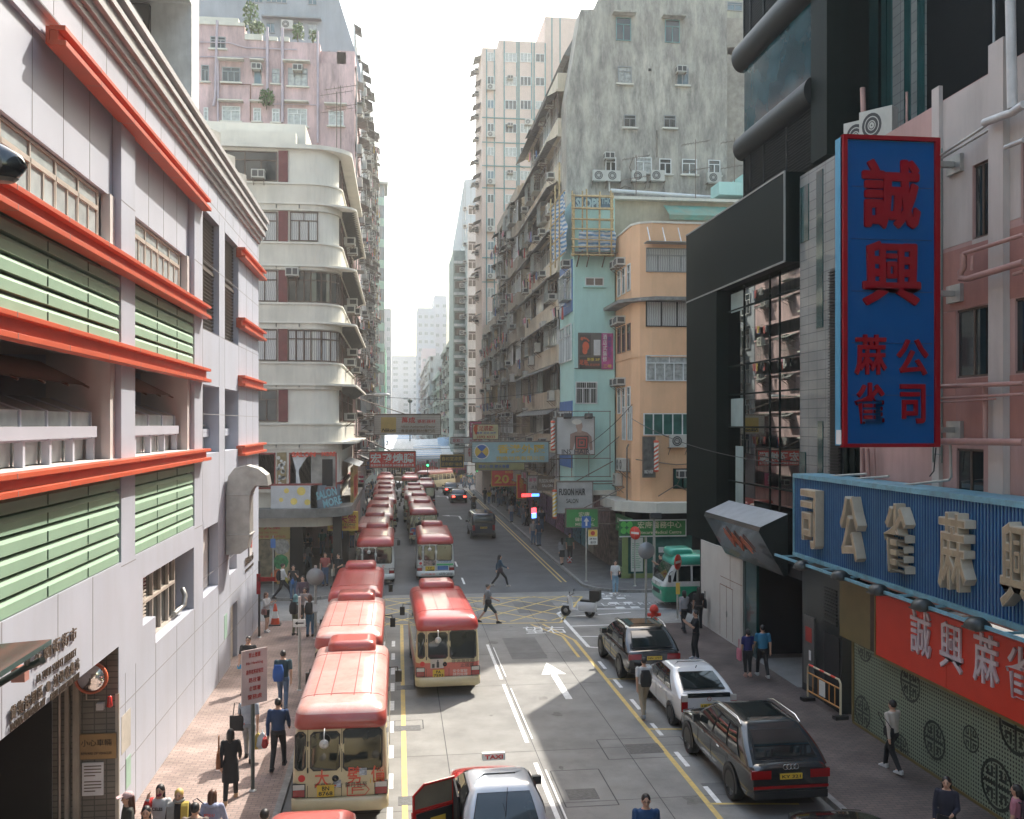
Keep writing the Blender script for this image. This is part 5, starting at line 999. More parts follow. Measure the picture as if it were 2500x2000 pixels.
MB().box(X2, 8, 12, 26, ya - .1, 42).build("tower_wing", M("black_wing", (.003, .004, .004), .7, spec=.1), db)
b = MB(); b.box(X2 - .05, y2(2263), 14, X2, y2(2168), 42); b.build("tile_wall", m_gtile, db)
b = MB(); [b.box(X2 - .09, y2(q1), zz0, X2 - .051, y2(q0), zz1) for q0, q1, zz0, zz1 in ((2128, 2158, 14, 42), (2170, 2183, 14, 23), (2214, 2228, 14, 25), (2228, 2242, 24.2, 42), (2246, 2262, 14, 25.5), (2150, 2172, 14, 22.5))]; b.build("glazing_strip", m_tealp, db)
b = MB(); b.tube([(X2 - .1, y2(2436), 14), (X2 - .1, y2(2436), 42)], .04, 6); b.box(X2 - .07, y2(2490), 20, X2 - .02, y2(2440), 28); b.build("window_frame", m_wfg, db)
# street level
h = MB().box(XD - .05, 33.55, .13, XD + .05, 38.4, 3.65).build("hoarding", M("hoarding_white", (.52, .50, .46), .7, var=.05, dirt=.3, streak=True, dirtcol=(.36, .32, .28), dth=.6), db)
b = MB(); yh = lambda px: onX(px, 1500, XD)[0]
for px, z0, z1 in ((1761, .2, 2.2), (1777, .2, 2.25), (1792, .2, 2.2), (1786, 2.2, 3.6), (1813, .2, 3.6)): b.box(XD - .056, yh(px), z0, XD - .05, yh(px) + .02, z1)
b.box(XD - .056, yh(1792), 2.18, XD - .05, yh(1761), 2.21); b.box(XD - .056, 33.6, 2.5, XD - .05, 36, 2.52); b.build("panel_seam", MATS["pipe_rust"], h); MB().tube([(XD - .09, yh(1779), 1.05), (XD - .09, yh(1779), 1.25)], .02, 6).build("handle", m_steel, h)
MB().box(XD, 32.35, .13, XD + .1, 33.55, 3.65).build("glass_pier", m_tealp, db); MB().box(XD - .06, 33.5, .13, XD + .04, 33.56, 3.65).build("pier_trim", m_edge, db)
b = MB(); b.box(XD + .1, 28.55, 3.5, 16, 36, 3.9); b.box(16, 28.5, 0, 16.2, 36.6, 3.9); b.box(XD + .1, 32.9, .14, 16, 33.0, 3.5); b.build("dark_interior", m_dark, db); MB().quad((XD - .1, 28.6, .145), (XD + 3.3, 28.6, .145), (XD + 3.3, 32.3, .145), (XD - .1, 32.3, .145)).build("entrance_ramp", m_concw, db)
MB().box(XD, 25.82, .13, 16, 28.5, 4.4).build("tile_pier", m_blk2, db)
cb = MB().box(XD - .05, 27.55, .4, XD, 28.3, 2.55).build("steel_cabinet", M("cabinet_steel", (.16, .165, .16), .4, .5, dirt=.3), db); MB().box(XD - .056, 27.7, 1.75, XD - .05, 28.15, 2.2).build("red_notice", M("notice_red", (.35, .05, .04), .5), cb); MB().box(XD - .056, 27.75, 1.2, XD - .05, 27.9, 1.5).build("notice", MATS["notice_paper"], cb)
b = MB(); z = 2.6
while z < 3.7: b.box(XD - .04, 26.1, z, XD - .002, 26.9, z + .04); z += .1
b.build("vent_louvre", MATS["louvre_black"], db); MB().box(XD - .02, 25.95, .14, XD - .003, 26.9, 2.3).build("doorway", m_dark, db)
# tilted canopy with its sign
(yc0, zc0), (yc1, _) = onX(1722, 1250, 11.75), onX(1856, 1287, 11.75)
cn = MB(); cn.prism([(XD, zc0 + .42), (11.75, zc0), (11.7, zc0 - .14), (12.55, zc0 - 1.6), (XD, zc0 - 1.6)], 'y', yc1, yc0); cno = cn.build("entrance_canopy", M("canopy_dark", (.03, .04, .038), .25, .3, coat=.4), db)
MB().quad((XD - .01, yc1 - .01, zc0 + .435), (11.745, yc1 - .01, zc0 + .012), (11.745, yc0, zc0 + .012), (XD - .01, yc0, zc0 + .435)).build("canopy_top", M("canopy_silver", (.40, .41, .42), .4, .3), cno)
b = MB(); pts = [(0, .5), (.35, -.35), (.7, .35), (1.1, -.45), (1.5, .3), (2.0, -.4)]; u = Vector((.5, 0, -.86)).normalized(); base = Vector((12.1, (yc0 + yc1) / 2, zc0 - .85))
for i in range(len(pts) - 1):
    for s in (0, .16): p, q = [base + Vector((-.05, 1.0 - a - s, 0)) + u * (-c * .7 - s) for a, c in (pts[i], pts[i + 1])]; b.tube([p, q], .025, 5)
b.build("neon_sign", M("neon_off_orange", (.5, .13, .06), .4), cno)
# ================================================================ pink building of the near right
m_pk2 = M("pink_plaster", (.42, .265, .24), .85, var=.1, scale=.8, dirt=.45, dirtcol=(.22, .14, .12), streak=True, dth=.55); m_ow = M("offwhite_plaster", (.46, .41, .38), .85, var=.08, scale=.8, dirt=.4, dirtcol=(.25, .21, .19), streak=True, dth=.57); m_sal = M("salmon_paint", (.36, .17, .14), .8, var=.1, dirt=.4, streak=True, dirtcol=(.2, .1, .09))
pb = thing("pink_building", "old pink and off white building with dark windows and pipework", "building", (15, 17, 0)); XP2 = XD
yB = lambda px: onX(px, 800, XP2)[0]; zB = lambda px, py: onX(px, py, XP2)[1]
wins = [(19.57, 18.95, 12.6, 14.25), (20.2, 18.95, 9.55, 11.1), (18.15, 16.6, 9.55, 11.1), (20.2, 19.2, 6.2, 7.95), (17.9, 16.5, 12.6, 14.3), (15.5, 14, 9.5, 11.1)]
ys = sorted({6., 24.75} | {a for w in wins for a in w[:2]}); zs = sorted({4.2, 16.1} | {a for w in wins for a in w[2:]})
b1, b2, b3 = MB(), MB(), MB()
for i in range(len(ys) - 1):
    for j in range(len(zs) - 1):
        ym, zm = (ys[i] + ys[i + 1]) / 2, (zs[j] + zs[j + 1]) / 2
        if any(w[1] < ym < w[0] and w[2] < zm < w[3] for w in wins): continue
        b2.quad((XP2, ys[i], zs[j]), (XP2, ys[i + 1], zs[j]), (XP2, ys[i + 1], zs[j + 1]), (XP2, ys[i], zs[j + 1]))
for w in wins:
    b2.quad((XP2, w[0], w[2]), (XP2, w[0], w[3]), (XP2 + .1, w[0], w[3]), (XP2 + .1, w[0], w[2])); b2.quad((XP2, w[1], w[2]), (XP2, w[1], w[3]), (XP2 + .1, w[1], w[3]), (XP2 + .1, w[1], w[2])); b2.quad((XP2, w[0], w[2]), (XP2, w[1], w[2]), (XP2 + .1, w[1], w[2]), (XP2 + .1, w[0], w[2])); b2.quad((XP2, w[0], w[3]), (XP2, w[1], w[3]), (XP2 + .1, w[1], w[3]), (XP2 + .1, w[0], w[3]))
b2.box(XP2 + .5, 6, 15.2, 26, 24.74, 16.1); b2.box(XP2 + .01, 24.7, 4.2, 26, 24.75, 16.1); b2.build("wall", m_pk2, pb)
MB().box(XP2 - .012, 6, 12.75, XP2 - .004, 18.75, 16.08).build("offwhite_band", m_ow, pb) if 0 else None
b = MB()
for y0_, y1_, z0_, z1_ in ((19.6, 21.0, 12.6, 16.08), (18.7, 19.6, 14.25, 16.08), (18.7, 18.95, 11.1, 14.25), (6, 18.3, 14.3, 16.08), (17.95, 18.3, 12.75, 14.3), (18.95, 19.6, 12.5, 12.6)): b.box(XP2 - .01, y0_, z0_, XP2 - .003, y1_, z1_)
b.build("offwhite_paint", m_ow, pb)
b = MB(); b.box(XP2 - .01, 18.8, 11.12, XP2 - .003, 21.0, 12.5); b.box(XP2 - .01, 20.22, 8.2, XP2 - .003, 21.0, 11.1); b.box(XP2 - .01, 18.8, 8.2, XP2 - .003, 20.2, 9.52); b.box(XP2 - .01, 6, 11.12, XP2 - .003, 18.3, 12.58); b.box(XP2 - .01, 6, 8.2, XP2 - .003, 18.3, 9.52); b.build("salmon_paint", m_sal, pb)
b = MB(); b.box(XP2 - .16, 18.3, 4.3, XP2 - .002, 18.8, 16.6); b.box(XP2 - .1, 20.75, 4.3, XP2 - .002, 21.05, 16.45); b.build("pilaster", m_ow, pb)
for w in wins:
    o = MB().box(XP2 + .06, w[1], w[2], XP2 + .09, w[0], w[3]).build("window", m_glass, pb); f = MB(); f.box(XP2 + .03, w[1], w[2], XP2 + .06, w[0], w[2] + .05); f.box(XP2 + .03, w[1], w[3] - .05, XP2 + .06, w[0], w[3]); ym = (w[0] + w[1]) / 2; f.box(XP2 + .03, ym - .025, w[2], XP2 + .06, ym + .025, w[3]); f.build("window_frame", m_wfb, o)
m_pip = M("pipe_pinkish", (.40, .23, .20), .55, var=.1, dirt=.3); m_pipw = M("pipe_white", (.50, .49, .48), .5, dirt=.25)
def pipeX(pts, X, r, m, name="pipe"): b = MB(); b.tube([(X, *onX(px, py, X)) for px, py in pts], r, 10); return b.build(name, m, pb)
pipeX([(2467, 0), (2469, 120), (2472, 265)], 12.4, .10, m_pipw); pipeX([(2403, 300), (2470, 275), (2500, 255)], 12.38, .085, m_pipw); pipeX([(2455, 360), (2500, 342)], 12.45, .05, m_pipw)
pipeX([(2352, 620), (2352, 655), (2345, 665), (2345, 680), (2360, 682), (2500, 640)], 12.3, .07, m_pip); pipeX([(2352, 620), (2500, 573)], 12.3, .045, m_pip); pipeX([(2374, 625), (2372, 660)], 12.3, .03, m_pip); pipeX([(2500, 663), (2475, 670)], 12.35, .04, m_pip)
pipeX([(2290, 944), (2500, 936)], 12.3, .05, m_pip); pipeX([(2294, 973), (2500, 962)], 12.3, .03, m_pip); pipeX([(2294, 983), (2430, 974)], 12.3, .022, m_pip); pipeX([(2404, 940), (2405, 1075)], 12.4, .05, m_pip); pipeX([(2294, 1078), (2500, 1080)], 12.25, .075, m_pip); pipeX([(2320, 1085), (2322, 1165), (2317, 1172), (2180, 1188)], 12.3, .03, m_steel); pipeX([(2285, 1093), (2280, 1150), (2270, 1163)], 12.4, .015, m_dark); pipeX([(2105, 1095), (2108, 1190)], 12.55, .06, m_pip); pipeX([(2118, 1095), (2122, 1190)], 12.55, .05, m_pip); pipeX([(2134, 1095), (2138, 1195)], 12.55, .03, m_pip)
pipeX([(2020, 1163), (2115, 1157)], 12.35, .03, m_steel, "steel_arm"); pipeX([(2050, 1172), (2170, 1163)], 12.35, .03, m_steel, "steel_arm"); 
ac = MB()
for px, py, Y in ((2152, 330, 24.2), (2098, 338, 25.1)): put("air_conditioner", AC_S, pb, (13.05, Y, 16.12 if Y < 24.5 else 16.1), 'W', rz=-.9)
for o in list(pb.children):
    if o.name.startswith("air_cond"): o.scale = (1, 1, 1.25)
pipeX([(2106, 215), (2110, 335)], 12.8, .07, m_pip, "vent_pipe"); pipeX([(2214, 225), (2214, 300)], 12.8, .03, m_pip, "vent_pipe")
# khaki fascia, perforated shutter and its round motifs
MB().box(XD - .08, 24.0, 2.42, XD - .01, 25.8, 4.05).build("khaki_fascia", M("khaki_panel", (.16, .13, .055), .5), pb); MB().box(XD - .095, 23.42, 2.42, XD - .02, 24.0, 4.05).build("mesh_panel", M("mesh_brown", (.05, .035, .025), .6), pb)
def perf_mat():
    m = M("perforated_green", (.21, .255, .185), .5, var=.06, scale=.5); nt = m.node_tree; N = nt.nodes; L = nt.links; tc = [n for n in N if n.bl_idname == 'ShaderNodeTexCoord'][0]; sp = N.new("ShaderNodeSeparateXYZ"); L.new(tc.outputs["Object"], sp.inputs[0]); cs = []
    for ax in (1, 2):
        a = N.new("ShaderNodeMath"); a.operation = 'MULTIPLY'; a.inputs[1].default_value = 11; L.new(sp.outputs[ax], a.inputs[0]); f = N.new("ShaderNodeMath"); f.operation = 'FRACT'; L.new(a.outputs[0], f.inputs[0]); s = N.new("ShaderNodeMath"); s.operation = 'SUBTRACT'; s.inputs[1].default_value = .5; L.new(f.outputs[0], s.inputs[0]); p = N.new("ShaderNodeMath"); p.operation = 'POWER'; p.inputs[1].default_value = 2; L.new(s.outputs[0], p.inputs[0]); cs.append(p)
    ad_ = N.new("ShaderNodeMath"); L.new(cs[0].outputs[0], ad_.inputs[0]); L.new(cs[1].outputs[0], ad_.inputs[1]); lt = N.new("ShaderNodeMath"); lt.operation = 'LESS_THAN'; lt.inputs[1].default_value = .085; L.new(ad_.outputs[0], lt.inputs[0])
    mx = N.new("ShaderNodeMix"); mx.data_type = 'RGBA'; L.new(lt.outputs[0], mx.inputs[0]); src = N["Principled BSDF"].inputs["Base Color"].links[0].from_socket; L.new(src, mx.inputs[6]); mx.inputs[7].default_value = (.018, .022, .018, 1); L.new(mx.outputs[2], N["Principled BSDF"].inputs["Base Color"]); return m
sh = MB()
ys_ = [25.05, 22.6, 19.6, 17.0, 14.4, 11.8, 9.2]
for i in range(6): sh.box(XD - .04, ys_[i + 1] + .03, .14, XD - .01, ys_[i], 2.42)
sho = sh.build("perforated_shutter", perf_mat(), pb)
MB().box(XD - .06, 9, .13, XD, 25.08, .2).box(XD - .07, 25.0, .2, XD - .0, 25.1, 2.42).build("shutter_track", M("brass_trim", (.25, .19, .08), .4, .6), pb)
m_motif = M("motif_dark", (.022, .03, .024), .4)
def motif(px, py, r):
    y, z = onX(px, py, XD - .045); b = MB(); x = XD - .046; n = 28
    def ringq(r0, r1, a0=0, a1=360):
        k = int(n * (a1 - a0) / 360)
        for i in range(k):
            t0, t1 = rad(a0 + (a1 - a0) * i / k), rad(a0 + (a1 - a0) * (i + 1) / k); q = [(rr * math.cos(t), rr * math.sin(t)) for rr, t in ((r0, t0), (r1, t0), (r1, t1), (r0, t1))]
            if all(z + v > .2 and z + v < 2.4 for _, v in q): b.quad(*[(x, y + u, z + v) for u, v in q])
    def bar(u0, v0, u1, v1):
        lo, hi = max(z + v0 * r, .2), min(z + v1 * r, 2.4)
        if hi > lo: b.quad((x, y + u0 * r, lo), (x, y + u1 * r, lo), (x, y + u1 * r, hi), (x, y + u0 * r, hi))
    ringq(.86 * r, r); w = .07
    for s in (1, -1): bar(-w, s * .08 if s > 0 else -.8, w, .8 if s > 0 else -.08)
    bar(-.8, -w, -.08, w); bar(.08, -w, .8, w); bar(-w, -.08, w, .08)
    for a in (1, -1):
        for c in (1, -1):
            u0, u1 = sorted((a * .22, a * .62)); v0, v1 = sorted((c * .22, c * .36)); bar(u0, v0, u1, v1); u0, u1 = sorted((a * .22, a * .36)); v0, v1 = sorted((c * .36, c * .66)); bar(u0, v0, u1, v1); u0, u1 = sorted((a * .5, a * .62)); v0, v1 = sorted((c * .36, c * .56)); bar(u0, v0, u1, v1)
    b.build("round_motif", m_motif, sho)
c7 = lambda x, y: (1660 + x * .4058, 1300 + y * .4058)
for x, y, r in ((1385, 910, .46), (1098, 1080, .44), (1530, 1250, .46), (1750, 1243, .3), (1905, 1520, .55), (2020, 1180, .55), (1330, 1300, .36), (1110, 690, .4)): motif(*c7(x, y), r)
for lb, x0, x1, h, c in (("left", -24, XL, 24, m_ow), ("right", XD, 30, 40, m_gtile)):  # unseen rest of both rows, added behind the camera to cut sky fill
    t = thing("tenement", f"unseen plain block continuing the {lb} row behind the bridge", "building", ((x0 + x1) / 2, -30, 0)); MB().box(x0, -70, 0, x1, 5.9, h).build("wall", c, t); xf = x1 if lb == "left" else x0
    for z in range(5, h - 3, 3):
        for y in range(-66, 4, 5): put("window", win_mesh(3, 1.6, pane=m_dim, n=4), t, (xf + (.02 if lb == "left" else -.02), y, z), 'E' if lb == "left" else 'W') if len(t.children) < 98 else None
# ================================================================ signs of the near right
m_sb = M("sign_blue", (.002, .075, .25), .6, var=.06, spec=.08); m_sr = M("sign_red", (.25, .006, .012), .6, spec=.08); m_sside = M("sign_side_blue", (.06, .30, .50), .3, .3, var=.06, scale=1.2)
YV = onX(2292, 700, 12.15)[0]; xV = lambda px: onY(px, 700, YV)[0]; zV = lambda py: onY(2175, py, YV)[1]
vs_ = thing("hanging_sign", "tall blue vertical sign with red frame and red Chinese characters", "sign", (11, YV + .2, zV(1091)))
MB().box(xV(2057), YV + .03, zV(1088), xV(2290), YV + .36, zV(336)).build("sign_box", m_sside, vs_); MB().box(xV(2066), YV + .015, zV(1083), xV(2281), YV + .035, zV(345)).build("face_panel", m_sb, vs_)
b = MB(); b.box(xV(2057), YV - .05, zV(1092), xV(2067), YV + .1, zV(333)); b.box(xV(2281), YV - .05, zV(1092), xV(2293), YV + .1, zV(333)); b.box(xV(2067), YV - .05, zV(1092), xV(2281), YV + .1, zV(1083)); b.box(xV(2067), YV - .05, zV(343), xV(2281), YV + .1, zV(333)); b.build("red_frame", m_sr, vs_)
b = MB(); [b.box(xV(2080), YV + .006, zV(py) - .008, xV(2276), YV + .015, zV(py) + .008) for py in (457, 585, 712, 838, 965)]; b.build("panel_seam", M("seam_blue", (.004, .03, .12), .5), vs_)
m_vr = M("letter_crimson", (.24, .004, .011), .65, spec=.08)
for t, px, py, w, h in (("誠", 2175, 475, 152, 172), ("興", 2176, 668, 152, 160), ("蔴", 2125, 867, 84, 102), ("公", 2227, 872, 84, 92), ("雀", 2122, 985, 78, 104), ("司", 2227, 986, 66, 100)):
    k = YV / (FPX); text(t, "lettering", m_vr, vs_, (xV(px), YV + .012, zV(py)), XP, ZP, w=w * k, h=h * k, bold=.008, depth=.06, heavy=(.018 if h > 150 else .009) * h / 100)
MB().box(xV(2057) - .006, YV + .06, zV(1085), xV(2057), YV + .3, zV(1050)).build("sticker", MATS["notice_paper"], vs_)
for py in (392, 712, 1050): MB().box(xV(2290), YV + .1, zV(py) - .06, XD - .1, YV + .25, zV(py) + .06).box(XD - .1, YV - .1, zV(py) - .2, XD - .01, YV + .45, zV(py) + .2).build('wall_bracket', m_steel, vs_)
b = MB()
b.tube([(xV(2285), YV + .2, zV(385)), (XD - .05, YV - 1.3, zV(330))], .03, 6); b.tube([(xV(2285), YV + .25, zV(392)), (XD - .05, YV - 1.4, zV(345))], .03, 6); b.build("stay_rod", m_steel, vs_)
ld = thing("wall_ladder", "thin grey green steel ladder on the pink wall behind the blue sign", "ladder", (12.5, 20.6, 7.5)); b = MB(); 
for y in (20.5, 20.85): b.tube([(12.52, y, 7.6), (12.52, y, 14.9)], .022, 6)
z = 7.8
while z < 14.9: b.tube([(12.52, 20.5, z), (12.52, 20.85, z)], .014, 5); z += .42
b.build("rail", M("ladder_green", (.16, .20, .18), .5, .3), ld)
# corrugated blue fascia sign
XC_ = 11.75; yc = lambda px: onX(px, 1250, XC_)[0]; ya, zt = onX(1941, 1161, XC_); zb = onX(1941, 1352, XC_)[1]; ye = 10.
cs = thing("fascia_sign", "long corrugated blue fascia with big cream channel characters", "sign", (XC_, 18, zb)); m_cb = M("corrugated_blue", (.010, .085, .25), .5, .1, var=.1, dirt=.15, dirtcol=(.2, .25, .25), streak=True); m_cap = M("cap_lightblue", (.16, .37, .47), .5, dirt=.5, dirtcol=(.10, .10, .08), dsc=3)
b = MB(); y = ya
while y > ye: b.box(XC_, y - .05, zb, XC_ + .03, y, zt); b.box(XC_ + .022, y - .11, zb, XC_ + .05, y - .05, zt); y -= .11
b.build("corrugated_sheet", m_cb, cs)
b = MB(); y = ya
while y > ye: b.box(XC_ - .004, y - .011, zb + .03, XC_ - .0005, y - .001, zt - .03); y -= .11
b.build("rib_edge", m_cap, cs)
b = MB(); b.box(XC_ - .06, ye, zt - .06, XC_ + .9, ya + .04, zt + .06); b.box(XC_ - .06, ye, zb - .06, XC_ + .9, ya + .04, zb + .05); b.box(XC_ - .05, ya, zb, XC_ + .9, ya + .05, zt); b.build("cap_flange", m_cap, cs)
m_chan = M("channel_cream", (.50, .45, .36), .6, dirt=.3, dirtcol=(.25, .2, .14)); m_chin = M("channel_inner", (.36, .29, .19), .7, dirt=.5, dirtcol=(.12, .09, .06), dsc=3)
for t, px, py in (("司", 1976, 1265), ("公", 2076, 1278), ("雀", 2188, 1315), ("蔴", 2328, 1352), ("興", 2488, 1392)):
    y, z = onX(px, py, XC_ - .2); o = text(t, "channel_letter", m_chan, cs, (XC_ - .01, y, (zt + zb) / 2 + .02), YM, ZP, w=.98, h=1.62, bold=.012, depth=.24, heavy=.012); text(t, "letter_face", m_chin, o, (XC_ - .245, y, (zt + zb) / 2 + .02), YM, ZP, w=.95, h=1.59, bold=.004, depth=.012)
rail_x = XC_ - .45
b = MB(); b.box(rail_x - .05, ye, zb - .1, rail_x, ya + .35, zb - .03); y = ya
while y > ye: b.box(rail_x, y - .04, zb - .09, XC_, y, zb - .04); y -= 1.3
b.build("lamp_rail", m_cap, cs)
for i, (px, py) in enumerate(((1957, 1387), (2050, 1412), (2143, 1447), (2250, 1485), (2383, 1532))):
    y, z = onX(px, py, rail_x - .05); t = thing("flood_lamp", "black hooded flood lamp under the corrugated blue fascia, " + ("at its far end", "second from its far end", "above the khaki panel edge", "above the first red sign character", "above the third red sign character")[i], "lamp", (rail_x - .05, y, z), group="flood lamps under the blue fascia")
    b = MB(); b.lathe([(.02, .26), (.13, .22), (.2, .1), (.22, -.1), (.18, -.26), (.02, -.26)], (0, 0, 0), 14, 'y', (0, math.pi)); b.build("hood", M("lamp_black", (.015, .02, .02), .4), t, world=False); b = MB(); b.box(-.17, -.23, -.035, .17, .23, -.002); b.build("lens", M("lamp_lens", (.12, .12, .11), .2), t, world=False); b = MB(); b.tube([(0, 0, .18), (.04, 0, zb - .05 - z)], .025, 6); b.build("arm", MATS["lamp_black"], t, world=False)
# red sign
rs = thing("fascia_sign", "bright red signboard with raised lilac white mahjong parlour characters", "sign", (12.4, 18, 2.45)); XRS = 12.45
b = MB(); ys2 = [23.4, 20.2, 17.0, 13.8, 10]
for i in range(4): b.box(XRS, ys2[i + 1] + .012, 2.46, XRS + .2, ys2[i], 4.08)
b.build("panel", M("sign_scarlet", (.62, .045, .022), .45, var=.05), rs); MB().box(XRS - .02, 23.4, 2.44, XRS + .2, 23.46, 4.1).box(XRS - .02, 10, 2.40, XRS + .2, 23.46, 2.455).build("edge_trim", MATS["brass_trim"], rs)
m_lil = M("letter_lilac", (.60, .54, .60), .5)
for t, x, y in (("誠", 1455, 605), ("興", 1640, 690), ("蔴", 1850, 765), ("雀", 2055, 850)):
    yy, zz = onX(*c7(x, y), XRS); text(t, "lettering", m_lil, rs, (XRS - .005, yy, zz), YM, ZP, w=.86, h=1.08, bold=.008, depth=.05)
# ================================================================ VEHICLES
m_cream = M("bus_cream", (.58, .50, .30), .35, var=.04, dirt=.18, dirtcol=(.3, .25, .17), coat=.5); m_bwhite = M("bus_white", (.60, .61, .58), .35, var=.04, dirt=.15, dirtcol=(.35, .33, .28), coat=.5)
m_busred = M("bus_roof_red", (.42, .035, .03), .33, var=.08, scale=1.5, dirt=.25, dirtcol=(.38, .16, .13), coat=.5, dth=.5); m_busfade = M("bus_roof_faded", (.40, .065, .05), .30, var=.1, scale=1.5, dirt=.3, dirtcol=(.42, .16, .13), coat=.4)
m_bpink = M("bus_wrap_pink", (.55, .13, .10), .4, var=.04, coat=.4); m_bgreen = M("bus_green", (.03, .30, .17), .35, coat=.5); m_bgreen2 = M("bus_roof_green", (.05, .36, .26), .3, coat=.6)
m_vglass = M("vehicle_glass", (.014, .020, .020), .03, var=.4, scale=1.2, coat=.6); m_rub = M("rubber", (.018, .018, .018), .75); m_rim = M("wheel_rim", (.34, .34, .34), .3, .8); m_lampr = M("tail_lamp_red", (.28, .006, .008), .12, coat=.8); m_lampw = M("lamp_clear", (.55, .52, .48), .12, coat=.8)
m_plate = M("plate_yellow", (.62, .42, .05), .4); m_ink = M("ink_black", (.012, .012, .012), .5); m_trim = M("black_trim", (.02, .02, .02), .4)
m_silvr = M("chrome", (.6, .6, .6), .12, 1.)
def rring(hw, y0, y1, r, z, n=4):
    c = [(hw - r, y1 - r, 0), (-hw + r, y1 - r, 90), (-hw + r, y0 + r, 180), (hw - r, y0 + r, 270)]; return [(x + r * math.cos(rad(a + 90 * i / n)), y + r * math.sin(rad(a + 90 * i / n)), z) for x, y, a in c for i in range(n + 1)]
def stack(rings, cap0=True, cap1=True, b=None):
    b = b or MB(); n = len(rings[0]); b.smooth = True; o = len(b.v); b.add([p for r in rings for p in r], [(i * n + j, i * n + (j + 1) % n, (i + 1) * n + (j + 1) % n, (i + 1) * n + j) for i in range(len(rings) - 1) for j in range(n)]); b.smooth = False
    if cap0: b.add(rings[0], [tuple(range(n))])
    if cap1: b.add(rings[-1], [tuple(range(n))])
    return b
def smooth_by_angle(o, a=35): 
    m = o.data; m.set_sharp_from_angle(angle=rad(a)); return o
def wheel(parent, x, y, r, w, side, rimstyle=6):
    t = link("wheel", None or _wheel(r, w, rimstyle)[0], parent, (x, y, r)); link("rim", _wheel(r, w, rimstyle)[1], t)
    t.rotation_euler.z = 0 if side > 0 else math.pi; return t
_wh = {}
def _wheel(r, w, ns):
    k = (r, w, ns)
    if k in _wh: return _wh[k]
    b = MB(); b.lathe([(r * .66, -w), (r * .93, -w), (r, -w * .8), (r, -.03), (r * .95, .012), (r * .7, .012), (r * .66, -.01)], n=24, ax='x'); t = b.mesh("wheel", m_rub)
    b = MB(); b.lathe([(.01, -.02), (r * .2, -.015), (r * .22, -.05), (r * .64, -.07), (r * .68, .0), (r * .64, .008)], n=24, ax='x')
    for i in range(ns): a = 6.283 * i / ns; u = Vector((0, math.cos(a), math.sin(a))); v = Vector((0, -math.sin(a), math.cos(a))); b.obox(u * r * .42 + Vector((-.012, 0, 0)), (.014, 0, 0), u * r * .24, v * r * .07)
    _wh[k] = (t, b.mesh("rim", m_rim)); return _wh[k]
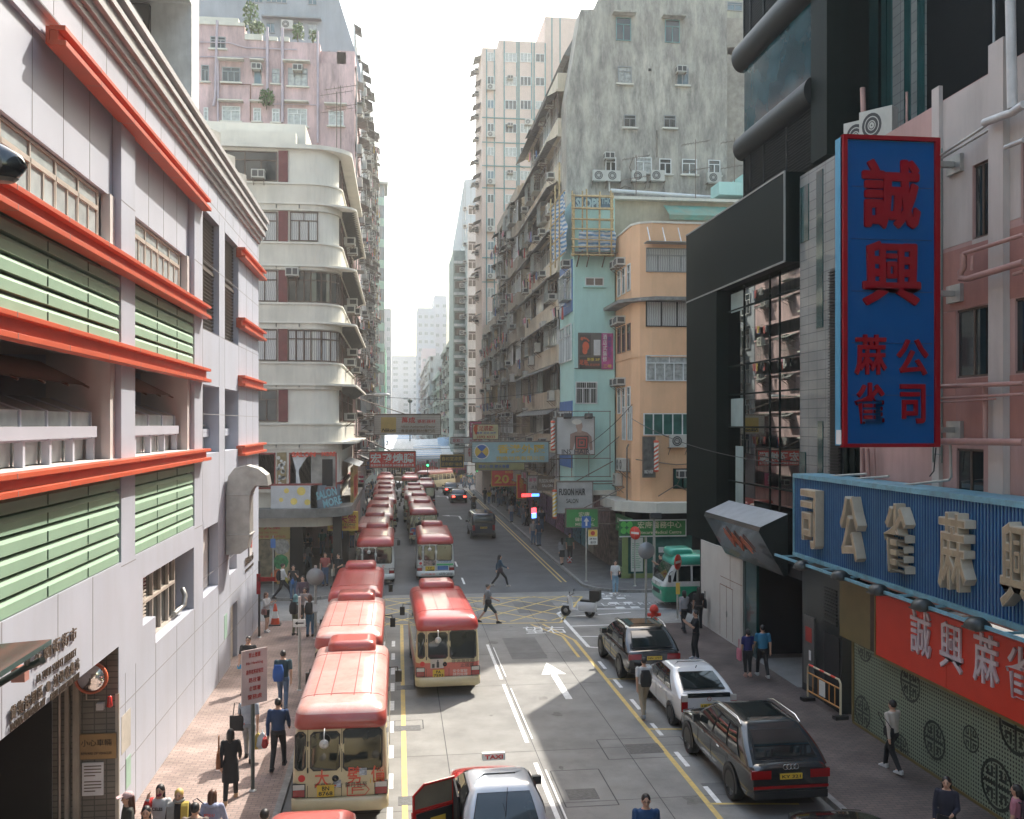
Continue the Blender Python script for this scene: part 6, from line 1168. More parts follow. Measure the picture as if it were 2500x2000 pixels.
def minibus(body=None, roof=None, low=None):
    body = body or m_cream; roof = roof or m_busred
    P = {}
    rings = [rring(.94, .05, 6.5, .2, .34), rring(1.0, .0, 6.58, .2, .5), rring(1.0, .0, 6.6, .2, 1.05), rring(.995, .01, 6.52, .2, 1.25), rring(.975, .05, 6.28, .2, 1.65), rring(.945, .1, 6.05, .2, 2.06)]
    b = stack(rings)
    if low is not None:
        b.mi = 0; k = 20; 
        for i in range(20, 40): b.m[i] = 1
        for i in range(0, 20): b.m[i] = 1
    P['body'] = b.mesh("body", [body] + ([low] if low else []))
    rr = [rring(.95, .07, 6.08, .2, 2.03), rring(.98, .02, 6.1, .22, 2.09), rring(.975, .03, 6.08, .22, 2.2), rring(.95, .1, 6.0, .24, 2.34), rring(.89, .22, 5.9, .26, 2.43), rring(.78, .42, 5.75, .28, 2.485), rring(.55, .8, 5.4, .3, 2.51), rring(.2, 1.4, 4.8, .15, 2.52)]
    b = stack(rr)
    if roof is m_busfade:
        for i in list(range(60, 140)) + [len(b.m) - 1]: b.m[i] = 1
    P['roof'] = b.mesh("roof", [roof, M("bus_roof_glare", (.55, .24, .20), .3, var=.12, scale=1.3, dirt=.7, dirtcol=(.62, .44, .40), coat=.5, dth=.47)])  # upper roof faces: sun glare painted in pale over the faded red
    b = MB(); 
    [b.box(x - .012, .9, 2.45, x + .012, 4.9, 2.522 if abs(x) < .3 else 2.507) for x in (-.62, -.25, .25, .62)]; [b.box(-.86, y, 2.4, .86, y + .012, 2.44 + .0) if 0 else b.tube([(-.9, y, 2.425), (-.78, y, 2.488), (-.55, y, 2.513), (0, y, 2.525), (.55, y, 2.513), (.78, y, 2.488), (.9, y, 2.425)], .007, 4) for y in (1.0, 4.7)]
    b.box(-.75, 1.0, 2.44, .75, 1.015, 2.495) if 0 else None
    P['roof_rib'] = b.mesh("roof_rib", M("rib_red", (.30, .05, .045), .5))
    P['roof_pod'] = stack([rring(.6, 5.0, 6.08, .15, 2.42), rring(.63, 4.96, 6.12, .16, 2.5), rring(.62, 5.0, 6.1, .16, 2.66), rring(.55, 5.06, 6.02, .16, 2.73), rring(.4, 5.2, 5.9, .12, 2.745)]).mesh("roof_pod", roof)
    def rearq(x0, x1, z0, z1, o=.008, r=.06):
        q = [(x, z) for x, z in ((x0 + r, z0), (x1 - r, z0), (x1, z0 + r), (x1, z1 - r), (x1 - r, z1), (x0 + r, z1), (x0, z1 - r), (x0, z0 + r))]
        yy = lambda z: (.0 if z < 1.05 else .01 * (z - 1.05) / .2 if z < 1.25 else .01 + (z - 1.25) * .1 if z < 1.65 else .05 + (z - 1.65) * .122)
        return [(x, yy(z) - o, z) for x, z in q]
    P['rear_window'] = []
    for x0, x1, z0, z1 in ((-.92, -.74, 1.22, 1.96), (-.60, -.03, 1.20, 1.95), (.08, .86, 1.18, 2.0)):
        b = MB(); b.quad(*rearq(x0, x1, z0, z1)); b.mi = 1; q = rearq(x0 - .03, x1 + .03, z0 - .03, z1 + .03, .004, .07); b.quad(*q); P['rear_window'].append(b.mesh("rear_window", [m_vglass, m_trim]))
    b = MB()
    for x in (-.68, .03): b.quad((x - .006, -.004, .62), (x + .006, -.004, .62), (x + .006, .006, 1.25), (x - .006, .006, 1.25)); b.quad((x - .006, .005, 1.25), (x + .006, .005, 1.25), (x + .006, .095, 2.04), (x - .006, .095, 2.04))
    for s in (-1, 1): b.quad((-.8 * 1, -.006, .615), (.8, -.006, .615), (.8, -.006, .625), (-.8, -.006, .625))
    for z in (1.2, 1.75): b.box(-.69, -.02, z - .05, -.66, .03, z + .05)
    P['door_seam'] = b.mesh("door_seam", m_trim)
    P['bumper'] = stack([rring(.97, -.09, .5, .16, .33), rring(1.02, -.12, .5, .18, .36), rring(1.02, -.12, .5, .18, .58), rring(.98, -.08, .5, .16, .615)]).mesh("bumper", body if low in (None, m_bpink) else low)
    P['wheel_arch'] = MB().mesh
    b = MB(); 
    for s in (-1, 1):
        for y in (1.25, 5.0): b.add([(s * 1.006, y + .47 * math.cos(rad(t)), .34 + .5 * math.sin(rad(t))) for t in range(0, 181, 15)], [tuple(range(13))])
    b.box(-.9, .1, .28, .9, 6.3, .34); P['wheel_arch'] = b.mesh("wheel_arch", m_trim)
    for nm, x in (('tl', -.86), ('tr', .86)):
        b = MB(); b.box(x - .12, -.018, .645, x + .12, .05, .79); b.mi = 1; b.box(x - .12, -.018, .793, x + .12, .05, .90); b.mi = 2; b.box(x - .14, -.01, .63, x + .14, .05, .915); P[nm] = b.mesh("tail_lamp", [m_lampr, m_lampw, m_trim])
    b = MB(); b.disc((-.8, -.006, 1.03), .075, 'y', 18); P['reflector'] = b.mesh("reflector", M("reflector_red", (.6, .03, .03), .4))
    b = MB(); b.lathe([(.02, -.045), (.045, -.035), (.07, -.01), (.075, .01)], (-.1, 0, 1.0), 14, 'y'); P['door_handle'] = b.mesh("door_handle", m_trim)
    b = MB(); b.tube([(-.32, .06, 2.05), (-.32, -.1, 2.08), (-.32, -.2, 1.95), (-.32, -.19, 1.86)], .014, 6); b.lathe([(.01, -.03), (.07, -.02), (.1, .01), (.09, .03)], (-.32, -.2, 1.8), 14, 'y'); P['rear_mirror'] = b.mesh("rear_mirror", M("mirror_pale", (.6, .6, .58), .3, .3))
    P['side_window'] = []
    hwz = lambda z: .995 - (z - 1.25) * .05 if z < 1.65 else .975 - (z - 1.65) * .073
    for s in (-1, 1):
        for y0, y1 in ((.35, 1.2), (1.28, 2.2), (2.28, 3.2), (3.28, 4.2), (4.28, 5.15), (5.25, 5.85)):
            b = MB(); z0, zm, z1 = 1.28, 1.65, 1.98; e = .25 if y1 > 5.8 else 0
            b.quad((s * (hwz(z0) + .006), y0, z0), (s * (hwz(z0) + .006), y1 + e, z0), (s * (hwz(zm) + .006), y1 + e * .6, zm), (s * (hwz(z1) + .006), y1, z1), (s * (hwz(z1) + .006), y0, z1), (s * (hwz(zm) + .006), y0, zm)); P['side_window'].append(b.mesh("side_window", m_vglass))
    b = MB(); b.quad((-.86, 6.51, 1.27), (.86, 6.51, 1.27), (.85, 6.30, 1.65), (.82, 6.075, 2.02), (-.82, 6.075, 2.02), (-.85, 6.30, 1.65)); P['windscreen'] = b.mesh("windscreen", m_vglass)
    b = MB(); 
    for s in (-1, 1): b.tube([(s * .95, 6.1, 1.75), (s * 1.2, 6.3, 1.72), (s * 1.22, 6.32, 1.5)], .018, 5); b.box(s * 1.14, 6.27, 1.3, s * 1.32, 6.36, 1.62)
    P['wing_mirror'] = b.mesh("wing_mirror", m_trim)
    b = MB(); 
    for s in (-1, 1): b.lathe([(.01, .03), (.1, .02), (.12, 0)], (s * .7, 6.58, .78), 14, 'y')
    P['headlamp'] = b.mesh("headlamp", m_lampw); b = MB(); b.box(-.5, 6.55, .68, .5, 6.615, .86); P['grille'] = b.mesh("grille", m_trim)
    return P
def put_bus(P, label, x, y, rz=0, group="minibuses queued nose to tail along the street", near=True, cat="minibus"):
    t = thing("minibus", label, cat, (x, y, 0), rz, group)
    for k, v in P.items():
        for me in (v if isinstance(v, list) else [v]): link(me.name.split('.')[0], me, t)
    for yy in (1.25, 5.0):
        for s in (-1, 1): wheel(t, s * .99, yy, .37, .2, s)
    return t
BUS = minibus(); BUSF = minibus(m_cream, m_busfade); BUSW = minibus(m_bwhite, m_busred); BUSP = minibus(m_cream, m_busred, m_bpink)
def btext(bus, t, x, z, w, h, m, y=-.008, **k): return text(t, "lettering", m, bus, (x, y, z), XP, ZP, w=w, h=h, depth=.003, **k)
def rel(o): o.location = (0, 0, 0); return o
# text() subtracts the world place of its parent; vehicles are written in their own space
_text = text
def vtext(bus, t, x, z, w, h, m, y=-.008, right=XP, **k):
    b = _text(t, "", None, None, (x, y, z), right, ZP, w=w, h=h, depth=.003, mb=MB(), **k); return b.build("lettering", m, bus, world=False)
def plate(parent, c, t1, t2=None, w=.36, h=.24, right=XP, n=YM):
    c = Vector(c); r = Vector(right); b = MB(); b.obox(c, r * w / 2, Vector(n) * .012, Vector((0, 0, h / 2))); o = b.build("number_plate", m_plate, parent, world=False); cc = c + Vector(n) * .013; q = MB()
    if t2: _text(t1, "", None, None, cc + Vector((0, 0, h * .22)), r, ZP, w=w * .42, h=h * .36, bold=.02, depth=.002, mb=q); _text(t2, "", None, None, cc - Vector((0, 0, h * .22)), r, ZP, w=w * .82, h=h * .36, bold=.02, depth=.002, mb=q)
    else: _text(t1, "", None, None, cc, r, ZP, w=w * .84, h=h * .56, bold=.02, depth=.002, mb=q)
    q.build("lettering", m_ink, o, world=False); return o
m_ltr = M("letter_orange_red", (.62, .10, .06), .5); m_lk = M("letter_dark", (.05, .045, .05), .5); m_sky2 = M("wrap_blue", (.06, .16, .38), .4); m_wgreen = M("wrap_green", (.08, .42, .16), .4)
# left queue
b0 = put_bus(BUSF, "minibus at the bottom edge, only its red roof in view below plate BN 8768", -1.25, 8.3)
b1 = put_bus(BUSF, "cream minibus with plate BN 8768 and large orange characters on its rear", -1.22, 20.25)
plate(b1, (-.30, -.03, .76), "BN", "8768"); vtext(b1, "大", -.38, 1.02, .3, .36, m_ltr, bold=.01); vtext(b1, "劈", .30, 1.06, .3, .36, m_ltr, bold=.01); vtext(b1, "價", .80, 1.06, .3, .36, m_ltr, bold=.01); vtext(b1, "時昌迷你倉 首月低至", .02, .86, 1.1, .11, m_lk); vtext(b1, "10蚊", .78, .93, .3, .13, m_plate)
q = MB(); [q.quad(*[(x, -.01, z) for x, z in p]) for p in (((.14, .86), (.52, .86), (.52, .84), (.14, .84)), ((.14, .86), (.16, .86), (.16, .62), (.14, .62)), ((.52, .86), (.62, .74), (.60, .74), (.50, .86)), ((.62, .74), (.52, .62), (.50, .62), (.60, .74)), ((.14, .64), (.52, .64), (.52, .62), (.14, .62)), ((.24, .80), (.46, .80), (.46, .78), (.24, .78)), ((.24, .75), (.5, .75), (.5, .73), (.24, .73)), ((.24, .80), (.27, .80), (.27, .66), (.24, .66)))]; q.build("arrow_logo", m_ltr, b1, world=False)
MB().box(-.52, -.03, .845, -.08, .0, .875).build("plate_lamp", m_ltr, b1, world=False); MB().box(.4, -.012, 1.05, .56, -.006, 1.2).box(-.14, -.012, .82, .02, -.006, .97).build("sticker", M("sticker_mix", (.35, .40, .45), .5, var=.6, scale=18), b1, world=False)
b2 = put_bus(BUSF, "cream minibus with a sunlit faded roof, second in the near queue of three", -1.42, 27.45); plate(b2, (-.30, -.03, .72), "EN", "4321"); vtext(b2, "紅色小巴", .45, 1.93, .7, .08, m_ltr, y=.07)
b3 = put_bus(BUS, "cream minibus with a shaded deep red roof at the box junction", -1.55, 34.5); plate(b3, (-.30, -.03, .72), "HX", "217")
b4 = put_bus(BUSW, "white bodied minibus just past the junction in the kerb queue, red dot on its rear", -1.2, 50.1); plate(b4, (-.30, -.03, .72), "LE", "563"); vtext(b4, "☾", .45, 1.0, .16, .16, m_ltr); vtext(b4, "Star Shop Minibus", .42, .87, .8, .07, m_lk)
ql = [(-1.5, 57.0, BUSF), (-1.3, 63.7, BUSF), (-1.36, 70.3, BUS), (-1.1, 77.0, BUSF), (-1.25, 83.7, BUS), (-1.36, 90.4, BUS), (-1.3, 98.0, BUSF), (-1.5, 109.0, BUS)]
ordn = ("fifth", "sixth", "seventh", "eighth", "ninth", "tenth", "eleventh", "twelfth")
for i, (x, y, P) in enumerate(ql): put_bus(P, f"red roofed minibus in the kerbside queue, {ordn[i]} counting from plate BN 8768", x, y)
# middle queue
r1 = put_bus(BUSP, "pink wrapped minibus with plate PA 7593 driving beside the near queue", 1.55, 29.5, rad(1.5)); plate(r1, (-.30, -.03, .72), "PA", "7593"); vtext(r1, "非洲海底椰", .47, 1.08, .72, .13, m_lk); vtext(r1, "止咳露", .6, .95, .42, .12, m_lk); vtext(r1, "安全駕駛", .38, .78, .46, .1, m_bwhite); vtext(r1, "請勿吸煙", .38, .67, .46, .1, m_bwhite)
q = MB(); q.box(-.55, -.012, .88, -.14, -.004, 1.17); q.build("advert_panel", M("advert_pale", (.5, .46, .42), .5), r1, world=False); q = MB(); q.box(-.36, -.018, .9, -.28, -.012, 1.08); q.box(-.34, -.018, 1.08, -.30, -.012, 1.14); q.box(-.5, -.018, .9, -.42, -.012, 1.02); q.build("bottle_print", m_lk, r1, world=False)
q = MB(); q.box(.05, -.01, .63, .7, -.004, .84); q.build("advert_panel", m_bpink, r1, world=False)
r2 = put_bus(BUSW, "white minibus with advert panels and phone number 6370 2010 on its bumper", 2.0, 50.8); plate(r2, (-.30, -.03, .72), "LV", "2084", w=.5, h=.3)
MB().box(-.65, -.012, .9, .02, -.005, 1.18).build("advert_panel", M("advert_faces", (.28, .2, .17), .5, var=.7, scale=9), r2, world=False); MB().box(.05, -.012, .9, .95, -.005, 1.0).build("advert_panel", m_wgreen, r2, world=False); MB().box(.1, -.012, .66, .68, -.005, .88).build("advert_panel", m_sky2, r2, world=False); vtext(r2, "20 交通資訊", .45, 1.1, .8, .12, m_sky2); vtext(r2, "6370 2010", .55, .47, .7, .13, m_lk, y=-.128, bold=.01); vtext(r2, "小巴廣告", -.4, .46, .8, .1, m_ltr, y=-.128)
r3 = put_bus(BUS, "minibus with a blue and red painted rear in the middle of the second queue", 1.8, 67.2); MB().box(-.95, -.012, .66, .0, -.005, 1.15).build("advert_panel", m_sky2, r3, world=False); q = MB(); q.disc((-.3, -.014, 1.0), .14, 'y', 16); q.disc((-.75, -.014, .95), .12, 'y', 16); q.build("poster_picture", m_ltr, r3, world=False)
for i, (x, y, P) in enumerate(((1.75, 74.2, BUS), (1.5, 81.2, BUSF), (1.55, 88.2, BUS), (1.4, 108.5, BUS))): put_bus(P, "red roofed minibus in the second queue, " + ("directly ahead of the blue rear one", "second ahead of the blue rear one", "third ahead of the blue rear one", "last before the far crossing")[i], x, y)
BUSK = minibus(m_trim, m_busred); put_bus(BUSK, "minibus with a black wrapped rear pulling out of the second queue", 2.75, 96.5, rad(-2))
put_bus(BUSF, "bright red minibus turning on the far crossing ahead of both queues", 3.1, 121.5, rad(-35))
# green minibus nosing out of the right hand cross street
BUSG = minibus(m_bwhite, m_bgreen2, m_bgreen); g1 = put_bus(BUSG, "green and white minibus nosing out beside the white hoarding", 18.6, 43.0, rad(90), group="none"); del g1['group']
vtext(g1, "27", .0, 1.1, .3, .15, m_lk, y=6.615, right=XM); q = MB(); q.box(-.6, 6.53, 1.0, .6, 6.612, 1.2); q.build("advert_panel", m_bwhite, g1, world=False)
# ---------------------------------------------------------------- cars
def car(name, label, cat, x, y, rz, L, Wd, H, paint, style, roofp=None, belt=.92, wr=.33, platet=None, hood=None, wheels=(.9, None), group=None, roof_glass=False, rimn=6, rails=False):
    t = thing(name, label, cat, (x, y, 0), rz, group); hw = Wd / 2; zb = .2
    st = {'sedan': [(0, .55, .80, .84), (.04, .35, .86, .95), (.25, zb, belt, 1.0 * belt + .03), (1.05, zb, belt, belt + .04), (2.9, zb, belt, belt + .03), (L - 1.15, zb, belt - .02, belt + .02), (L - .35, zb, belt - .16, belt - .1), (L - .06, .3, .66, .70), (L, .4, .55, .58)],
          'hatch': [(0, .5, .95, 1.0), (.03, .33, 1.0, 1.06), (.2, zb, 1.02, 1.08), (1.0, zb, belt + .04, belt + .06), (2.6, zb, belt, belt + .02), (L - .95, zb, belt - .08, belt - .03), (L - .3, zb, belt - .24, belt - .18), (L - .05, .3, .6, .64), (L, .4, .5, .52)],
          'suv': [(0, .5, 1.02, 1.06), (.04, .36, 1.08, 1.12), (.25, .28, belt + .04, belt + .07), (1.0, .28, belt + .02, belt + .04), (3.0, .28, belt, belt + .02), (L - 1.35, .28, belt - .02, belt + .03), (L - .4, .28, belt - .12, belt - .05), (L - .07, .36, .84, .88), (L, .45, .7, .72)],
          'van': [(0, .45, 1.05, 1.08), (.03, .33, 1.1, 1.12), (.2, .28, 1.12, 1.13), (2, .28, 1.12, 1.13), (L - 1.0, .28, 1.1, 1.12), (L - .3, .28, 1.0, 1.04), (L - .05, .35, .85, .9), (L, .45, .7, .72)]}[style]
    rings = []
    for i, (yy, z0, zs, zt) in enumerate(st):
        k = 1 - .13 * (max(0, 1 - yy / .6)) ** 2 - .14 * (max(0, 1 - (L - yy) / .6)) ** 2; w = hw * k; zm = z0 + (zs - z0) * .45
        half = [(0, z0), (w * .86, z0), (w * .97, z0 + .07), (w, zm), (w * .985, zs - .12), (w * .94, zs - .02), (w * .8, zs + (zt - zs) * .5), (w * .4, zt), (0, zt + .006)]
        rings.append([(a, yy, z) for a, z in half] + [(-a, yy, z) for a, z in half[-2:0:-1]])
    o = stack(rings).build("body", paint, t, world=False); o.modifiers.new('s', 'SUBSURF').render_levels = 1; o.data.polygons.foreach_set('use_smooth', [True] * len(o.data.polygons))
    G_ = {'sedan': ((.95, L - 1.35), (1.35, L - 2.25)), 'hatch': ((.08, L - .8), (1.3, L - 2.05)), 'suv': ((.1, L - 1.25), (.98, L - 2.2)), 'van': ((.02, L - .45), (.15, L - 1.25))}[style]
    zb_ = belt - .02 if style != 'van' else 1.09; w0, w1 = hw * .93, hw * (.70 if style != 'van' else .86); (a0, a1), (c0, c1) = G_
    if style == 'suv': w1 = hw * .70
    BU = .045; lv = lambda v: rring(w0 + (w1 + .02 - w0) * v + BU * math.sin(math.pi * v), a0 + (c0 - a0) * v - BU * math.sin(math.pi * v), a1 + (c1 - a1) * v + BU * math.sin(math.pi * v), .13, zb_ + (H - .09 - zb_) * v)
    smooth_by_angle(stack([lv(0), lv(.2), lv(.4), lv(.6), lv(.8), lv(1), rring(w1 - .02, c0 + .05, c1 - .05, .14, H - .045), rring(w1 * .82, c0 + .2, c1 - .2, .14, H - .012), rring(w1 * .5, c0 + .5, c1 - .4, .14, H)]).build("roof", roofp or paint, t, world=False), 60)
    B0 = [(-w0, a0, zb_), (w0, a0, zb_), (w0, a1, zb_), (-w0, a1, zb_)]; T0 = [(-w1 - .02, c0, H - .09), (w1 + .02, c0, H - .09), (w1 + .02, c1, H - .09), (-w1 - .02, c1, H - .09)]
    def face(i, u0, u1, v0, v1, off=.022):
        p, q, r, s = [Vector(v) for v in (B0[i], B0[(i + 1) % 4], T0[(i + 1) % 4], T0[i])]; nn = (q - p).cross(s - p).normalized(); f = lambda u, v: (p.lerp(q, u)).lerp(s.lerp(r, u), v) + nn * (off + BU * math.sin(math.pi * v))
        vs = [v0 + (v1 - v0) * k / 4 for k in range(5)]; return [f(u0, v) for v in vs] + [f(u1, v) for v in vs]
    def glass(nm, i, u0, u1, v0=.07, v1=.9):
        b = MB(); gf = [(k, k + 5, k + 6, k + 1) for k in range(4)]; b.smooth = True; b.add(face(i, u0, u1, v0, v1), gf); b.mi = 1; b.add(face(i, max(0, u0 - .012), min(1, u1 + .012), v0 - .03, v1 + .03, .007), gf); b.build(nm, [m_vglass, m_trim], t, world=False)
    glass("rear_window", 0, .11, .89, {'hatch': .3, 'suv': .2}.get(style, .1), .9); glass("windscreen", 2, .07, .93)
    for i in (1, 3):
        cuts = {'sedan': ((.1, .46), (.5, .92)), 'hatch': ((.22, .40), (.42, .64), (.66, .93)), 'suv': ((.13, .32), (.35, .60), (.63, .93)), 'van': ((.05, .3), (.33, .62), (.65, .93))}[style]
        for u0, u1 in cuts: glass("side_window", i, *((u0, u1) if i == 1 else (1 - u1, 1 - u0)))
    yr, yf = wheels[0], wheels[1] or L - .95
    for s in (-1, 1):
        for yy in (yr, yf): b = MB(); b.add([(s * (hw + .004), yy + (wr + .06) * math.cos(rad(q)), max(wr + (wr + .06) * math.sin(rad(q)), st[2][1])) for q in range(-60, 241, 15)], [tuple(range(21))]); b.build("wheel_arch", m_trim, t, world=False)
    for s in (-1, 1):
        for yy in (yr, yf): wheel(t, s * (hw - .005), yy, wr, .22, s, rimn)
    zl = st[1][2] - .12
    for s in (-1, 1):
        b = MB(); xw = hw * .72
        if style in ('hatch', 'van'): b.box(s * hw * .70, -.012, zl - .28, s * hw * .9, .06, zl + .1); b.mi = 1; b.box(s * hw * .70, -.014, zl + .0, s * hw * .9, .05, zl + .16) if style == 'hatch' else None
        else: b.box(s * hw * .45, -.012, zl - .13, s * hw * .9, .06, zl + .05)
        b.build("tail_lamp", [m_lampr, m_lampw], t, world=False)
        b = MB(); b.obox((s * hw * .66, L - .1, st[-2][2] - .04), (.17, s * -.06, 0), (0, .1, 0), (0, 0, .05)); b.build("headlamp", m_vglass, t, world=False)
        b = MB(); b.box(s * (hw - .04), a1 - .62, belt + .02, s * (hw + .14), a1 - .5, belt + .18); b.build("wing_mirror", paint if style != 'sedan' else m_trim, t, world=False)
        b = MB(); yd = (a0 + a1) / 2
        for yy in (yd - .1, yd + .95): b.box(s * hw * .985, yy - .08, belt - .15, s * (hw * .985 + .02), yy + .08, belt - .12)
        b.build("door_handle", m_silvr, t, world=False)
        q = MB(); [q.box(s * (hw - .004), yy - .004, .4, s * (hw + .002), yy + .004, belt - .1) for yy in (yd + .42, yd - .65, yd + 1.35)]; q.build("door_seam", m_trim, t, world=False)
    MB().box(-hw * .84, -.03, st[0][1] - .1, hw * .84, .2, st[0][1] + .06).build("bumper", paint if style in ('hatch', 'sedan') else m_trim, t, world=False)
    if platet: plate(t, (0, -.024, zl - .08 - (.05 if style == 'hatch' else 0)), platet, w=.5, h=.12)
    if roof_glass: b = MB(); b.quad(*[(xx, yy, H + .008) for xx, yy in ((-w1 * .5, c0 + .45), (w1 * .5, c0 + .45), (w1 * .5, c1 - .35), (-w1 * .5, c1 - .35))]); b.quad(*[(-w1 * .8, c0 + .4, H - .02), (-w1 * .5, c0 + .45, H + .008), (-w1 * .5, c1 - .35, H + .008), (-w1 * .8, c1 - .3, H - .02)]); b.quad(*[(w1 * .5, c0 + .45, H + .008), (w1 * .8, c0 + .4, H - .02), (w1 * .8, c1 - .3, H - .02), (w1 * .5, c1 - .35, H + .008)]); b.build("glass_roof", m_vglass, t, world=False)
    if rails:
        for s in (-1, 1): MB().tube([(s * (w1 + .01), c0 + .1, H - .06), (s * (w1 - .0), c0 + .35, H + .035), (s * w1, c1 - .3, H + .035), (s * (w1 + .01), c1 + .1, H - .08)], .02, 6).build("roof_rail", m_silvr, t, world=False)
    return t
m_cgrey = M("paint_charcoal", (.045, .048, .048), .22, .5, var=.03, coat=1.); m_cblk = M("paint_black", (.008, .009, .010), .15, var=.03, coat=1.); m_cwht = M("paint_white", (.62, .63, .64), .25, var=.02, coat=1.); m_tred = M("taxi_red", (.42, .02, .018), .25, var=.03, coat=1.); m_tsil = M("taxi_silver", (.55, .57, .60), .28, .15, var=.03, coat=1.); m_navy = M("paint_navy", (.010, .016, .032), .18, coat=1.)
au = car("parked_suv", "charcoal estate style suv with plate KY 321 and a dark glass roof", "car", 8.45, 19.55, rad(.5), 5.05, 1.98, 1.74, m_cgrey, 'suv', belt=1.08, wr=.39, platet="KY 321", wheels=(1.05, 4.1), roof_glass=True, rimn=5, rails=True)
q = MB(); [q.lathe([(.05, -.012), (.056, -.02), (.062, -.012)], (-.12 + .08 * i, 0, 1.08), 16, 'y') for i in range(4)]; q.build("badge", m_silvr, au, world=False); MB().box(-.85, -.03, .62, .85, -.01, .68).build("reflector", m_lampr, au, world=False)
wc = car("parked_hatchback", "white hatchback with plate UE 3700 parked behind the charcoal suv", "car", 8.5, 25.1, 0, 4.45, 1.73, 1.5, m_cwht, 'hatch', belt=.94, wr=.31, platet="UE 3700", wheels=(.85, 3.55)); MB().box(-.6, -.005, .98, .6, .06, 1.09).build("lower_glass", m_vglass, wc, world=False); q = MB(); q.lathe([(.045, -.02), (.055, -.028), (.06, -.02)], (0, 0, .94), 16, 'y'); q.build("badge", m_lampr, wc, world=False); MB().tube([(0, 1.2, 1.49), (0, 1.1, 1.58)], .012, 5).build("aerial", m_trim, wc, world=False)
bs = car("parked_suv", "black suv with plate NN 1777 stopped at the junction corner", "car", 8.3, 29.95, 0, 4.8, 1.93, 1.7, m_cblk, 'suv', belt=1.06, wr=.38, platet="NN 1777", wheels=(1.0, 3.85), roof_glass=True, rails=True)
bc = car("parked_sedan", "black car nose at the bottom edge behind the charcoal suv", "car", 8.55, 13.6, 0, 4.6, 1.8, 1.42, m_cblk, 'sedan', wheels=(.95, 3.6))
vn = car("black_van", "dark blue black van driving away past the junction", "van", 6.25, 69.0, 0, 4.9, 1.85, 1.95, m_navy, 'van', platet="RT 8821", wr=.33)
s1_ = car("black_sedan", "black sedan with lit brake lamps ahead of the motorcycle", "car", 6.5, 101.0, 0, 4.8, 1.82, 1.45, m_cblk, 'sedan'); s2_ = car("dark_sedan", "dark car braking just before the far crossing", "car", 6.35, 112.5, 0, 4.7, 1.8, 1.45, m_cgrey, 'sedan')
m_brk = emit("brake_glow", (1., .05, .03), 4.)
for s in (s1_, s2_):
    for x in (-.6, .6): MB().box(x - .14, -.03, .68, x + .14, -.013, .80).build("brake_lamp", m_brk, s, world=False)
car("white_car", "white car crossing the far junction behind the red roast meat sign", "car", -3.5, 127.0, rad(-90), 4.5, 1.75, 1.45, m_cwht, 'sedan'); car("white_car", "white car on the far junction nearest the head of the kerb queue", "car", .8, 124.5, rad(-78), 4.5, 1.75, 1.45, m_cwht, 'hatch')
# taxi with its rear door open
tx = car("red_taxi", "red taxi with silver roof and TAXI sign, rear passenger door swung open", "taxi", 2.05, 16.75, rad(1.5), 4.7, 1.72, 1.53, m_tred, 'sedan', roofp=m_tsil, belt=.95, wheels=(1.05, 3.75))
tl = MB().prism([(2.75, 1.51), (2.92, 1.51), (2.89, 1.645), (2.78, 1.645)], 'x', -.24, .24).build("roof_sign", M("sign_white", (.6, .6, .56), .4), tx, world=False); q = _text("TAXI", "", None, None, (0, 2.755, 1.578), XP, ZP, w=.38, h=.085, bold=.03, depth=.01, mb=MB()); q.build("lettering", m_rp, tl, world=False)
MB().tube([(0, 1.0, .99), (.02, .9, 1.65)], .006, 5).build("aerial", m_trim, tx, world=False); MB().box(-.1, 1.12, .99, .1, 1.16, 1.03).build("brake_lamp", m_brk, tx, world=False)
dr = MB().box(-.02, -1.0, .3, .035, 0, .9).box(-.015, -.06, .9, .02, 0, 1.38).box(-.015, -.98, .9, .02, -.93, 1.22).prism([(-1.0, 1.2), (-.94, 1.2), (-.7, 1.36), (0, 1.36), (0, 1.41), (-.72, 1.41)], 'x', -.015, .02).box(-.015, -.96, .9, .02, -.02, .93)
do = dr.build("door", m_tred, tx, world=False, bevel=.012); do.location = (-.86, 2.30, 0); do.rotation_euler.z = rad(-62); OFF[do] = Vector()
MB().quad((.0, -.93, .93), (.0, -.06, .93), (.0, -.06, 1.36), (.0, -.7, 1.36), (.0, -.93, 1.21)).build("window", M("door_glass", (.18, .16, .12), .05, coat=.6), do, world=False); MB().box(.036, -.92, .36, .055, -.08, .86).build("door_lining", m_trim, do, world=False); MB().box(.056, -.6, .55, .062, -.25, .72).build("sticker", m_plate, do, world=False); MB().box(-.05, -.9, .80, -.02, -.74, .84).build("handle", m_silvr, do, world=False)
MB().box(-.89, 1.32, .32, -.85, 2.28, 1.36).build("door_opening", m_dark, tx, world=False)
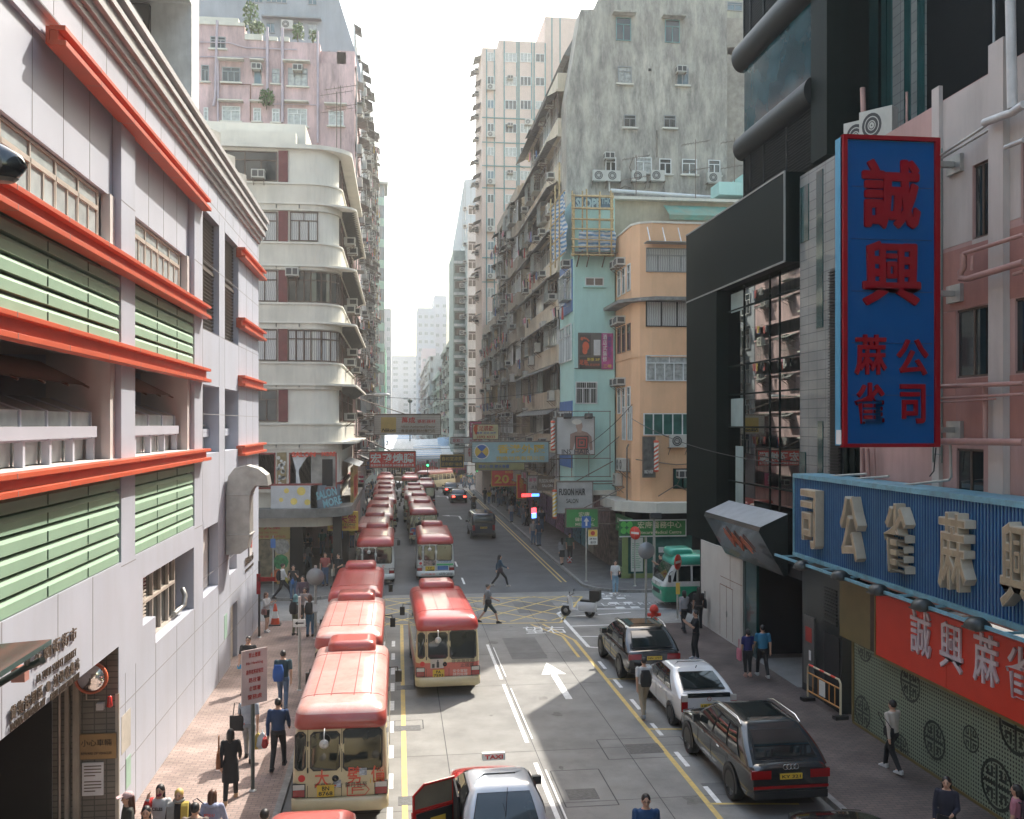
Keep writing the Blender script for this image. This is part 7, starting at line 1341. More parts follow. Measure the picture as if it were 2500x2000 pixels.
# ---------------------------------------------------------------- two wheelers
def twowheel(name, label, cat, x, y, rz, paint, box=False, scoot=True):
    t = thing(name, label, cat, (x, y, 0), rz)
    for yy in (0., 1.28): 
        w = MB(); w.lathe([(.12, -.05), (.2, -.055), (.27, -.03), (.27, .03), (.2, .055), (.12, .05)], n=20, ax='x'); o = link("wheel", w.mesh("wheel", m_rub), t, (0, yy, .27)); r = MB(); r.lathe([(.01, -.03), (.12, -.035), (.13, 0), (.12, .035), (.01, .03)], n=16, ax='x'); link("rim", r.mesh("rim", m_rim), o)
    b = stack([rring(.14, -.3, .6, .1, .30), rring(.21, -.36, .66, .14, .45), rring(.22, -.4, .68, .14, .66), rring(.16, -.34, .6, .1, .77)]); b.build("rear_body", paint, t, world=False)
    b = MB(); b.prism([(.55, .30), (1.0, .30), (1.05, .36), (1.12, .95), (1.0, 1.0), (.93, .42), (.55, .40)], 'x', -.17, .17); b.build("leg_shield", paint, t, world=False, bevel=.03)
    stack([rring(.13, -.32, .5, .1, .77), rring(.15, -.34, .52, .1, .81), rring(.12, -.3, .48, .1, .86)]).build("seat", m_trim, t, world=False)
    MB().tube([(0, 1.28, .27), (0, 1.12, .9), (0, 1.05, 1.02)], .035, 8).build("fork", m_silvr, t, world=False); MB().tube([(-.34, .95, 1.06), (-.12, 1.05, 1.03), (.12, 1.05, 1.03), (.34, .95, 1.06)], .02, 6).build("handlebar", m_trim, t, world=False)
    b = MB(); b.lathe([(.01, .11), (.08, .09), (.1, .0), (.08, -.08)], (0, 1.12, .93), 14, 'y'); b.build("headlamp", m_lampw, t, world=False); b = stack([rring(.07, 1.0, 1.56, .06, .52), rring(.08, 1.02, 1.54, .06, .56), rring(.05, 1.1, 1.46, .04, .60)]); b.build("mudguard", paint, t, world=False)
    for s in (-1, 1): MB().tube([(s * .28, 1.0, 1.06), (s * .36, .98, 1.22)], .012, 5).box(s * .31, .95, 1.2, s * .43, .98, 1.28).build("mirror", m_trim, t, world=False)
    MB().box(-.07, -.33, .58, .07, -.3, .66).build("tail_lamp", m_lampr if scoot else m_brk, t, world=False); MB().box(-.1, -.335, .42, .1, -.31, .54).build("number_plate", m_plate, t, world=False)
    MB().tube([(.13, .1, .3), (.16, -.35, .34)], .05, 8).build("exhaust", m_silvr, t, world=False)
    if box: MB().box(-.25, -.55, .90, .25, -.03, 1.36).box(-.2, -.5, .84, .2, -.05, .9).build("delivery_box", m_trim, t, world=False, bevel=.02)
    return t
sx, sy = G(1440, 1508); twowheel("delivery_scooter", "white scooter with a black delivery box parked in the hatched corner", "scooter", sx, sy, rad(62), m_cwht, True).scale = (.88, .86, .9)
mx_, my_ = G(1157, 1250); MBK = twowheel("motorcycle", "dark motorcycle with a lit red tail lamp ridden away up the street", "motorcycle", mx_, my_, 0, m_cblk, False, False)
# ================================================================ PEOPLE
m_skin = M("skin", (.52, .31, .215), .55, var=.06); m_hair = M("hair_black", (.012, .010, .010), .5); HAIRS = {'k': m_hair, 'b': M("hair_brown", (.09, .035, .02), .5), 'y': M("hair_blond", (.48, .33, .10), .5), 'g': M("hair_grey", (.1, .095, .09), .5)}
_cl = {}
def cloth(c):
    if c not in _cl: _cl[c] = M("cloth_" + ("%02x%02x%02x" % tuple(int(x * 255) for x in c)), c, .88, var=.14, scale=6, bump=.2, bscale=18)
    return _cl[c]
def cap(b, p, q, r0, r1=None, n=10, sy=1.):
    p, q = Vector(p), Vector(q); r1 = r0 if r1 is None else r1; d = (q - p); L = d.length or 1e-4; d /= L; pts, rs = [], []
    for k in range(4): a = math.pi / 2 * k / 4 + .2; pts.append(p - d * r0 * math.cos(a)); rs.append(r0 * math.sin(a))
    pts += [p, q]; rs += [r0, r1]
    for k in range(3, -1, -1): a = math.pi / 2 * k / 4 + .2; pts.append(q + d * r1 * math.cos(a)); rs.append(r1 * math.sin(a))
    b.tube(pts, 1, n, True, rs); return b
def loft(b, secs, n=14):          # secs: (x, y, z, rx, ry)
    b.add([(x + rx * math.cos(6.283 * j / n), y + ry * math.sin(6.283 * j / n), z) for x, y, z, rx, ry in secs for j in range(n)], [(i * n + j, i * n + (j + 1) % n, (i + 1) * n + (j + 1) % n, (i + 1) * n + j) for i in range(len(secs) - 1) for j in range(n)] + [tuple(range(n))[::-1], tuple((len(secs) - 1) * n + j for j in range(n))]); return b
def ball(b, c, rx, ry, rz, n=12, m=8):
    return loft(b, [(c[0], c[1], c[2] - rz * math.cos(math.pi * (k + .25) / (m + .5)), rx * math.sin(math.pi * (k + .25) / (m + .5)), ry * math.sin(math.pi * (k + .25) / (m + .5))) for k in range(m + 1)], n)
def fuse(b, name, mat, parent, vox):
    me = b.mesh("raw", mat); ob = bpy.data.objects.new("raw", me); m = ob.modifiers.new("r", 'REMESH'); m.mode = 'VOXEL'; m.voxel_size = vox; m.use_smooth_shade = True
    s = ob.modifiers.new("s", 'SMOOTH'); s.factor = .5; s.iterations = 2
    me2 = evaluated(ob); me2.name = name; me2.materials.clear(); me2.materials.append(mat); return link(name, me2, parent)
POSES = {'walk': dict(st=.30, la=(-18, 8, 15), ra=(22, 8, 25)), 'walk2': dict(st=-.28, la=(20, 8, 25), ra=(-16, 8, 12)), 'stand': dict(st=.03, la=(4, 9, 12), ra=(6, 9, 14)), 'phone': dict(st=.05, la=(30, 6, 95), ra=(28, 8, 100)), 'stride': dict(st=.42, la=(-25, 8, 20), ra=(25, 8, 40)), 'hold': dict(st=.06, la=(12, 10, 70), ra=(4, 10, 15)), 'ride': dict(st=.0, la=(45, 18, 30), ra=(45, 18, 30)), 'face': dict(st=.03, la=(18, 6, 30), ra=(60, 12, 130))}
def person(label, x, y, rz, pose='stand', h=1.68, top=(.02, .02, .02), bot=(.02, .02, .025), hair='k', long=0, sleeve='s', low='t', shoe=(.02, .02, .02), z=.13, vox=.017, cap_c=None, female=False, sub=None, group=None, extra=None, glasses=False):
    t = thing("person", label, "person", (x, y, z), rad(rz), group); P = POSES[pose]; f = h / 1.7; sw = (.165 if female else .19)
    J = {}; st = P['st']; sit = pose == 'ride'
    for s, k in ((-1, 'l'), (1, 'r')):
        d = st * (1 if s > 0 else -1); hip = Vector((s * .085, 0, .88)); ank = Vector((s * .095, d, .085 + (.05 if d < -.2 else 0))); kn = (hip + ank) / 2 + Vector((0, .05 + abs(d) * .12, .01))
        if sit: hip = Vector((s * .1, 0, .78)); kn = Vector((s * .2, .40, .70)); ank = Vector((s * .2, .32, .28))
        J[k] = (hip, kn, ank); a, o, e = [rad(v) for v in P[k + 'a']]
        sh = Vector((s * sw, 0, 1.385)); el = sh + Vector((s * math.sin(o), math.sin(a), -math.cos(a) * math.cos(o))).normalized() * .285
        d2 = Vector((s * math.sin(o) * .3 * math.cos(e) - s * .25 * math.sin(e), math.sin(a + e), -math.cos(a + e))).normalized(); wr = el + d2 * .25; J[k + 'A'] = (sh, el, wr, d2)
    def S(v): return v * f
    def torso(b, g, z0, z1):
        secs = [(.86, .155, .112), (.95, .158 if female else .15, .108), (1.06, .128 if female else .142, .096), (1.2, .155 if female else .168, .112 if female else .106), (1.32, .165 if female else .185, .098), (1.40, sw * .92, .08), (1.445, .085, .066), (1.475, .055, .055)]
        out = []
        for z_, rx, ry in secs:
            if z0 <= z_ <= z1: out.append((0, 0, z_ * f, (rx + g) * f, (ry + g) * f))
        loft(b, out)
    def arm(b, g, k, upto):
        sh, el, wr, d2 = J[k + 'A']; e2 = sh.lerp(el, .72) if upto == 's' else el
        cap(b, S(sh), S(e2), (.052 + g) * f, (.042 + g) * f)
        if upto in 'lb': cap(b, S(el), S(wr), (.040 + g) * f, (.028 + g) * f)
    def legs(b, g, upto):
        for k in 'lr':
            hip, kn, an = J[k]; cap(b, S(hip), S(kn if upto != 'h' else hip.lerp(kn, .6)), (.082 + g) * f, (.055 + g) * f)
            if upto in 'tc': q = kn.lerp(an, .98 if upto == 't' else .75); cap(b, S(kn), S(q), (.054 + g) * f, (.036 + g) * f)
    b = MB(); torso(b, 0, 0, 2); legs(b, 0, 't'); hz = 1.585; cap(b, S(Vector((0, -.005, 1.42))), S(Vector((0, .01, 1.52))), .052 * f, .05 * f)
    ball(b, S(Vector((0, .01, hz))), .074 * f, .092 * f, .115 * f); ball(b, S(Vector((0, .035, hz - .06))), .052 * f, .058 * f, .055 * f); cap(b, S(Vector((0, .10, hz + .01))), S(Vector((0, .115, hz - .025))), .011, .015, 6)
    for s in (-1, 1): ball(b, S(Vector((s * .076, .0, hz - .005))), .012, .02, .03, 8, 5)
    for k, s in (('l', -1), ('r', 1)):
        arm(b, 0, k, 'b'); sh, el, wr, d2 = J[k + 'A']; sd = d2.cross(Vector((s, 0, 0))).normalized(); px_ = Vector((0, 1, 0)) if abs(d2.y) < .7 else Vector((0, 0, 1)); px_ = (px_ - d2 * px_.dot(d2)).normalized()
        cap(b, S(wr), S(wr + d2 * .08), .03 * f, .033 * f)
        for i, L in enumerate((.066, .078, .072, .055)): r0 = wr + d2 * .085 + px_ * (.027 - .018 * i); c = Vector((-s * .25, 0, 0)); cap(b, S(r0), S(r0 + (d2 + c * .4).normalized() * L * .5), .0098, .0095, 6); cap(b, S(r0 + (d2 + c * .4).normalized() * L * .5), S(r0 + (d2 + c * .4).normalized() * L * .5 + (d2 + c * 1.6).normalized() * L * .5), .0095, .0085, 6)
        r0 = wr + d2 * .03 + px_ * .032; cap(b, S(r0), S(r0 + (d2 * .8 + px_ * .7).normalized() * .05), .011, .0095, 6)
        kn, an = J[k][1:]; ft = Vector((an.x, an.y + .1, .045 if an.z < .12 else an.z - .03)); cap(b, S(an + Vector((0, -.03, -.04))), S(ft), .042 * f, .036 * f)
    fuse(b, "body", m_skin, t, vox * .75)
    c = MB(); torso(c, .014, .93 if low != 'd' else .9, 1.45)
    for k in 'lr': arm(c, .012, k, sleeve)
    if low == 'd': loft(c, [(0, 0, .48 * f, .2 * f, .17 * f), (0, 0, .7 * f, .19 * f, .15 * f), (0, 0, .95 * f, .165 * f, .125 * f)])
    fuse(c, "dress" if low == 'd' else "shirt", cloth(top), t, vox)
    c = MB(); torso(c, .018, .86, 1.0)
    if low == 'k': loft(c, [(0, 0, .52 * f, .19 * f, .16 * f), (0, 0, .9 * f, .165 * f, .125 * f)])
    else: legs(c, .016, {'t': 't', 'c': 'c', 's': 'k', 'h': 'h', 'd': 't', 'k': 'k'}[low])
    fuse(c, {'k': "skirt", 's': "shorts", 'h': "shorts"}.get(low, "trousers"), cloth(bot), t, vox)
    for k in 'lr':
        an = J[k][2]; q = MB(); z0 = 0 if an.z < .12 else an.z - .085; yb = an.y; q.prism([(yb - .075, z0), (yb + .17, z0), (yb + .175, z0 + .03), (yb + .09, z0 + .075), (yb + .03, z0 + .105), (yb - .07, z0 + .1)], 'x', an.x - .044, an.x + .044)
        q.v = [tuple(Vector(v) * f) for v in q.v]; q.build("shoe", cloth(shoe), t, world=False, bevel=.012)
    hb = MB(); ball(hb, S(Vector((0, -.012, hz + .032))), .086 * f, .102 * f, .098 * f)
    if long: cap(hb, S(Vector((0, -.055, hz))), S(Vector((0, -.09, hz - long))), .075 * f, .055 * f); [cap(hb, S(Vector((s * .06, -.02, hz + .02))), S(Vector((s * .075, -.03, hz - long * .75))), .035 * f, .022 * f) for s in (-1, 1)]
    ob = fuse(hb, "hair", HAIRS[hair], t, .014)
    fc = MB()
    for s in (-1, 1): fc.box(s * .03 * f - .011, .094 * f, (hz + .004) * f, s * .03 * f + .011, .103 * f, (hz + .013) * f); fc.box(s * .03 * f - .014, .095 * f, (hz + .028) * f, s * .03 * f + .014, .104 * f, (hz + .034) * f)
    fc.mi = 1; fc.box(-.02 * f, .085 * f, (hz - .066) * f, .02 * f, .098 * f, (hz - .058) * f); fc.build("face", [m_hair, M("lips", (.3, .09, .08), .5)], t, world=False)
    if glasses: g = MB(); [g.lathe([(.022, 0), (.026, 0)], (s * .033 * f, .112 * f, (hz + .008) * f), 12, 'y') for s in (-1, 1)]; g.box(-.075, .106, hz * f + .008, .075, .11, hz * f + .012); g.build("glasses", m_trim, t, world=False)
    if cap_c: q = MB(); ball(q, S(Vector((0, -.005, hz + .055))), .092 * f, .108 * f, .08 * f); q.obox(S(Vector((0, .14, hz + .055))), (.065, 0, 0), (0, .06, -.015), (0, 0, .005)); q.build("cap", cloth(cap_c), t, world=False)
    if extra: extra(t, J, f, hz)
    return t
BAGC = {}
def bag(name, label, t, off, kind, col):               # a thing of its own carried by person t
    m = Matrix.Translation(t.location) @ Matrix.Rotation(t.rotation_euler.z, 4, 'Z'); p = m @ Vector(off); o = thing(name, label, "bag", p, t.rotation_euler.z)
    if kind == 'back': b = stack([rring(.13, -.09, .05, .05, -.22), rring(.16, -.13, .05, .06, -.1), rring(.155, -.12, .05, .06, .1), rring(.11, -.07, .05, .05, .24)]); q = MB(); [q.tube([(s * .09, .04, .2), (s * .11, .15, .22), (s * .12, .22, .05), (s * .11, .06, -.15)], .018, 6) for s in (-1, 1)]
    elif kind == 'tote': b = stack([rring(.045, -.17, .17, .03, -.2), rring(.05, -.18, .18, .03, -.05), rring(.03, -.18, .18, .02, .16)]); q = MB().tube([(0, -.1, .15), (0, -.06, .48), (0, .06, .48), (0, .1, .15)], .012, 6)
    elif kind == 'hand': b = stack([rring(.05, -.1, .1, .04, -.12), rring(.075, -.12, .12, .05, -.05), rring(.05, -.11, .11, .04, .1)]); q = MB().tube([(0, -.07, .09), (0, 0, .2), (0, .07, .09)], .01, 6)
    elif kind == 'cross': b = stack([rring(.05, -.13, .13, .04, -.1), rring(.06, -.14, .14, .05, 0), rring(.045, -.13, .13, .04, .1)]); q = MB().tube([(0, .1, .08), (-.12, .14, .3), (-.30, .06, .5), (-.34, -.04, .5), (-.2, -.13, .3), (0, -.1, .08)], .010, 6)
    else: b = stack([rring(.1, -.06, .06, .05, -.22), rring(.15, -.09, .09, .06, -.15), rring(.12, -.07, .07, .06, .05), rring(.03, -.03, .03, .02, .16)]); q = MB().tube([(0, -.02, .14), (0, 0, .24), (0, .02, .14)], .012, 6)
    b.build("bag_body", cloth(col), o, world=False, bevel=.01); q.build("strap", cloth((col[0] * .8, col[1] * .8, col[2] * .8)), o, world=False); return o
def at(px, py, z=.13): return G(px, py, z)
BK, WH, NV, GY, JN, OL = (.02, .02, .022), (.55, .55, .55), (.025, .045, .11), (.24, .26, .29), (.07, .12, .20), (.10, .105, .06)
V1 = .014
# near left pavement
p = person("woman in a black dress and leggings walking away with a brown shoulder bag", *at(563, 1958), 5, 'walk', 1.62, BK, BK, 'k', .14, 'l', 'd', (.45, .30, .18), female=True, vox=V1); bag("shoulder_bag", "tan brown shoulder bag under the left arm of the woman in black dress", p, (-.25, -.02, 1.0), 'tote', (.26, .11, .05))
p = person("man in pale grey shirt and dark cap carrying a black tote and plastic bags", *at(607, 1858), 0, 'walk2', 1.7, (.30, .34, .39), (.22, .24, .26), 'k', 0, 's', 't', BK, cap_c=BK, vox=V1); o = bag("tote_bag", "large black tote bag with red letters hanging from the grey shirted man", p, (-.28, -.02, .98), 'tote', BK); vt = _text("TSSOM", "", None, None, (0, -.205, -.02), XP, ZP, w=.2, h=.05, depth=.004, bold=.02, mb=MB()); vt.build("lettering", m_ltr, o, world=False); o.rotation_euler.z += rad(80); bag("plastic_bag", "white and blue plastic bag in the right hand of the grey shirted man", p, (.33, .02, .52), 'poly', (.50, .56, .60)); bag("plastic_bag", "yellow plastic bag beside the white one of the grey shirted man", p, (.22, .05, .5), 'poly', (.52, .40, .10))
p = person("man in navy sweater and black trousers walking away with a red bag", *at(679, 1878), -3, 'walk', 1.72, (.022, .05, .12), BK, 'k', 0, 'l', 't', BK, vox=V1); bag("hand_bag", "small red bag in the left hand of the navy sweater man", p, (-.3, -.05, .68), 'hand', (.30, .03, .03))
p = person("man in dark teal polo and jeans with a bright blue backpack", *at(691, 1733), 3, 'walk2', 1.74, (.03, .07, .09), JN, 'k', 0, 's', 't', BK, vox=V1); bag("backpack", "bright blue backpack slung on the man in dark teal polo", p, (-.12, -.17, 1.12), 'back', (.02, .09, .34))
p = person("man in black tee with white collar walking toward the camera", *at(606, 1688), 176, 'walk', 1.72, BK, BK, 'k', 0, 's', 't', BK, vox=V1, glasses=True)
ph = thing("parcel", "small blue packet in the hand of the approaching man in black", "packet", (p.location.x - .25, p.location.y - .12, .95)); MB().box(-.06, -.04, -.07, .06, .04, .05).build("wrapper", cloth((.05, .28, .50)), ph, world=False, bevel=.01)
def head_at(px, py, hz): return G(px, py, hz + .13)
def mask(t, J, f, hz): q = MB(); ball(q, Vector((0, .06, hz - .045)) * f, .055 * f, .055 * f, .05 * f); q.build("face_mask", cloth((.22, .015, .06)), t, world=False)
def scarf(t, J, f, hz):
    for s, c in ((-1, (.50, .38, .08)), (1, (.25, .25, .24))): q = MB(); q.prism([(.09, 1.42), (.13, 1.38), (.16, 1.0), (.14, .78), (.12, .78), (.11, 1.1), (.02, 1.44)], 'x', s * .06, s * .19); q.build("scarf", cloth(c), t, world=False, bevel=.02)
    q = MB(); q.lathe([(.09, -.03), (.11, 0), (.09, .03)], (0, 0, 1.45), 16); q.build("scarf", cloth((.28, .28, .26)), t, world=False)
def hood(t, J, f, hz): q = MB(); ball(q, Vector((0, -.07, 1.42)) * f, .14, .08, .06); q.build("hood", cloth((.30, .33, .46)), t, world=False)
p = person("woman in a pink cap and dark olive tee at the bottom left corner", *head_at(312, 1945, 1.55), 115, 'stand', 1.63, (.04, .042, .035), JN, 'b', .3, 's', 't', WH, female=True, cap_c=(.52, .36, .36), vox=V1)
p = person("woman with long dark hair, face up at the bottom edge beside the pink cap", *head_at(357, 1980, 1.5), 185, 'stand', 1.58, (.06, .055, .055), BK, 'k', .32, 's', 't', BK, female=True, vox=V1)
p = person("woman in a maroon face mask with white top and red sleeves", *head_at(391, 1928, 1.53), 172, 'face', 1.62, (.50, .50, .50), JN, 'k', .38, 'l', 't', WH, female=True, vox=V1, extra=mask); q = MB(); _text("CELES", "", None, None, (0, .139, 1.22), XM, ZP, w=.2, h=.06, depth=.004, bold=.03, mb=q); q.build("lettering", m_ink, p, world=False)
for k in 'r': q = MB(); sh, el, wr, d2 = (Vector((.165, 0, 1.385)), None, None, None); a_, o_, e_ = [rad(v) for v in POSES['face']['ra']]; el = sh + Vector((math.sin(o_), math.sin(a_), -math.cos(a_) * math.cos(o_))).normalized() * .285; d2 = Vector((math.sin(o_) * .3 * math.cos(e_) - .25 * math.sin(e_), math.sin(a_ + e_), -math.cos(a_ + e_))).normalized(); cap(q, sh * .953, el * .953, .066, .058); cap(q, el * .953, (el + d2 * .2) * .953, .056, .045); q.build("sleeve", cloth((.45, .03, .025)), p, world=False)
p = person("person with short blond hair and a grey and yellow scarf over black", *head_at(437, 1940, 1.55), 178, 'stand', 1.65, BK, BK, 'y', 0, 'l', 't', BK, female=True, vox=V1, extra=scarf)
p = person("man with cropped black hair seen from behind at the bottom edge", *head_at(476, 1975, 1.57), -5, 'stand', 1.68, (.18, .15, .13), BK, 'k', 0, 's', 't', BK, vox=V1)
p = person("woman in lilac hoodie with brown bobbed hair seen from behind", *head_at(519, 1940, 1.53), -8, 'walk', 1.62, (.30, .33, .46), NV, 'b', .16, 'l', 't', WH, female=True, vox=V1, extra=hood); q = MB(); _text("ROXY".replace("ROXY", "SOX-U"), "", None, None, (-.02, -.132, 1.2), XP, ZP, w=.2, h=.05, depth=.004, bold=.03, mb=q); q.build("lettering", m_ltr, p, world=False); bag("sling_bag", "dark sling bag across the back of the lilac hoodie", p, (.05, -.17, 1.0), 'cross', (.02, .025, .05))
p = person("man with black hair near the kerb at the bottom edge by the minibus", *head_at(646, 1988, 1.57), 0, 'stand', 1.66, (.15, .14, .12), BK, 'k', 0, 's', 't', BK, vox=V1)
# left junction corner
p = person("young woman in white sweater and black shorts by the traffic cone", *at(650, 1543), -120, 'phone', 1.6, (.50, .48, .46), BK, 'b', .3, 'l', 'h', WH, female=True); bag("hand_bag", "pinkish handbag on the hip of the woman in black shorts", p, (.2, .05, .85), 'hand', (.28, .13, .12))
def hijab(t, J, f, hz): q = MB(); ball(q, Vector((0, -.01, hz + .01)) * f, .105 * f, .12 * f, .14 * f); loft(q, [(0, 0, 1.3 * f, .19 * f, .14 * f), (0, 0, 1.42 * f, .13 * f, .11 * f), (0, 0, 1.52 * f, .09 * f, .095 * f)]); q.build("headscarf", cloth((.16, .32, .33)), t, world=False)
p = person("woman in a teal headscarf and olive trousers with a black backpack", *at(722, 1551), -25, 'stand', 1.6, BK, OL, 'k', 0, 'l', 't', BK, female=True, extra=hijab); bag("backpack", "black backpack on the woman in the teal headscarf", p, (0, -.15, 1.1), 'back', BK)
p = person("woman in white tee and jeans with brown hair at the crossing pole", *at(757, 1554), -8, 'stand', 1.65, WH, (.05, .13, .22), 'b', .25, 's', 't', BK, female=True); bag("backpack", "black backpack on the woman in white tee and jeans", p, (0, -.16, 1.13), 'back', BK)
p = person("woman facing the camera with a pink phone between the backpacks", *at(744, 1528), 175, 'phone', 1.58, (.30, .26, .25), BK, 'k', .25, 's', 't', BK, female=True)
p = person("man in a dark striped sweater and jeans facing the camera", *at(739, 1502), 178, 'walk', 1.72, (.10, .07, .09), JN, 'k', 0, 'l', 't', BK)
p = person("person in black tee and jeans holding a blue bag", *at(716, 1466), 182, 'phone', 1.68, BK, JN, 'k', 0, 's', 't', BK); bag("hand_bag", "blue bag held in front of the person in black tee", p, (0, .3, .95), 'hand', (.03, .12, .35))
p = person("man in a white shirt striding past the bakery posters", *at(690, 1464), -75, 'stride', 1.72, WH, BK, 'k', 0, 'l', 't', BK); bag("backpack", "black backpack on the man in white shirt by the bakery", p, (0, -.16, 1.15), 'back', BK)
person("man in a red and white shirt and jeans by the kerb queue", *at(794, 1430), 175, 'hold', 1.72, (.35, .10, .09), JN, 'k', 0, 's', 't', BK); person("person in pale pink top looking down at a phone under the canopy", *at(737, 1412), 170, 'phone', 1.62, (.42, .33, .33), BK, 'k', 0, 's', 't', BK)
p = person("person in black with a pale tote next to the white minibus", *at(826, 1432), 160, 'hold', 1.7, BK, BK, 'k', 0, 's', 't', BK); bag("tote_bag", "pale cream tote hanging from the person beside the white minibus", p, (.26, .05, .75), 'tote', (.5, .46, .38))
person("person in red top and black shorts in the sunlit gap under the canopy", *at(814, 1364), 0, 'stand', 1.68, (.38, .05, .05), BK, 'k', 0, 's', 's', BK, vox=.02)
# on the road
p = person("older man in grey tee and dark shorts striding across the road", *at(1191, 1522, 0), -88, 'stride', 1.7, (.20, .21, .23), (.035, .055, .06), 'g', 0, 's', 's', BK, z=0); bag("sling_bag", "black crossbody bag on the man in dark shorts", p, (.2, .0, .95), 'cross', BK)
p = person("woman in a dark blue jacket and black trousers crossing the street", *at(1220, 1432, 0), -85, 'stride', 1.66, (.02, .06, .10), BK, 'k', .28, 'l', 't', (.45, .42, .38), z=0, female=True); bag("hand_bag", "dark handbag on the arm of the woman crossing the street", p, (.24, .0, .9), 'hand', (.05, .03, .04))
p = person("young man in white tee and beige trousers walking beside the white hatchback", *at(1572, 1750, 0), 2, 'walk', 1.72, WH, (.30, .25, .18), 'k', 0, 's', 't', GY, z=0, vox=V1); bag("backpack", "black backpack on the young man beside the white hatchback", p, (0, -.17, 1.15), 'back', BK)
p = person("man in a navy polo with glasses looking up at the bottom edge of the road", *head_at(1577, 1958, 1.45), 172, 'walk', 1.72, (.02, .06, .15), BK, 'k', 0, 's', 't', BK, z=0, vox=V1, glasses=True)
# near right pavement
p = person("woman in a grey blazer with a black shoulder bag by the white hoarding", *at(1670, 1542), 5, 'walk', 1.66, (.27, .27, .29), BK, 'k', .14, 'l', 't', BK, female=True); bag("shoulder_bag", "black shoulder bag on the woman in grey blazer", p, (.22, -.05, .95), 'tote', BK)
p = person("woman in black with long hair beside the white hoarding", *at(1706, 1534), -5, 'stand', 1.7, BK, BK, 'k', .36, 's', 't', BK, female=True); bag("shoulder_bag", "black bag on the shoulder of the long haired woman in black", p, (.24, -.05, 1.05), 'tote', BK)
person("man in black looking at a phone, side on, in front of the hoarding", *at(1699, 1610), 85, 'phone', 1.74, BK, BK, 'k', 0, 's', 't', (.3, .32, .36))
p = person("woman in navy blue top and black cropped trousers with curly hair", *at(1826, 1652), -3, 'stand', 1.58, (.02, .025, .12), BK, 'k', .05, 's', 'c', (.45, .25, .2), female=True); bag("hand_bag", "pink bag in the left hand of the woman in navy blue", p, (-.28, .05, .75), 'tote', (.52, .17, .22))
person("man in a bright blue tee walking away before the dark entrance", *at(1862, 1654), -6, 'walk2', 1.73, (.03, .17, .30), BK, 'k', 0, 's', 't', (.4, .4, .4))
p = person("young man in a cream sweater passing the perforated shutter", *at(2179, 1884), 20, 'walk', 1.72, (.48, .43, .38), BK, 'k', 0, 'l', 't', WH, vox=V1); bag("sling_bag", "black sling bag across the cream sweater", p, (-.18, -.05, 1.0), 'cross', BK)
person("woman in dark clothes with wavy hair by the shutter at lower right", *head_at(2311, 1908, 1.53), 140, 'hold', 1.62, (.025, .025, .04), BK, 'k', .28, 'l', 't', BK, female=True, vox=V1)
p = person("woman in a pink vest with grey sleeves at the lower right corner", *head_at(2482, 1925, 1.53), 40, 'stand', 1.6, (.40, .16, .20), BK, 'k', .12, 's', 't', BK, female=True, vox=V1); bag("backpack", "dark slim pack on the woman in the pink vest", p, (0, -.15, 1.1), 'back', (.05, .03, .04))
# far right corner and pavement
p = person("woman in white tee and pale jeans facing the camera at the clinic kerb", *at(1502, 1450), 178, 'hold', 1.65, WH, (.20, .32, .42), 'k', .25, 's', 't', (.5, .45, .4), female=True); bag("hand_bag", "black handbag of the woman in pale jeans", p, (-.2, .12, .95), 'hand', BK)
person("man in a printed black tee and jeans outside the clinic", *at(1613, 1435), 100, 'phone', 1.72, BK, (.05, .13, .24), 'k', 0, 's', 't', WH)
p = person("woman in grey with a black skirt on the far right pavement", *at(1372, 1380), 0, 'walk', 1.62, (.25, .25, .26), BK, 'k', .25, 'l', 'k', BK, female=True); person("man in a green plaid shirt beside the bright trolley", *at(1391, 1370), 185, 'stand', 1.7, (.06, .11, .09), BK, 'k', 0, 's', 't', BK)
tb = bag("trolley_bag", "red white and blue flag patterned trolley bag on the far right pavement", p, (.42, -.15, .36), 'poly', (.40, .09, .08)); q = MB(); [q.obox((0, -.1, 0), (.13, 0, s * .13), (0, .012, 0), (-.02 * s, 0, .02)) for s in (-1, 1)]; q.build("flag_stripe", cloth((.45, .45, .45)), tb, world=False)
pa = person("man in pale top and jeans paired with another by the neon shop", *at(1302, 1329), 170, 'stand', 1.7, (.28, .26, .25), JN, 'k', 0, 's', 't', BK, vox=.022); pb_ = person("man in dark blue top standing opposite the paired man in jeans", *at(1316, 1333), 20, 'stand', 1.72, (.04, .07, .11), JN, 'k', 0, 's', 't', BK, vox=.022)
pc = person("man in grey tee walking away below the red menu sign", *at(1249, 1276), 0, 'walk', 1.7, (.35, .34, .33), JN, 'k', 0, 's', 't', BK, vox=.022); pd = person("person in grey and pale jeans below the red menu sign", *at(1277, 1281), 180, 'walk', 1.66, (.22, .23, .24), (.2, .24, .28), 'k', .2, 'l', 't', BK, vox=.022, female=True)
pe = person("person in black with a pack in the strolling group at the far right kerb", *at(1184, 1231), 0, 'walk', 1.72, BK, BK, 'k', 0, 's', 't', BK, vox=.022); pf = person("person in white in the strolling group at the far right kerb", *at(1205, 1229), 0, 'walk2', 1.66, WH, BK, 'k', .2, 's', 't', BK, vox=.022, female=True)
pg = person("person in yellow in the strolling group at the far right kerb", *at(1194, 1232), 0, 'stand', 1.5, (.45, .35, .08), JN, 'k', .2, 's', 't', BK, vox=.022, female=True); pi_ = person("person in teal in the strolling group at the far right kerb", *at(1230, 1226), 0, 'walk', 1.7, (.03, .16, .16), JN, 'k', 0, 's', 't', BK, vox=.022)
rd = person("rider in brown jacket and helmet on the motorcycle", mx_, my_ + .1, 0, 'ride', 1.72, (.12, .06, .03), BK, 'k', 0, 'l', 't', BK, z=0, vox=.022, cap_c=(.05, .05, .05))
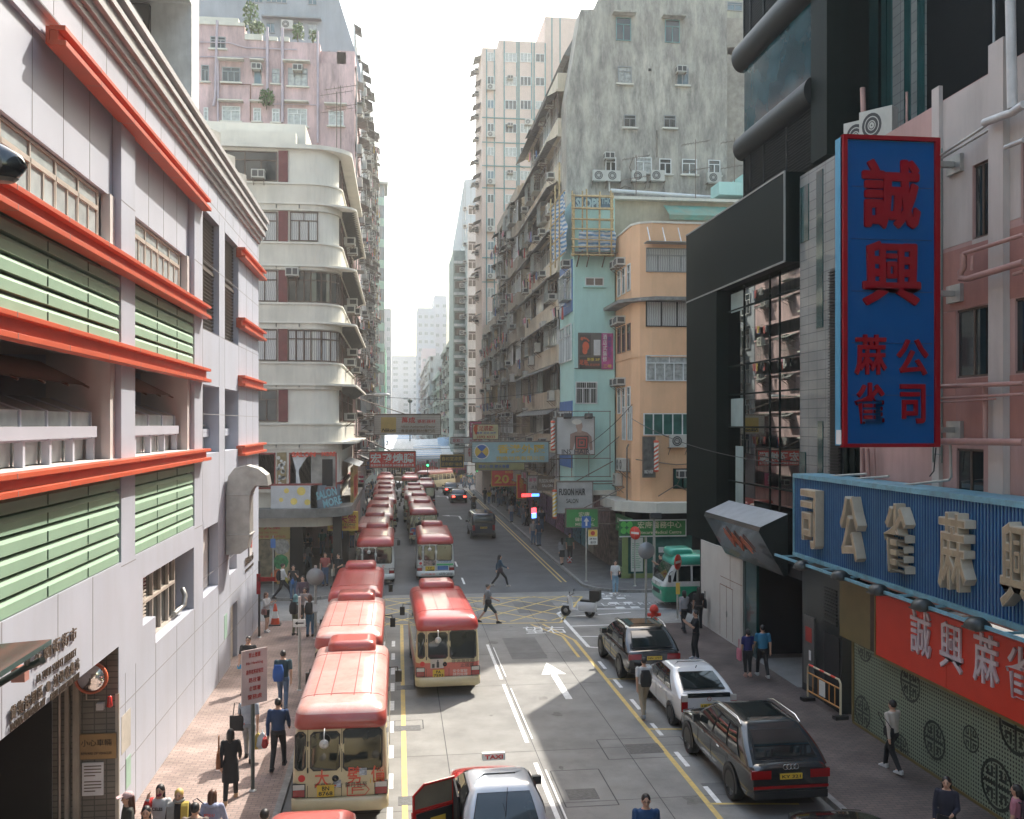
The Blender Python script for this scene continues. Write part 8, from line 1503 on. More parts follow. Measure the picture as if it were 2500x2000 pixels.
# crowds further off: copies of a few of the small figures
src = [pa, pb_, pc, pd, pe, pf, pg, pi_]; words = ["in grey top and jeans", "in dark blue top and jeans", "in pale grey tee", "in grey with long hair", "all in black", "in a white top", "in a yellow top", "in a teal top"]
rr = random.Random(11)
def crowd(n, x0, x1, y0, y1, where, group, zz=.13):
    for i in range(n):
        k = rr.randrange(8); o = dup(src[k], None, (rr.uniform(x0, x1), y0 + (y1 - y0) * (i + rr.random()) / n, zz), rad(rr.choice((0, 180)) + rr.uniform(-40, 40))); o['label'] = f"pedestrian {words[k]} {where}"; o['group'] = group + " " + words[k]
crowd(42, -5.6, -3.1, 52, 119, "on the shaded left pavement beside the kerb queue", "left pavement crowd"); crowd(34, 10.1, 12.2, 72, 119, "under the signs of the far right pavement", "right pavement crowd"); crowd(22, 8.4, 12, 121.5, 134, "at the right end of the far crossing", "far crossing crowd", .01); crowd(54, -6, 13, 134, 152, "in front of the market stalls", "market crowd")
# ================================================================ SIGNS OVER THE STREET
m_sw = M("sign_offwhite", (.46, .45, .40), .5, dirt=.3, dirtcol=(.25, .23, .19)); m_sred = M("sign_board_red", (.62, .045, .025), .45, var=.08); m_sgold = M("sign_gold", (.55, .37, .05), .45); m_sbrown = M("sign_brown_text", (.17, .12, .07), .6); m_sdk = M("sign_dark_green", (.025, .035, .022), .5); m_lb = M("sign_light_blue", (.24, .39, .42), .5, dirt=.25, dirtcol=(.35, .42, .42)); m_ylw = M("sign_yellow", (.70, .48, .08), .45); m_pnk = M("sign_pink", (.50, .07, .16), .5); m_sgr = M("sign_green", (.04, .24, .06), .5); m_bluet = M("sign_blue_text", (.05, .12, .34), .5); m_wt = M("sign_white_text", (.66, .66, .62), .5)
def sign(label, px0, py0, px1, py1, Y, mat, rows=(), frame=m_acb, th=.22, extra=None, arm=None):
    (x0, z1), (x1, z0) = onY(px0, py0, Y), onY(px1, py1, Y); t = thing("hanging_sign", label, "sign", ((x0 + x1) / 2, Y, z0)); MB().box(x0, Y, z0, x1, Y + th, z1).build("board", mat, t)
    b = MB(); e = .05; b.box(x0 - e, Y - .03, z1, x1 + e, Y + th + .03, z1 + e); b.box(x0 - e, Y - .03, z0 - e, x1 + e, Y + th + .03, z0); b.box(x0 - e, Y - .03, z0, x0, Y + th + .03, z1); b.box(x1, Y - .03, z0, x1 + e, Y + th + .03, z1); b.build("frame", frame, t)
    for tx, px, py, w, h, m in rows: k = Y / FPX; x, z = onY(px, py, Y); text(tx, "lettering", m, t, (x, Y - .012, z), XP, ZP, w=w * k, h=h * k, bold=.02 if h > 14 else .008, depth=.02)
    if arm is not None:
        b = MB(); zz = (z0, z1); xa = arm
        for z in (z0 + .15, z1 - .1, z1 + 1.2): b.tube([((x0 + x1) / 2 if z > z1 else (x1 if xa > x1 else x0), Y + .1, min(z, z1)), (xa, Y + .1, z)], .035, 6)
        b.tube([(x0, Y + .1, z1 + .05), (x1, Y + .1, z1 + .05), (xa, Y + .1, z1 + .05)], .04, 6); b.build("support_arm", m_acb, t)
    if extra: extra(t, Y, x0, x1, z0, z1)
    return t
def nik(t, Y, x0, x1, z0, z1):
    (a, q1), (e, q0) = onY(930, 1019, Y), onY(967, 1056, Y); o = MB().box(a, Y - .03, q0, e, Y - .002, q1).build("gold_square", M("sign_gold_square", (.44, .32, .08), .5), t); text("Nikon", "lettering", m_dark, o, ((a + e) / 2, Y - .035, q0 + .17), XP, ZP, w=(e - a) * .92, h=.26, bold=.03, depth=.01, shear=.3)
    b = MB(); z = z0 + .1
    while z < z1: b.box(x0, Y - .008, z, x1, Y - .001, z + .012); z += .16
    b.build("groove", m_sbrown, t)
sign("long grey white camera dealer sign with a gold square over the queue", 914, 1013, 1075, 1060, 70, m_sw, (("萬成", 997, 1026, 33, 15, m_rp), ("攝影器材", 1041, 1029, 44, 9, m_rp), ("Nikon Authorized Dealer", 1021, 1042, 83, 6, m_sbrown), ("專業攝影器材專門店", 1021, 1052, 83, 8, m_sbrown)), extra=nik, arm=XA)
sign("red roast meat sign with four large white characters across the left lane", 903, 1104, 1014, 1141, 64, m_sred, (("宏發燒臘", 958, 1119, 106, 24, m_wt), ("香滑咖啡 香濃奶茶 燒味飯餐 歡迎外賣", 958, 1136, 104, 6, m_wt)), arm=XA)
def fx(t, Y, x0, x1, z0, z1):
    cx, cz = onY(1176, 1103, Y); r = .44; b = MB(); b.disc((cx, Y - .02, cz), r * 1.14, 'y', 28); o = b.build("emblem", m_wt, t)
    for k, m in enumerate((m_sgold, m_bluet)):
        q = MB()
        for a0 in ((-45, 135) if k == 0 else (45, 225)): q.add([(cx, Y - .03, cz)] + [(cx + r * math.cos(rad(a0 + 9 * i)), Y - .03, cz + r * math.sin(rad(a0 + 9 * i))) for i in range(11)], [tuple(range(12))])
        q.build("emblem_quarter", m, o)
    b = MB(); [b.box(x0, Y - .01, z0 + .08 + .11 * i, cx - r * 1.2 if False else x0 + .8, Y - .001, z0 + .1 + .11 * i) for i in range(12)]; b.build("stripe", m_wt, t)
sign("pale blue money exchange sign with a round blue and gold emblem", 1153, 1080, 1339, 1128, 61, m_lb, (("香港外匯", 1272, 1096, 118, 22, m_sgold), ("找換兌換有限公司", 1270, 1119, 120, 11, m_sgold)), extra=fx, arm=XG)
sign("olive yellow eatery sign with blue characters below the money exchange sign", 1162, 1130, 1280, 1147, 65, M("sign_olive", (.34, .32, .14), .6), (("韓式小館 糖水專賣", 1206, 1139, 76, 9, m_bluet),), arm=10.2)
sign("small grey light box with red characters left of the money exchange sign", 1134, 1092, 1157, 1126, 72, m_sw, (("中醫館", 1146, 1104, 6, 22, m_rp),), arm=None)
def foot(t, Y, x0, x1, z0, z1): b = MB(); x, z = onY(1161, 1047, Y); ell(b, x, z, .17, .28, Y - .02); ell(b, x + .05, z - .3, .11, .16, Y - .022); [ell(b, x - .18 + .09 * i, z + .36 - .03 * i, .05, .06, Y - .024) for i in range(5)]; b.build("foot_picture", m_rf, t)
sign("cream foot massage sign with a red footprint and red script", 1155, 1037, 1216, 1072, 74, M("sign_cream", (.55, .50, .28), .5), (("足裘匯", 1187, 1046, 36, 13, m_rp), ("推拿 足浴 修甲", 1187, 1057, 48, 5, m_bluet), ("2393 4333", 1186, 1067, 46, 6, m_rp)), extra=foot, arm=10.2)
sign("tall magenta sign behind the foot massage sign", 1147, 1030, 1175, 1068, 84, m_pnk, (("大酒樓", 1152, 1045, 6, 26, m_wt),), arm=9.9)
sign("white and red strip sign far down the right pavement", 1101, 1069, 1175, 1083, 98, m_wt, (("昭和三", 1119, 1076, 26, 10, m_rp), ("大藥房", 1160, 1076, 30, 10, m_rp)), arm=9.9)
sign("dark herbal tea sign with gold characters hung over the road", 1076, 1112, 1131, 1141, 86, m_sdk, (("春和堂涼茶", 1103, 1120, 50, 10, m_sgold), ("正宗祖傳秘方", 1103, 1133, 50, 8, m_sgold)), frame=m_sgold, arm=9.9)
sign("bright red sign offering a 20 dollar menu in yellow numerals", 1201, 1148, 1261, 1186, 82, m_sred, (("20", 1225, 1170, 36, 21, m_ylw), ("元起", 1252, 1178, 13, 6, m_ylw), ("車仔麵大王", 1246, 1153, 26, 6, m_ylw)), frame=m_ylw, arm=10.2)
sign("narrow red noodle sign with gold characters beside the 20 dollar sign", 1263, 1160, 1284, 1216, 78, m_sred, (("金粉麵", 1274, 1182, 12, 36, m_sgold),), frame=m_ylw, arm=10.4)
sign("white price board with faint pink print under the balconies", 1289, 1163, 1330, 1203, 68, M("sign_price", (.5, .47, .44), .5, var=.35, scale=5), (("美甲", 1300, 1172, 18, 10, m_pnk), ("洗剪吹", 1310, 1190, 28, 9, m_lk)), arm=XG)
sign("small hair salon board with cream letters by the balcony bands", 1314, 1166, 1356, 1196, 63, M("sign_taupe", (.20, .15, .12), .5, var=.4, scale=4), (("FUSION HAIR", 1335, 1174, 38, 9, m_wt), ("SALON", 1336, 1186, 26, 7, m_wt)), arm=XG)
sign("creased white hair salon banner with black lettering", 1360, 1178, 1446, 1252, 53.6, M("banner_white", (.42, .42, .41), .7, var=.25, scale=1.2, bump=.6, bscale=3), (("FUSION HAIR", 1397, 1201, 66, 17, m_ink), ("SALON", 1397, 1223, 30, 11, m_ink)), arm=12.4)
def ins(t, Y, x0, x1, z0, z1):
    c = lambda px, py: onY(px, py, Y); b = MB(); q = [c(*p) for p in ((1392, 1060), (1407, 1054), (1420, 1052), (1434, 1056), (1444, 1066), (1447, 1098), (1440, 1100), (1436, 1078), (1434, 1109), (1404, 1109), (1404, 1078), (1398, 1100), (1391, 1098))]; b.add([(x, Y - .012, z) for x, z in q], [tuple(range(len(q)))]); b.build("figure_picture", M("figure_pale", (.26, .17, .14), .6), t)
    b = MB(); x, z = c(1414, 1040); ell(b, x, z, .2, .27, Y - .014); b.quad(*[(a, Y - .013, e) for a, e in (c(1409, 1044), c(1420, 1044), c(1420, 1056), c(1409, 1056))]); b.build("figure_picture", M("figure_face", (.36, .25, .2), .6), t); b = MB(); x, z = c(1410, 1030); ell(b, x - .05, z, .3, .16, Y - .016); b.build("figure_picture", M("figure_hair", (.6, .57, .5), .6), t)
    for i, s in enumerate((17, 13.5, 10, 6.5, 3)): 
        q = MB(); x, z = c(1420, 1081); w = s * Y / FPX; l = .05
        for a, e, g, h in ((-w, w, w - l, w), (-w, w, -w, -w + l), (-w, -w + l, -w, w), (w - l, w, -w, w)): q.quad((x + a, Y - .02, z + g), (x + e, Y - .02, z + g), (x + e, Y - .02, z + h), (x + a, Y - .02, z + h))
        q.build("striped_print", m_ink if i % 2 == 0 else m_rp, t)
    for px in (1383, 1434): x, z = c(px, 1016); b = MB(); b.obox((x, Y - .35, z), (.22, 0, 0), (0, .12, -.06), (0, .04, .1)); b.tube([(x, Y - .3, z), (x, Y, z + .1)], .02, 5); b.build("flood_lamp", m_trim, t)
    b = MB()
    for px in (1361, 1398, 1440, 1492): (x, z), (_, zq) = c(px, 1004), c(px, 1166); b.tube([(x, Y + .28, z), (x, Y + .28, zq)], .025, 5)
    for py in (1004, 1120, 1165): (x, z), (xe, _) = c(1361, py), c(1494, py); b.tube([(x, Y + .28, z), (xe, Y + .28, z)], .025, 5)
    b.tube([(*c(1450, 1120)[:1], Y + .28, c(1450, 1120)[1]), (c(1540, 1045)[0], Y + .28, c(1540, 1045)[1])], .025, 5); b.build("sign_scaffold", m_acb, t)
sign("large grey hair salon poster of a figure in a striped top, on a steel frame", 1360, 1019, 1450, 1109, 53.3, M("poster_grey", (.45, .45, .44), .6, var=.2, scale=.8), (("INS", 1383, 1103, 24, 12, m_lk), ("HAIR", 1421, 1103, 40, 12, m_lk)), extra=ins)
def barber(label, px, py0, py1, Y, c):
    (x, z1), (_, z0) = onY(px, py0, Y), onY(px, py1, Y); t = thing("barber_pole", label, "barber pole", (x, Y, z0)); MB().lathe([(.12, 0), (.12, z1 - z0)], (0, 0, 0), 16).build("cylinder", m_wt, t, world=False); b = MB(); n = int((z1 - z0) / .22)
    for i in range(n):
        vs = [(.124 * math.cos(a), .124 * math.sin(a), z0 * 0 + .22 * i + .22 * (a - 3.14) / 3.14 + o) for a in [3.14 + 3.14 * k / 8 for k in range(9)] for o in (0, .11)]; b.add([(p[0], p[1], min(max(p[2], 0), z1 - z0)) for p in vs], [(2 * k, 2 * k + 2, 2 * k + 3, 2 * k + 1) for k in range(8)])
    b.build("spiral_stripe", c, t, world=False); MB().lathe([(.01, .12), (.14, .08), (.14, -.02)], (0, 0, z1 - z0), 16).lathe([(.14, .02), (.14, -.08), (.01, -.12)], (0, 0, 0), 16).build("cap", m_org, t, world=False)
barber("orange and white barber pole at the left edge of the large salon poster", 1350, 1032, 1096, 53.5, m_org); barber("yellow striped barber pole beside the creased salon banner", 1354, 1200, 1262, 53.4, m_ylw)
bn = sign("dark hanging salon banner on the peach wall", 1571, 1068, 1598, 1164, 49.0, M("banner_dark", (.10, .10, .09), .6, var=.6, scale=3), (("INS HAIR", 1584, 1152, 22, 9, m_wt),), th=.04); barber("orange barber pole beside the dark banner on the peach wall", 1602, 1080, 1148, 48.9, m_org)
sign("green clinic board hanging over the far right kerb", 1383, 1244, 1459, 1286, 51.2, m_sgr, (("宏康", 1426, 1256, 28, 12, m_gold), ("醫務中心", 1428, 1268, 50, 9, m_gold), ("MEDICAL", 1428, 1280, 48, 7, m_gold)), arm=12.5)
sign("yellow herbal jelly sign with red characters above the left kerb", 802, 1252, 872, 1293, 51.5, m_ylw, (("海天堂", 837, 1267, 64, 20, m_rp), ("HOI TIN TONG", 837, 1281, 58, 5, m_ink), ("龜苓膏專門店", 837, 1288, 60, 6, m_rp)), arm=None, frame=m_ylw)
ls = thing("awning_sign", "slanted red and yellow shop board under a torn awning on the white block", "sign", (-2.7, 56, 4)); MB().box(-2.6, 52.4, 3.9, -2.45, 58.5, 6.1).build("board", M("board_mixed", (.45, .30, .10), .6, var=.6, scale=2.2), ls); text("電訊器材", "lettering", m_rp, ls, (-2.44, 55.4, 5.0), YP, ZP, w=5, h=1.3, bold=.02); b = MB(); b.quad((-2.95, 52, 6.5), (-2.95, 58.6, 6.5), (-2.1, 58.6, 6.2), (-2.1, 52, 6.2)); b.build("awning", m_wfw, ls)
for i, (t_, c, x, y, z, w, h, lb) in enumerate((("藥房", m_sred, 9.6, 92, 3.2, 2.2, 1.4, "red pharmacy board"), ("電器", m_bluet, 9.5, 104, 4.4, 2.4, 1.2, "blue appliance board"), ("茶餐廳", m_sgr, 9.8, 112, 3.4, 2.4, 1.1, "green cafe board"), ("金行", m_ylw, 9.7, 118, 5.0, 2.2, 1.3, "yellow goldsmith board"), ("時裝", m_pnk, -4.4, 72, 3.6, 1.8, 1.0, "pink clothing board on the left"), ("手機", m_bluet, -4.4, 88, 4.0, 1.8, 1.2, "blue phone shop board on the left"), ("鞋", m_ylw, -4.2, 102, 3.6, 1.4, 1.6, "yellow shoe shop board on the left"))):
    t = thing("hanging_sign", f"{lb} jutting out far down the street", "sign", (x, y, z)); MB().box(x, y, z, x + w, y + .2, z + h).build("board", c, t); text(t_, "lettering", m_wt if c != m_ylw else m_rp, t, (x + w / 2, y - .01, z + h / 2), XP, ZP, w=w * .8, h=h * .7, bold=.02)
for i, (px0, py0, px1, py1, Y, c, lb) in enumerate(((1273, 1207, 1297, 1212, 76, (1, .05, .05), "red neon strip"), (1298, 1207, 1316, 1211, 75, (.1, .3, 1.), "blue neon strip"), (1297, 1242, 1309, 1252, 66, (1, .08, .1), "red neon panel"), (1298, 1254, 1309, 1264, 66, (.15, .35, 1.), "blue neon panel"))):
    (x0, z1), (x1, z0) = onY(px0, py0, Y), onY(px1, py1, Y); t = thing("neon_sign", f"small lit {lb} at the shops under the right balconies", "neon sign", ((x0 + x1) / 2, Y, z0)); b = MB(); [b.tube([(x0, Y - .05, z0 + (z1 - z0) * k / 3), (x1, Y - .05, z0 + (z1 - z0) * (k + .3) / 3)], .05, 6) for k in range(4)]; b.build("neon_tube", emit("neon_%d" % i, c, 1.1), t); MB().box(x0, Y, z0, x1, Y + .1, z1).build("backing", m_dark, t)
# shop rows under the overhangs
for lb, x, s, ya, ye in (("right", 12.6, -1, 60, 119.5), ("left", -6.1, 1, 66, 119.5)):
    t = thing("shop_row", f"row of dim crowded shopfronts under the overhang of the {lb} pavement", "shop row", (x, (ya + ye) / 2, 0)); y = ya; k = 0
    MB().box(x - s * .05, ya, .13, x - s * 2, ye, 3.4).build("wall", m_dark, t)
    while y < ye - 3:
        w = rr.uniform(3, 4.5); c = rr.choice((m_sred, m_ylw, m_sgr, m_wt, m_pnk, m_lb, m_sw)); o = MB().box(x, y, 2.55, x + s * .2, y + w - .15, 3.4).build("fascia", c, t); text(rr.choice(("時裝店", "運動用品", "參茸海味", "手機配件", "美容院", "麵家", "藥房")), "lettering", m_wt if c not in (m_wt, m_ylw, m_sw) else m_rp, o, (x + s * .21, y + w / 2, 2.97), YP if s > 0 else YM, ZP, w=w * .7, h=.5, bold=.02)
        MB().box(x, y + .1, .2, x + s * .05, y + w - .3, 2.5).build("display", M("display_%d" % rr.randrange(6), tuple(rr.uniform(.05, .4) for _ in range(3)), .5, var=.8, scale=5), t); y += w
# ================================================================ MARKET STALLS past the crossing
m_tarp = [M("tarp_white", (.60, .62, .64), .7), M("tarp_blue", (.25, .38, .52), .7), M("tarp_green", (.08, .22, .14), .7), stripe_mat()]
for i in range(14):
    x = -4 + (i % 4) * 4.2 + rr.uniform(-.4, .4); y = 138 + (i // 4) * 9 + rr.uniform(-1, 1); h = rr.uniform(2.9, 4.2) + (i // 4) * .5; m = m_tarp[(0, 0, 3, 0, 1, 0, 2, 0, 3, 0, 0, 1, 0, 3)[i]]
    t = thing("market_stall", f"stall under a {('white', 'white', 'striped', 'white', 'blue', 'white', 'green', 'white', 'striped', 'white', 'white', 'blue', 'white', 'striped')[i]} tarpaulin beyond the crossing, row {('one', 'two', 'three', 'four')[i // 4]}, {('first', 'second', 'third', 'fourth')[i % 4]} from left", "market stall", (x, y, 0))
    b = MB(); b.quad((x - 2.2, y - 1.8, h), (x + 2.2, y - 1.8, h + .1), (x + 2.1, y + 3.5, h + 1.5), (x - 2.1, y + 3.5, h + 1.3)); b.quad((x - 2.2, y - 1.8, h), (x + 2.2, y - 1.8, h + .1), (x + 2.2, y - 1.85, h - .4), (x - 2.2, y - 1.85, h - .5)); b.build("tarpaulin", m, t); b = MB(); [b.tube([(x + a, y + e, 0), (x + a, y + e, h + (1.3 if e > 0 else 0))], .04, 5) for a in (-2, 2) for e in (-1.7, 3.3)]; b.build("pole", m_steel, t)
    b = MB(); b.box(x - 1.8, y - 1.2, 0, x + 1.8, y + 1.5, .9); b.build("counter", m_sbrown, t); b = MB(); [b.box(x - 1.7 + .34 * k, y - 1.1, .95 + rr.random(), x - 1.45 + .34 * k, y - .9, 2.2 + rr.random() * .4) for k in range(10)]; b.build("goods", CLO[i % 7], t)
# ================================================================ STREET FURNITURE
def post(name, label, px, py, h, r=.04, z=.13, mat=None, cat="sign post"):
    x, y = G(px, py, z); t = thing(name, label, cat, (x, y, z)); MB().tube([(0, 0, -.02), (0, 0, h)], r, 10).build("pole", mat or m_steel, t, world=False); MB().lathe([(r * 2, 0), (r * 1.4, .03), (r, .035)], (0, 0, 0), 12).build("base_collar", m_steel, t, world=False); return t
m_pgr = M("post_green_grey", (.09, .11, .10), .5, .3)
t = post("sign_post", "grey post with a tall tilted white board of red notices on the near pavement", 617, 1930, 3.2, .045, mat=m_pgr); o = MB().box(-.03, -.32, -.62, .0, .32, .62).build("notice_panel", M("panel_pinkwhite", (.55, .46, .44), .5), t, world=False); o.location = (.05, -.06, 2.62); o.rotation_euler.z = rad(-52)
q = MB(); 
for i, (s, w) in enumerate((("禁止擺賣", .3), ("No Hawking", .42), ("違例者將被檢控", .44), ("路政署", .3), ("食環署", .3), ("警務處", .36))): _text(s, "", None, None, (.006, 0, .5 - .19 * i), YP, ZP, w=w, h=.11 if i != 1 else .08, bold=.01, depth=.002, mb=q); _text(s, "", None, None, (-.036, 0, .5 - .19 * i), YM, ZP, w=w, h=.11 if i != 1 else .08, bold=.01, depth=.002, mb=q)
q.build("lettering", m_rp, o, world=False)
t = post("arrow_post", "rusty grey post with a small white arrow plate at the pavement edge", 731, 1685, 2.95, .045); o = MB().box(-.19, -.07, 2.0, .19, -.045, 2.24).build("arrow_plate", m_wt, t, world=False); b = MB(); b.quad((-.06, -.073, 2.1), (.14, -.073, 2.1), (.14, -.073, 2.14), (-.06, -.073, 2.14)); b.quad((-.14, -.073, 2.12), (-.05, -.073, 2.06), (-.05, -.073, 2.18)); b.build("arrow", m_ink, o, world=False)
def rdisc(t, z, r, m, name="sign_disc", y=-.06): b = MB(); b.lathe([(.01, -.012), (r, -.012), (r, .012), (.01, .012)], (0, y, z), 28, 'y'); return b.build(name, m, t, world=False)
t = post("sign_post", "post with the stained grey back of a round sign at the left junction corner", 770, 1559, 2.85, .05); rdisc(t, 2.42, .34, M("sign_back_grey", (.27, .28, .28), .45, .3, dirt=.4, dirtcol=(.45, .45, .43)), y=-.07); MB().box(-.1, -.06, 1.05, .1, -.05, 1.35).build("notice", MATS["notice_paper"], t, world=False)
t = post("bus_stop_post", "black post with red bars at the corner of the market wall", 633, 1556, 3.0, .045, mat=m_trim); MB().box(-.05, -.05, 2.2, .62, -.02, 2.36).box(-.1, -.05, 1.7, .05, -.02, 2.5).build("red_bar", m_sr, t, world=False)
t = post("sign_post", "thin post with a small blue one way sign before the bakery", 667, 1452, 2.9, .035); MB().box(-.12, -.06, 2.3, .12, -.04, 2.75).build("sign_plate", m_blue, t, world=False)
def oneway(t, z, w=.5, h=.62): o = MB().box(-w / 2, -.07, z, w / 2, -.045, z + h).build("sign_plate", M("one_way_blue", (.02, .12, .38), .4), t, world=False); b = MB(); b.quad((-.05, -.074, z + .1), (.05, -.074, z + .1), (.05, -.074, z + h * .6), (-.05, -.074, z + h * .6)); b.quad((-.15, -.074, z + h * .55), (.15, -.074, z + h * .55), (0, -.074, z + h * .9)); b.build("arrow", m_wt, o, world=False)
t = post("sign_post", "post with a blue one way arrow sign under the yellow herbal sign", 826, 1402, 2.3, .04); oneway(t, 2.0); t = post("sign_post", "post with a blue arrow above a yellow 24 hours plate at the clinic kerb", 1431, 1419, 3.4, .045); oneway(t, 2.85)
o = MB().box(.1, -.07, 1.95, .6, -.045, 2.75).build("sign_plate", m_wt, t, world=False); MB().box(.11, -.074, 2.38, .59, -.07, 2.74).build("yellow_field", m_ylw, o, world=False); q = MB(); q.disc((.35, -.077, 2.56), .12, 'y', 18); q.build("red_ring", m_rp, o, world=False); q = MB(); _text("24 hrs", "", None, None, (.35, -.073, 2.27), XP, ZP, w=.38, h=.11, depth=.004, bold=.02, mb=q); _text("全日", "", None, None, (.35, -.073, 2.08), XP, ZP, w=.3, h=.14, depth=.004, bold=.02, mb=q); q.build("lettering", m_ink, o, world=False)
t = post("sign_post", "tall post with a plain grey round sign back behind the black suv", 1577, 1512, 3.6, .05, 0); rdisc(t, 3.0, .37, M("sign_back_plain", (.30, .32, .33), .4, .3), y=-.07)
def noentry(t, z, r, rz): o = rdisc(t, 0, r, m_sred, y=0); o.location = (0, -.05, z); o.rotation_euler.z = rad(rz); b = MB(); b.box(-r * .75, -.018, -.055, r * .75, -.013, .055); b.build("white_bar", m_wt, o, world=False)
t = post("sign_post", "post with a red no entry sign seen edge on before the clinic", 1550, 1431, 3.0, .045); noentry(t, 2.75, .34, -52); t = post("sign_post", "post with a red no entry sign in front of the green minibus", 1654, 1512, 2.75, .045, 0); noentry(t, 2.5, .34, 48); MB().box(-.09, -.07, 1.1, .09, -.05, 1.6).build("sign_plate", m_ylw, t, world=False)
t = post("lamp_post", "grey lamp post with a hooded flood light before the clinic", 1597, 1432, 3.6, .07, cat="lamp post"); b = MB(); b.obox((0, -.25, 3.65), (.28, 0, 0), (0, .16, -.05), (0, .05, .13)); b.build("flood_lamp", m_trim, t, world=False)
# cone, hydrant, barrier
x, y = G(672, 1526, 0.13); t = thing("traffic_cone", "orange and white traffic cone on a black base by the junction", "cone", (x, y, .13)); MB().box(-.24, -.24, 0, .24, .24, .05).build("base", m_trim, t, world=False, bevel=.02); m_co = M("cone_orange", (.62, .07, .02), .5); b = MB(); b.lathe([(.19, .05), (.15, .3)], (0, 0, 0), 20); b.lathe([(.1, .58), (.04, .88), (.02, .89)], (0, 0, 0), 20); b.build("cone_body", m_co, t, world=False); MB().lathe([(.15, .3), (.1, .58)], (0, 0, 0), 20).build("white_band", m_wt, t, world=False)
x, y = G(1597, 1530, 0); t = thing("fire_hydrant", "red hydrant dome behind the black suv", "hydrant", (x, y, 0)); b = MB(); b.lathe([(.2, 0), (.2, .06), (.14, .1), (.14, .62), (.19, .66), (.19, .72), (.15, .84), (.06, .92), (.01, .93)], (0, 0, 0), 18); b.build("barrel", m_sred, t, world=False); MB().lathe([(.07, -.28), (.08, -.2), (.06, 0), (.08, .2), (.07, .28)], (0, 0, .5), 12, 'x').build("nozzle", m_sred, t, world=False)
(xa, ya_), (xb, yb) = G(1972, 1710, .13), G(2052, 1756, .13); t = thing("barrier", "white and orange pedestrian barrier leaning by the tiled pier", "barrier", ((xa + xb) / 2, (ya_ + yb) / 2, .13), math.atan2(yb - ya_, xb - xa)); L = math.hypot(xb - xa, yb - ya_) / 2
m_bar = M("barrier_cream", (.58, .50, .36), .5); MB().tube([(-L, 0, .12), (-L, 0, 1.0), (-L + .08, 0, 1.1), (L - .08, 0, 1.1), (L, 0, 1.0), (L, 0, .12)], .03, 8).build("frame", m_bar, t, world=False); b = MB(); b.tube([(-L, 0, .3), (L, 0, .3)], .025, 6); b.tube([(-L, 0, .85), (L, 0, .85)], .025, 6); [b.tube([(-L + 2 * L * i / 6, 0, .3), (-L + 2 * L * i / 6, 0, .85)], .016, 5) for i in range(1, 6)]; b.build("rail", M("barrier_orange", (.55, .25, .07), .5), t, world=False)
b = MB(); [b.tube([(-L + .12 + 2 * L * i / 3, 0, 1.101), (-L + .12 + 2 * L * i / 3 + .25, 0, 1.101)], .033, 8) for i in range(3)]; b.build("red_band", m_sred, t, world=False); MB().box(-.2, -.035, .38, .12, -.015, .82).build("notice_plate", m_wt, t, world=False); MB().box(-L - .1, -.2, 0, -L + .1, .2, .1).box(L - .1, -.2, 0, L + .1, .2, .1).build("foot", m_trim, t, world=False)
# lamps and the bridge canopy near the camera
dx, dy, dz = ray(0, 392); c = Vector((dx * 9, dy * 9, CAMH + dz * 9)); t = thing("street_lamp", "black street lamp head hanging at the left edge above the ledges", "street lamp", c); b = MB(); loft(b, [(0, 0, -.19, .02, .015), (0, 0, -.17, .16, .10), (.0, 0, -.06, .25, .13), (-.02, 0, .05, .22, .12), (-.08, 0, .16, .10, .08), (-.1, 0, .18, .02, .02)], 20); b.sm = [True] * len(b.f); b.build("lamp_head", m_cblk, t, world=False); b = MB(); loft(b, [(0, 0, -.205, .13, .08), (0, 0, -.17, .17, .11)], 20); b.build("lens", MATS["lamp_lens"], t, world=False); MB().tube([(-.1, 0, .1), (-.7, -.1, .35), (-2.6, -.3, .4), (-2.65, -.3, .2)], .06, 8).build("arm", m_trim, t, world=False)
zc = 6.35; t = thing("bridge_canopy", "green glass canopy corner with a small red flood lamp at the lower left", "canopy", (*G(20, 1620, zc), zc)); P4 = [G(px, py, zc) for px, py in ((126, 1573), (-160, 1600), (-160, 1790), (0, 1655))]; b = MB(); b.prism(P4, 'z', zc, zc + .05); b.build("glass_sheet", M("canopy_glass", (.10, .22, .18), .1, coat=.6), t); b = MB(); b.tube([(*G(-120, 1740, 5.9), 5.9), (*G(60, 1632, 6.1), 6.1), (*G(104, 1612, 6.2), 6.2)], .035, 8); b.tube([(*G(66, 1610, 6.3), 6.34), (*G(66, 1625, 6.1), 6.1)], .03, 6); b.build("support_arm", m_pgr, t); g = G(46, 1652, 5.95); MB().box(g[0] - .06, g[1] - .04, 5.9, g[0] + .07, g[1] + .08, 6.05).build("flood_lamp", M("lamp_reddish", (.50, .22, .17), .3, coat=.4), t)
for i, (px, py, Y, s, lb) in enumerate(((932, 963, 66, 1, "pale street lamp arm reaching out from the left tenements"), (1171, 993, 110, -1, "pale street lamp arm reaching out from the right row"))):
    x, z = onY(px, py, Y); t = thing("street_lamp", lb, "street lamp", (x, Y, z)); b = MB(); loft(b, [(0, 0, -.09, .5, .12), (0, 0, 0, .6, .16), (0, 0, .09, .4, .1)], 16); b.build("lamp_head", m_wfw, t, world=False); MB().tube([(-.4 * s, 0, .0), (-3.2 * s, 0, -.15)], .05, 6).build("arm", m_steel, t, world=False)
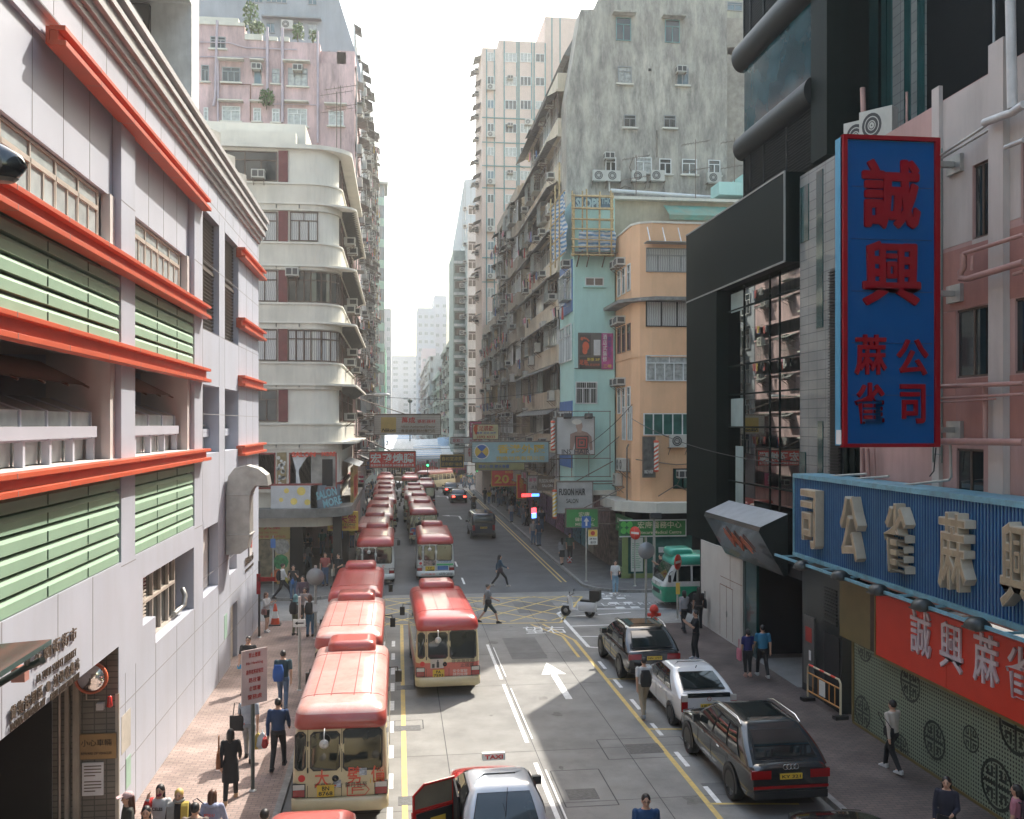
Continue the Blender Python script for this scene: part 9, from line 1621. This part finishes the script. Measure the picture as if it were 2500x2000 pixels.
for i, (px, py, Y, lb) in enumerate(((1044, 1136, 120, "left"), (1166, 1149, 118, "right"))):
    x, z = onY(px, py, Y); t = thing("traffic_light", f"traffic light showing green on the {lb} side of the far crossing", "traffic light", (x, Y, 0)); MB().tube([(0, 0, .1), (0, 0, z + .4)], .05, 6).build("pole", m_pgr, t, world=False); MB().box(-.16, -.25, z - .25, .16, .0, z + .65).build("signal_box", m_trim, t, world=False); q = MB(); q.disc((0, -.26, z), .13, 'y', 14); q.build("green_lens", emit("signal_green", (.05, 1., .25), 2.), t, world=False)
x, z = onY(1001, 982, 150); t = thing("globe_lamp", "slim lamp with a round head standing over the market stalls", "street lamp", (x, 150, 0)); MB().tube([(0, 0, 0), (0, 0, z)], .09, 6).build("pole", m_pgr, t, world=False); b = MB(); ball(b, (0, 0, z + .2), .4, .4, .35); b.build("globe", m_pgr, t, world=False)
for i, (p0, p1, sag, lb) in enumerate((((XA, 66, 10.6), (XG, 66, 10.9), .5, "sagging black cable across the street above the camera sign"), ((XA, 64, 6.9), (10.3, 66, 7.4), .3, "cable pair line holding the red roast meat sign"), ((XO, 50.5, 9.6), (XCY, 54.4, 6.9), .3, "loose wire between the peach and turquoise walls"), ((XP2, 30, 7.2), (12.6, 50, 8.8), .4, "wire from the dark building to the peach block"))):
    a, e = Vector(p0), Vector(p1); pts = [a.lerp(e, k / 12) - Vector((0, 0, sag * (1 - (2 * k / 12 - 1) ** 2))) for k in range(13)]; tag(MB().tube(pts, .018, 5).build("overhead_cable", m_trim), lb, "cable")
# ================================================================ air
hz_ = MB().box(-330, -90, -1.1, 330, 640, 95).build("haze", None and m_dark or M("haze_air", (.8, .85, .9))); hz_['kind'] = 'stuff'; hz_['label'] = "pale haze filling the street"
nt = MATS["haze_air"].node_tree; nt.nodes.clear(); o_ = nt.nodes.new("ShaderNodeOutputMaterial"); v_ = nt.nodes.new("ShaderNodeVolumePrincipled"); v_.inputs["Color"].default_value = (1., .98, .95, 1); v_.inputs["Density"].default_value = .0009; v_.inputs["Anisotropy"].default_value = .35; nt.links.new(v_.outputs[0], o_.inputs["Volume"])
bpy.data.scenes.remove(TMP)
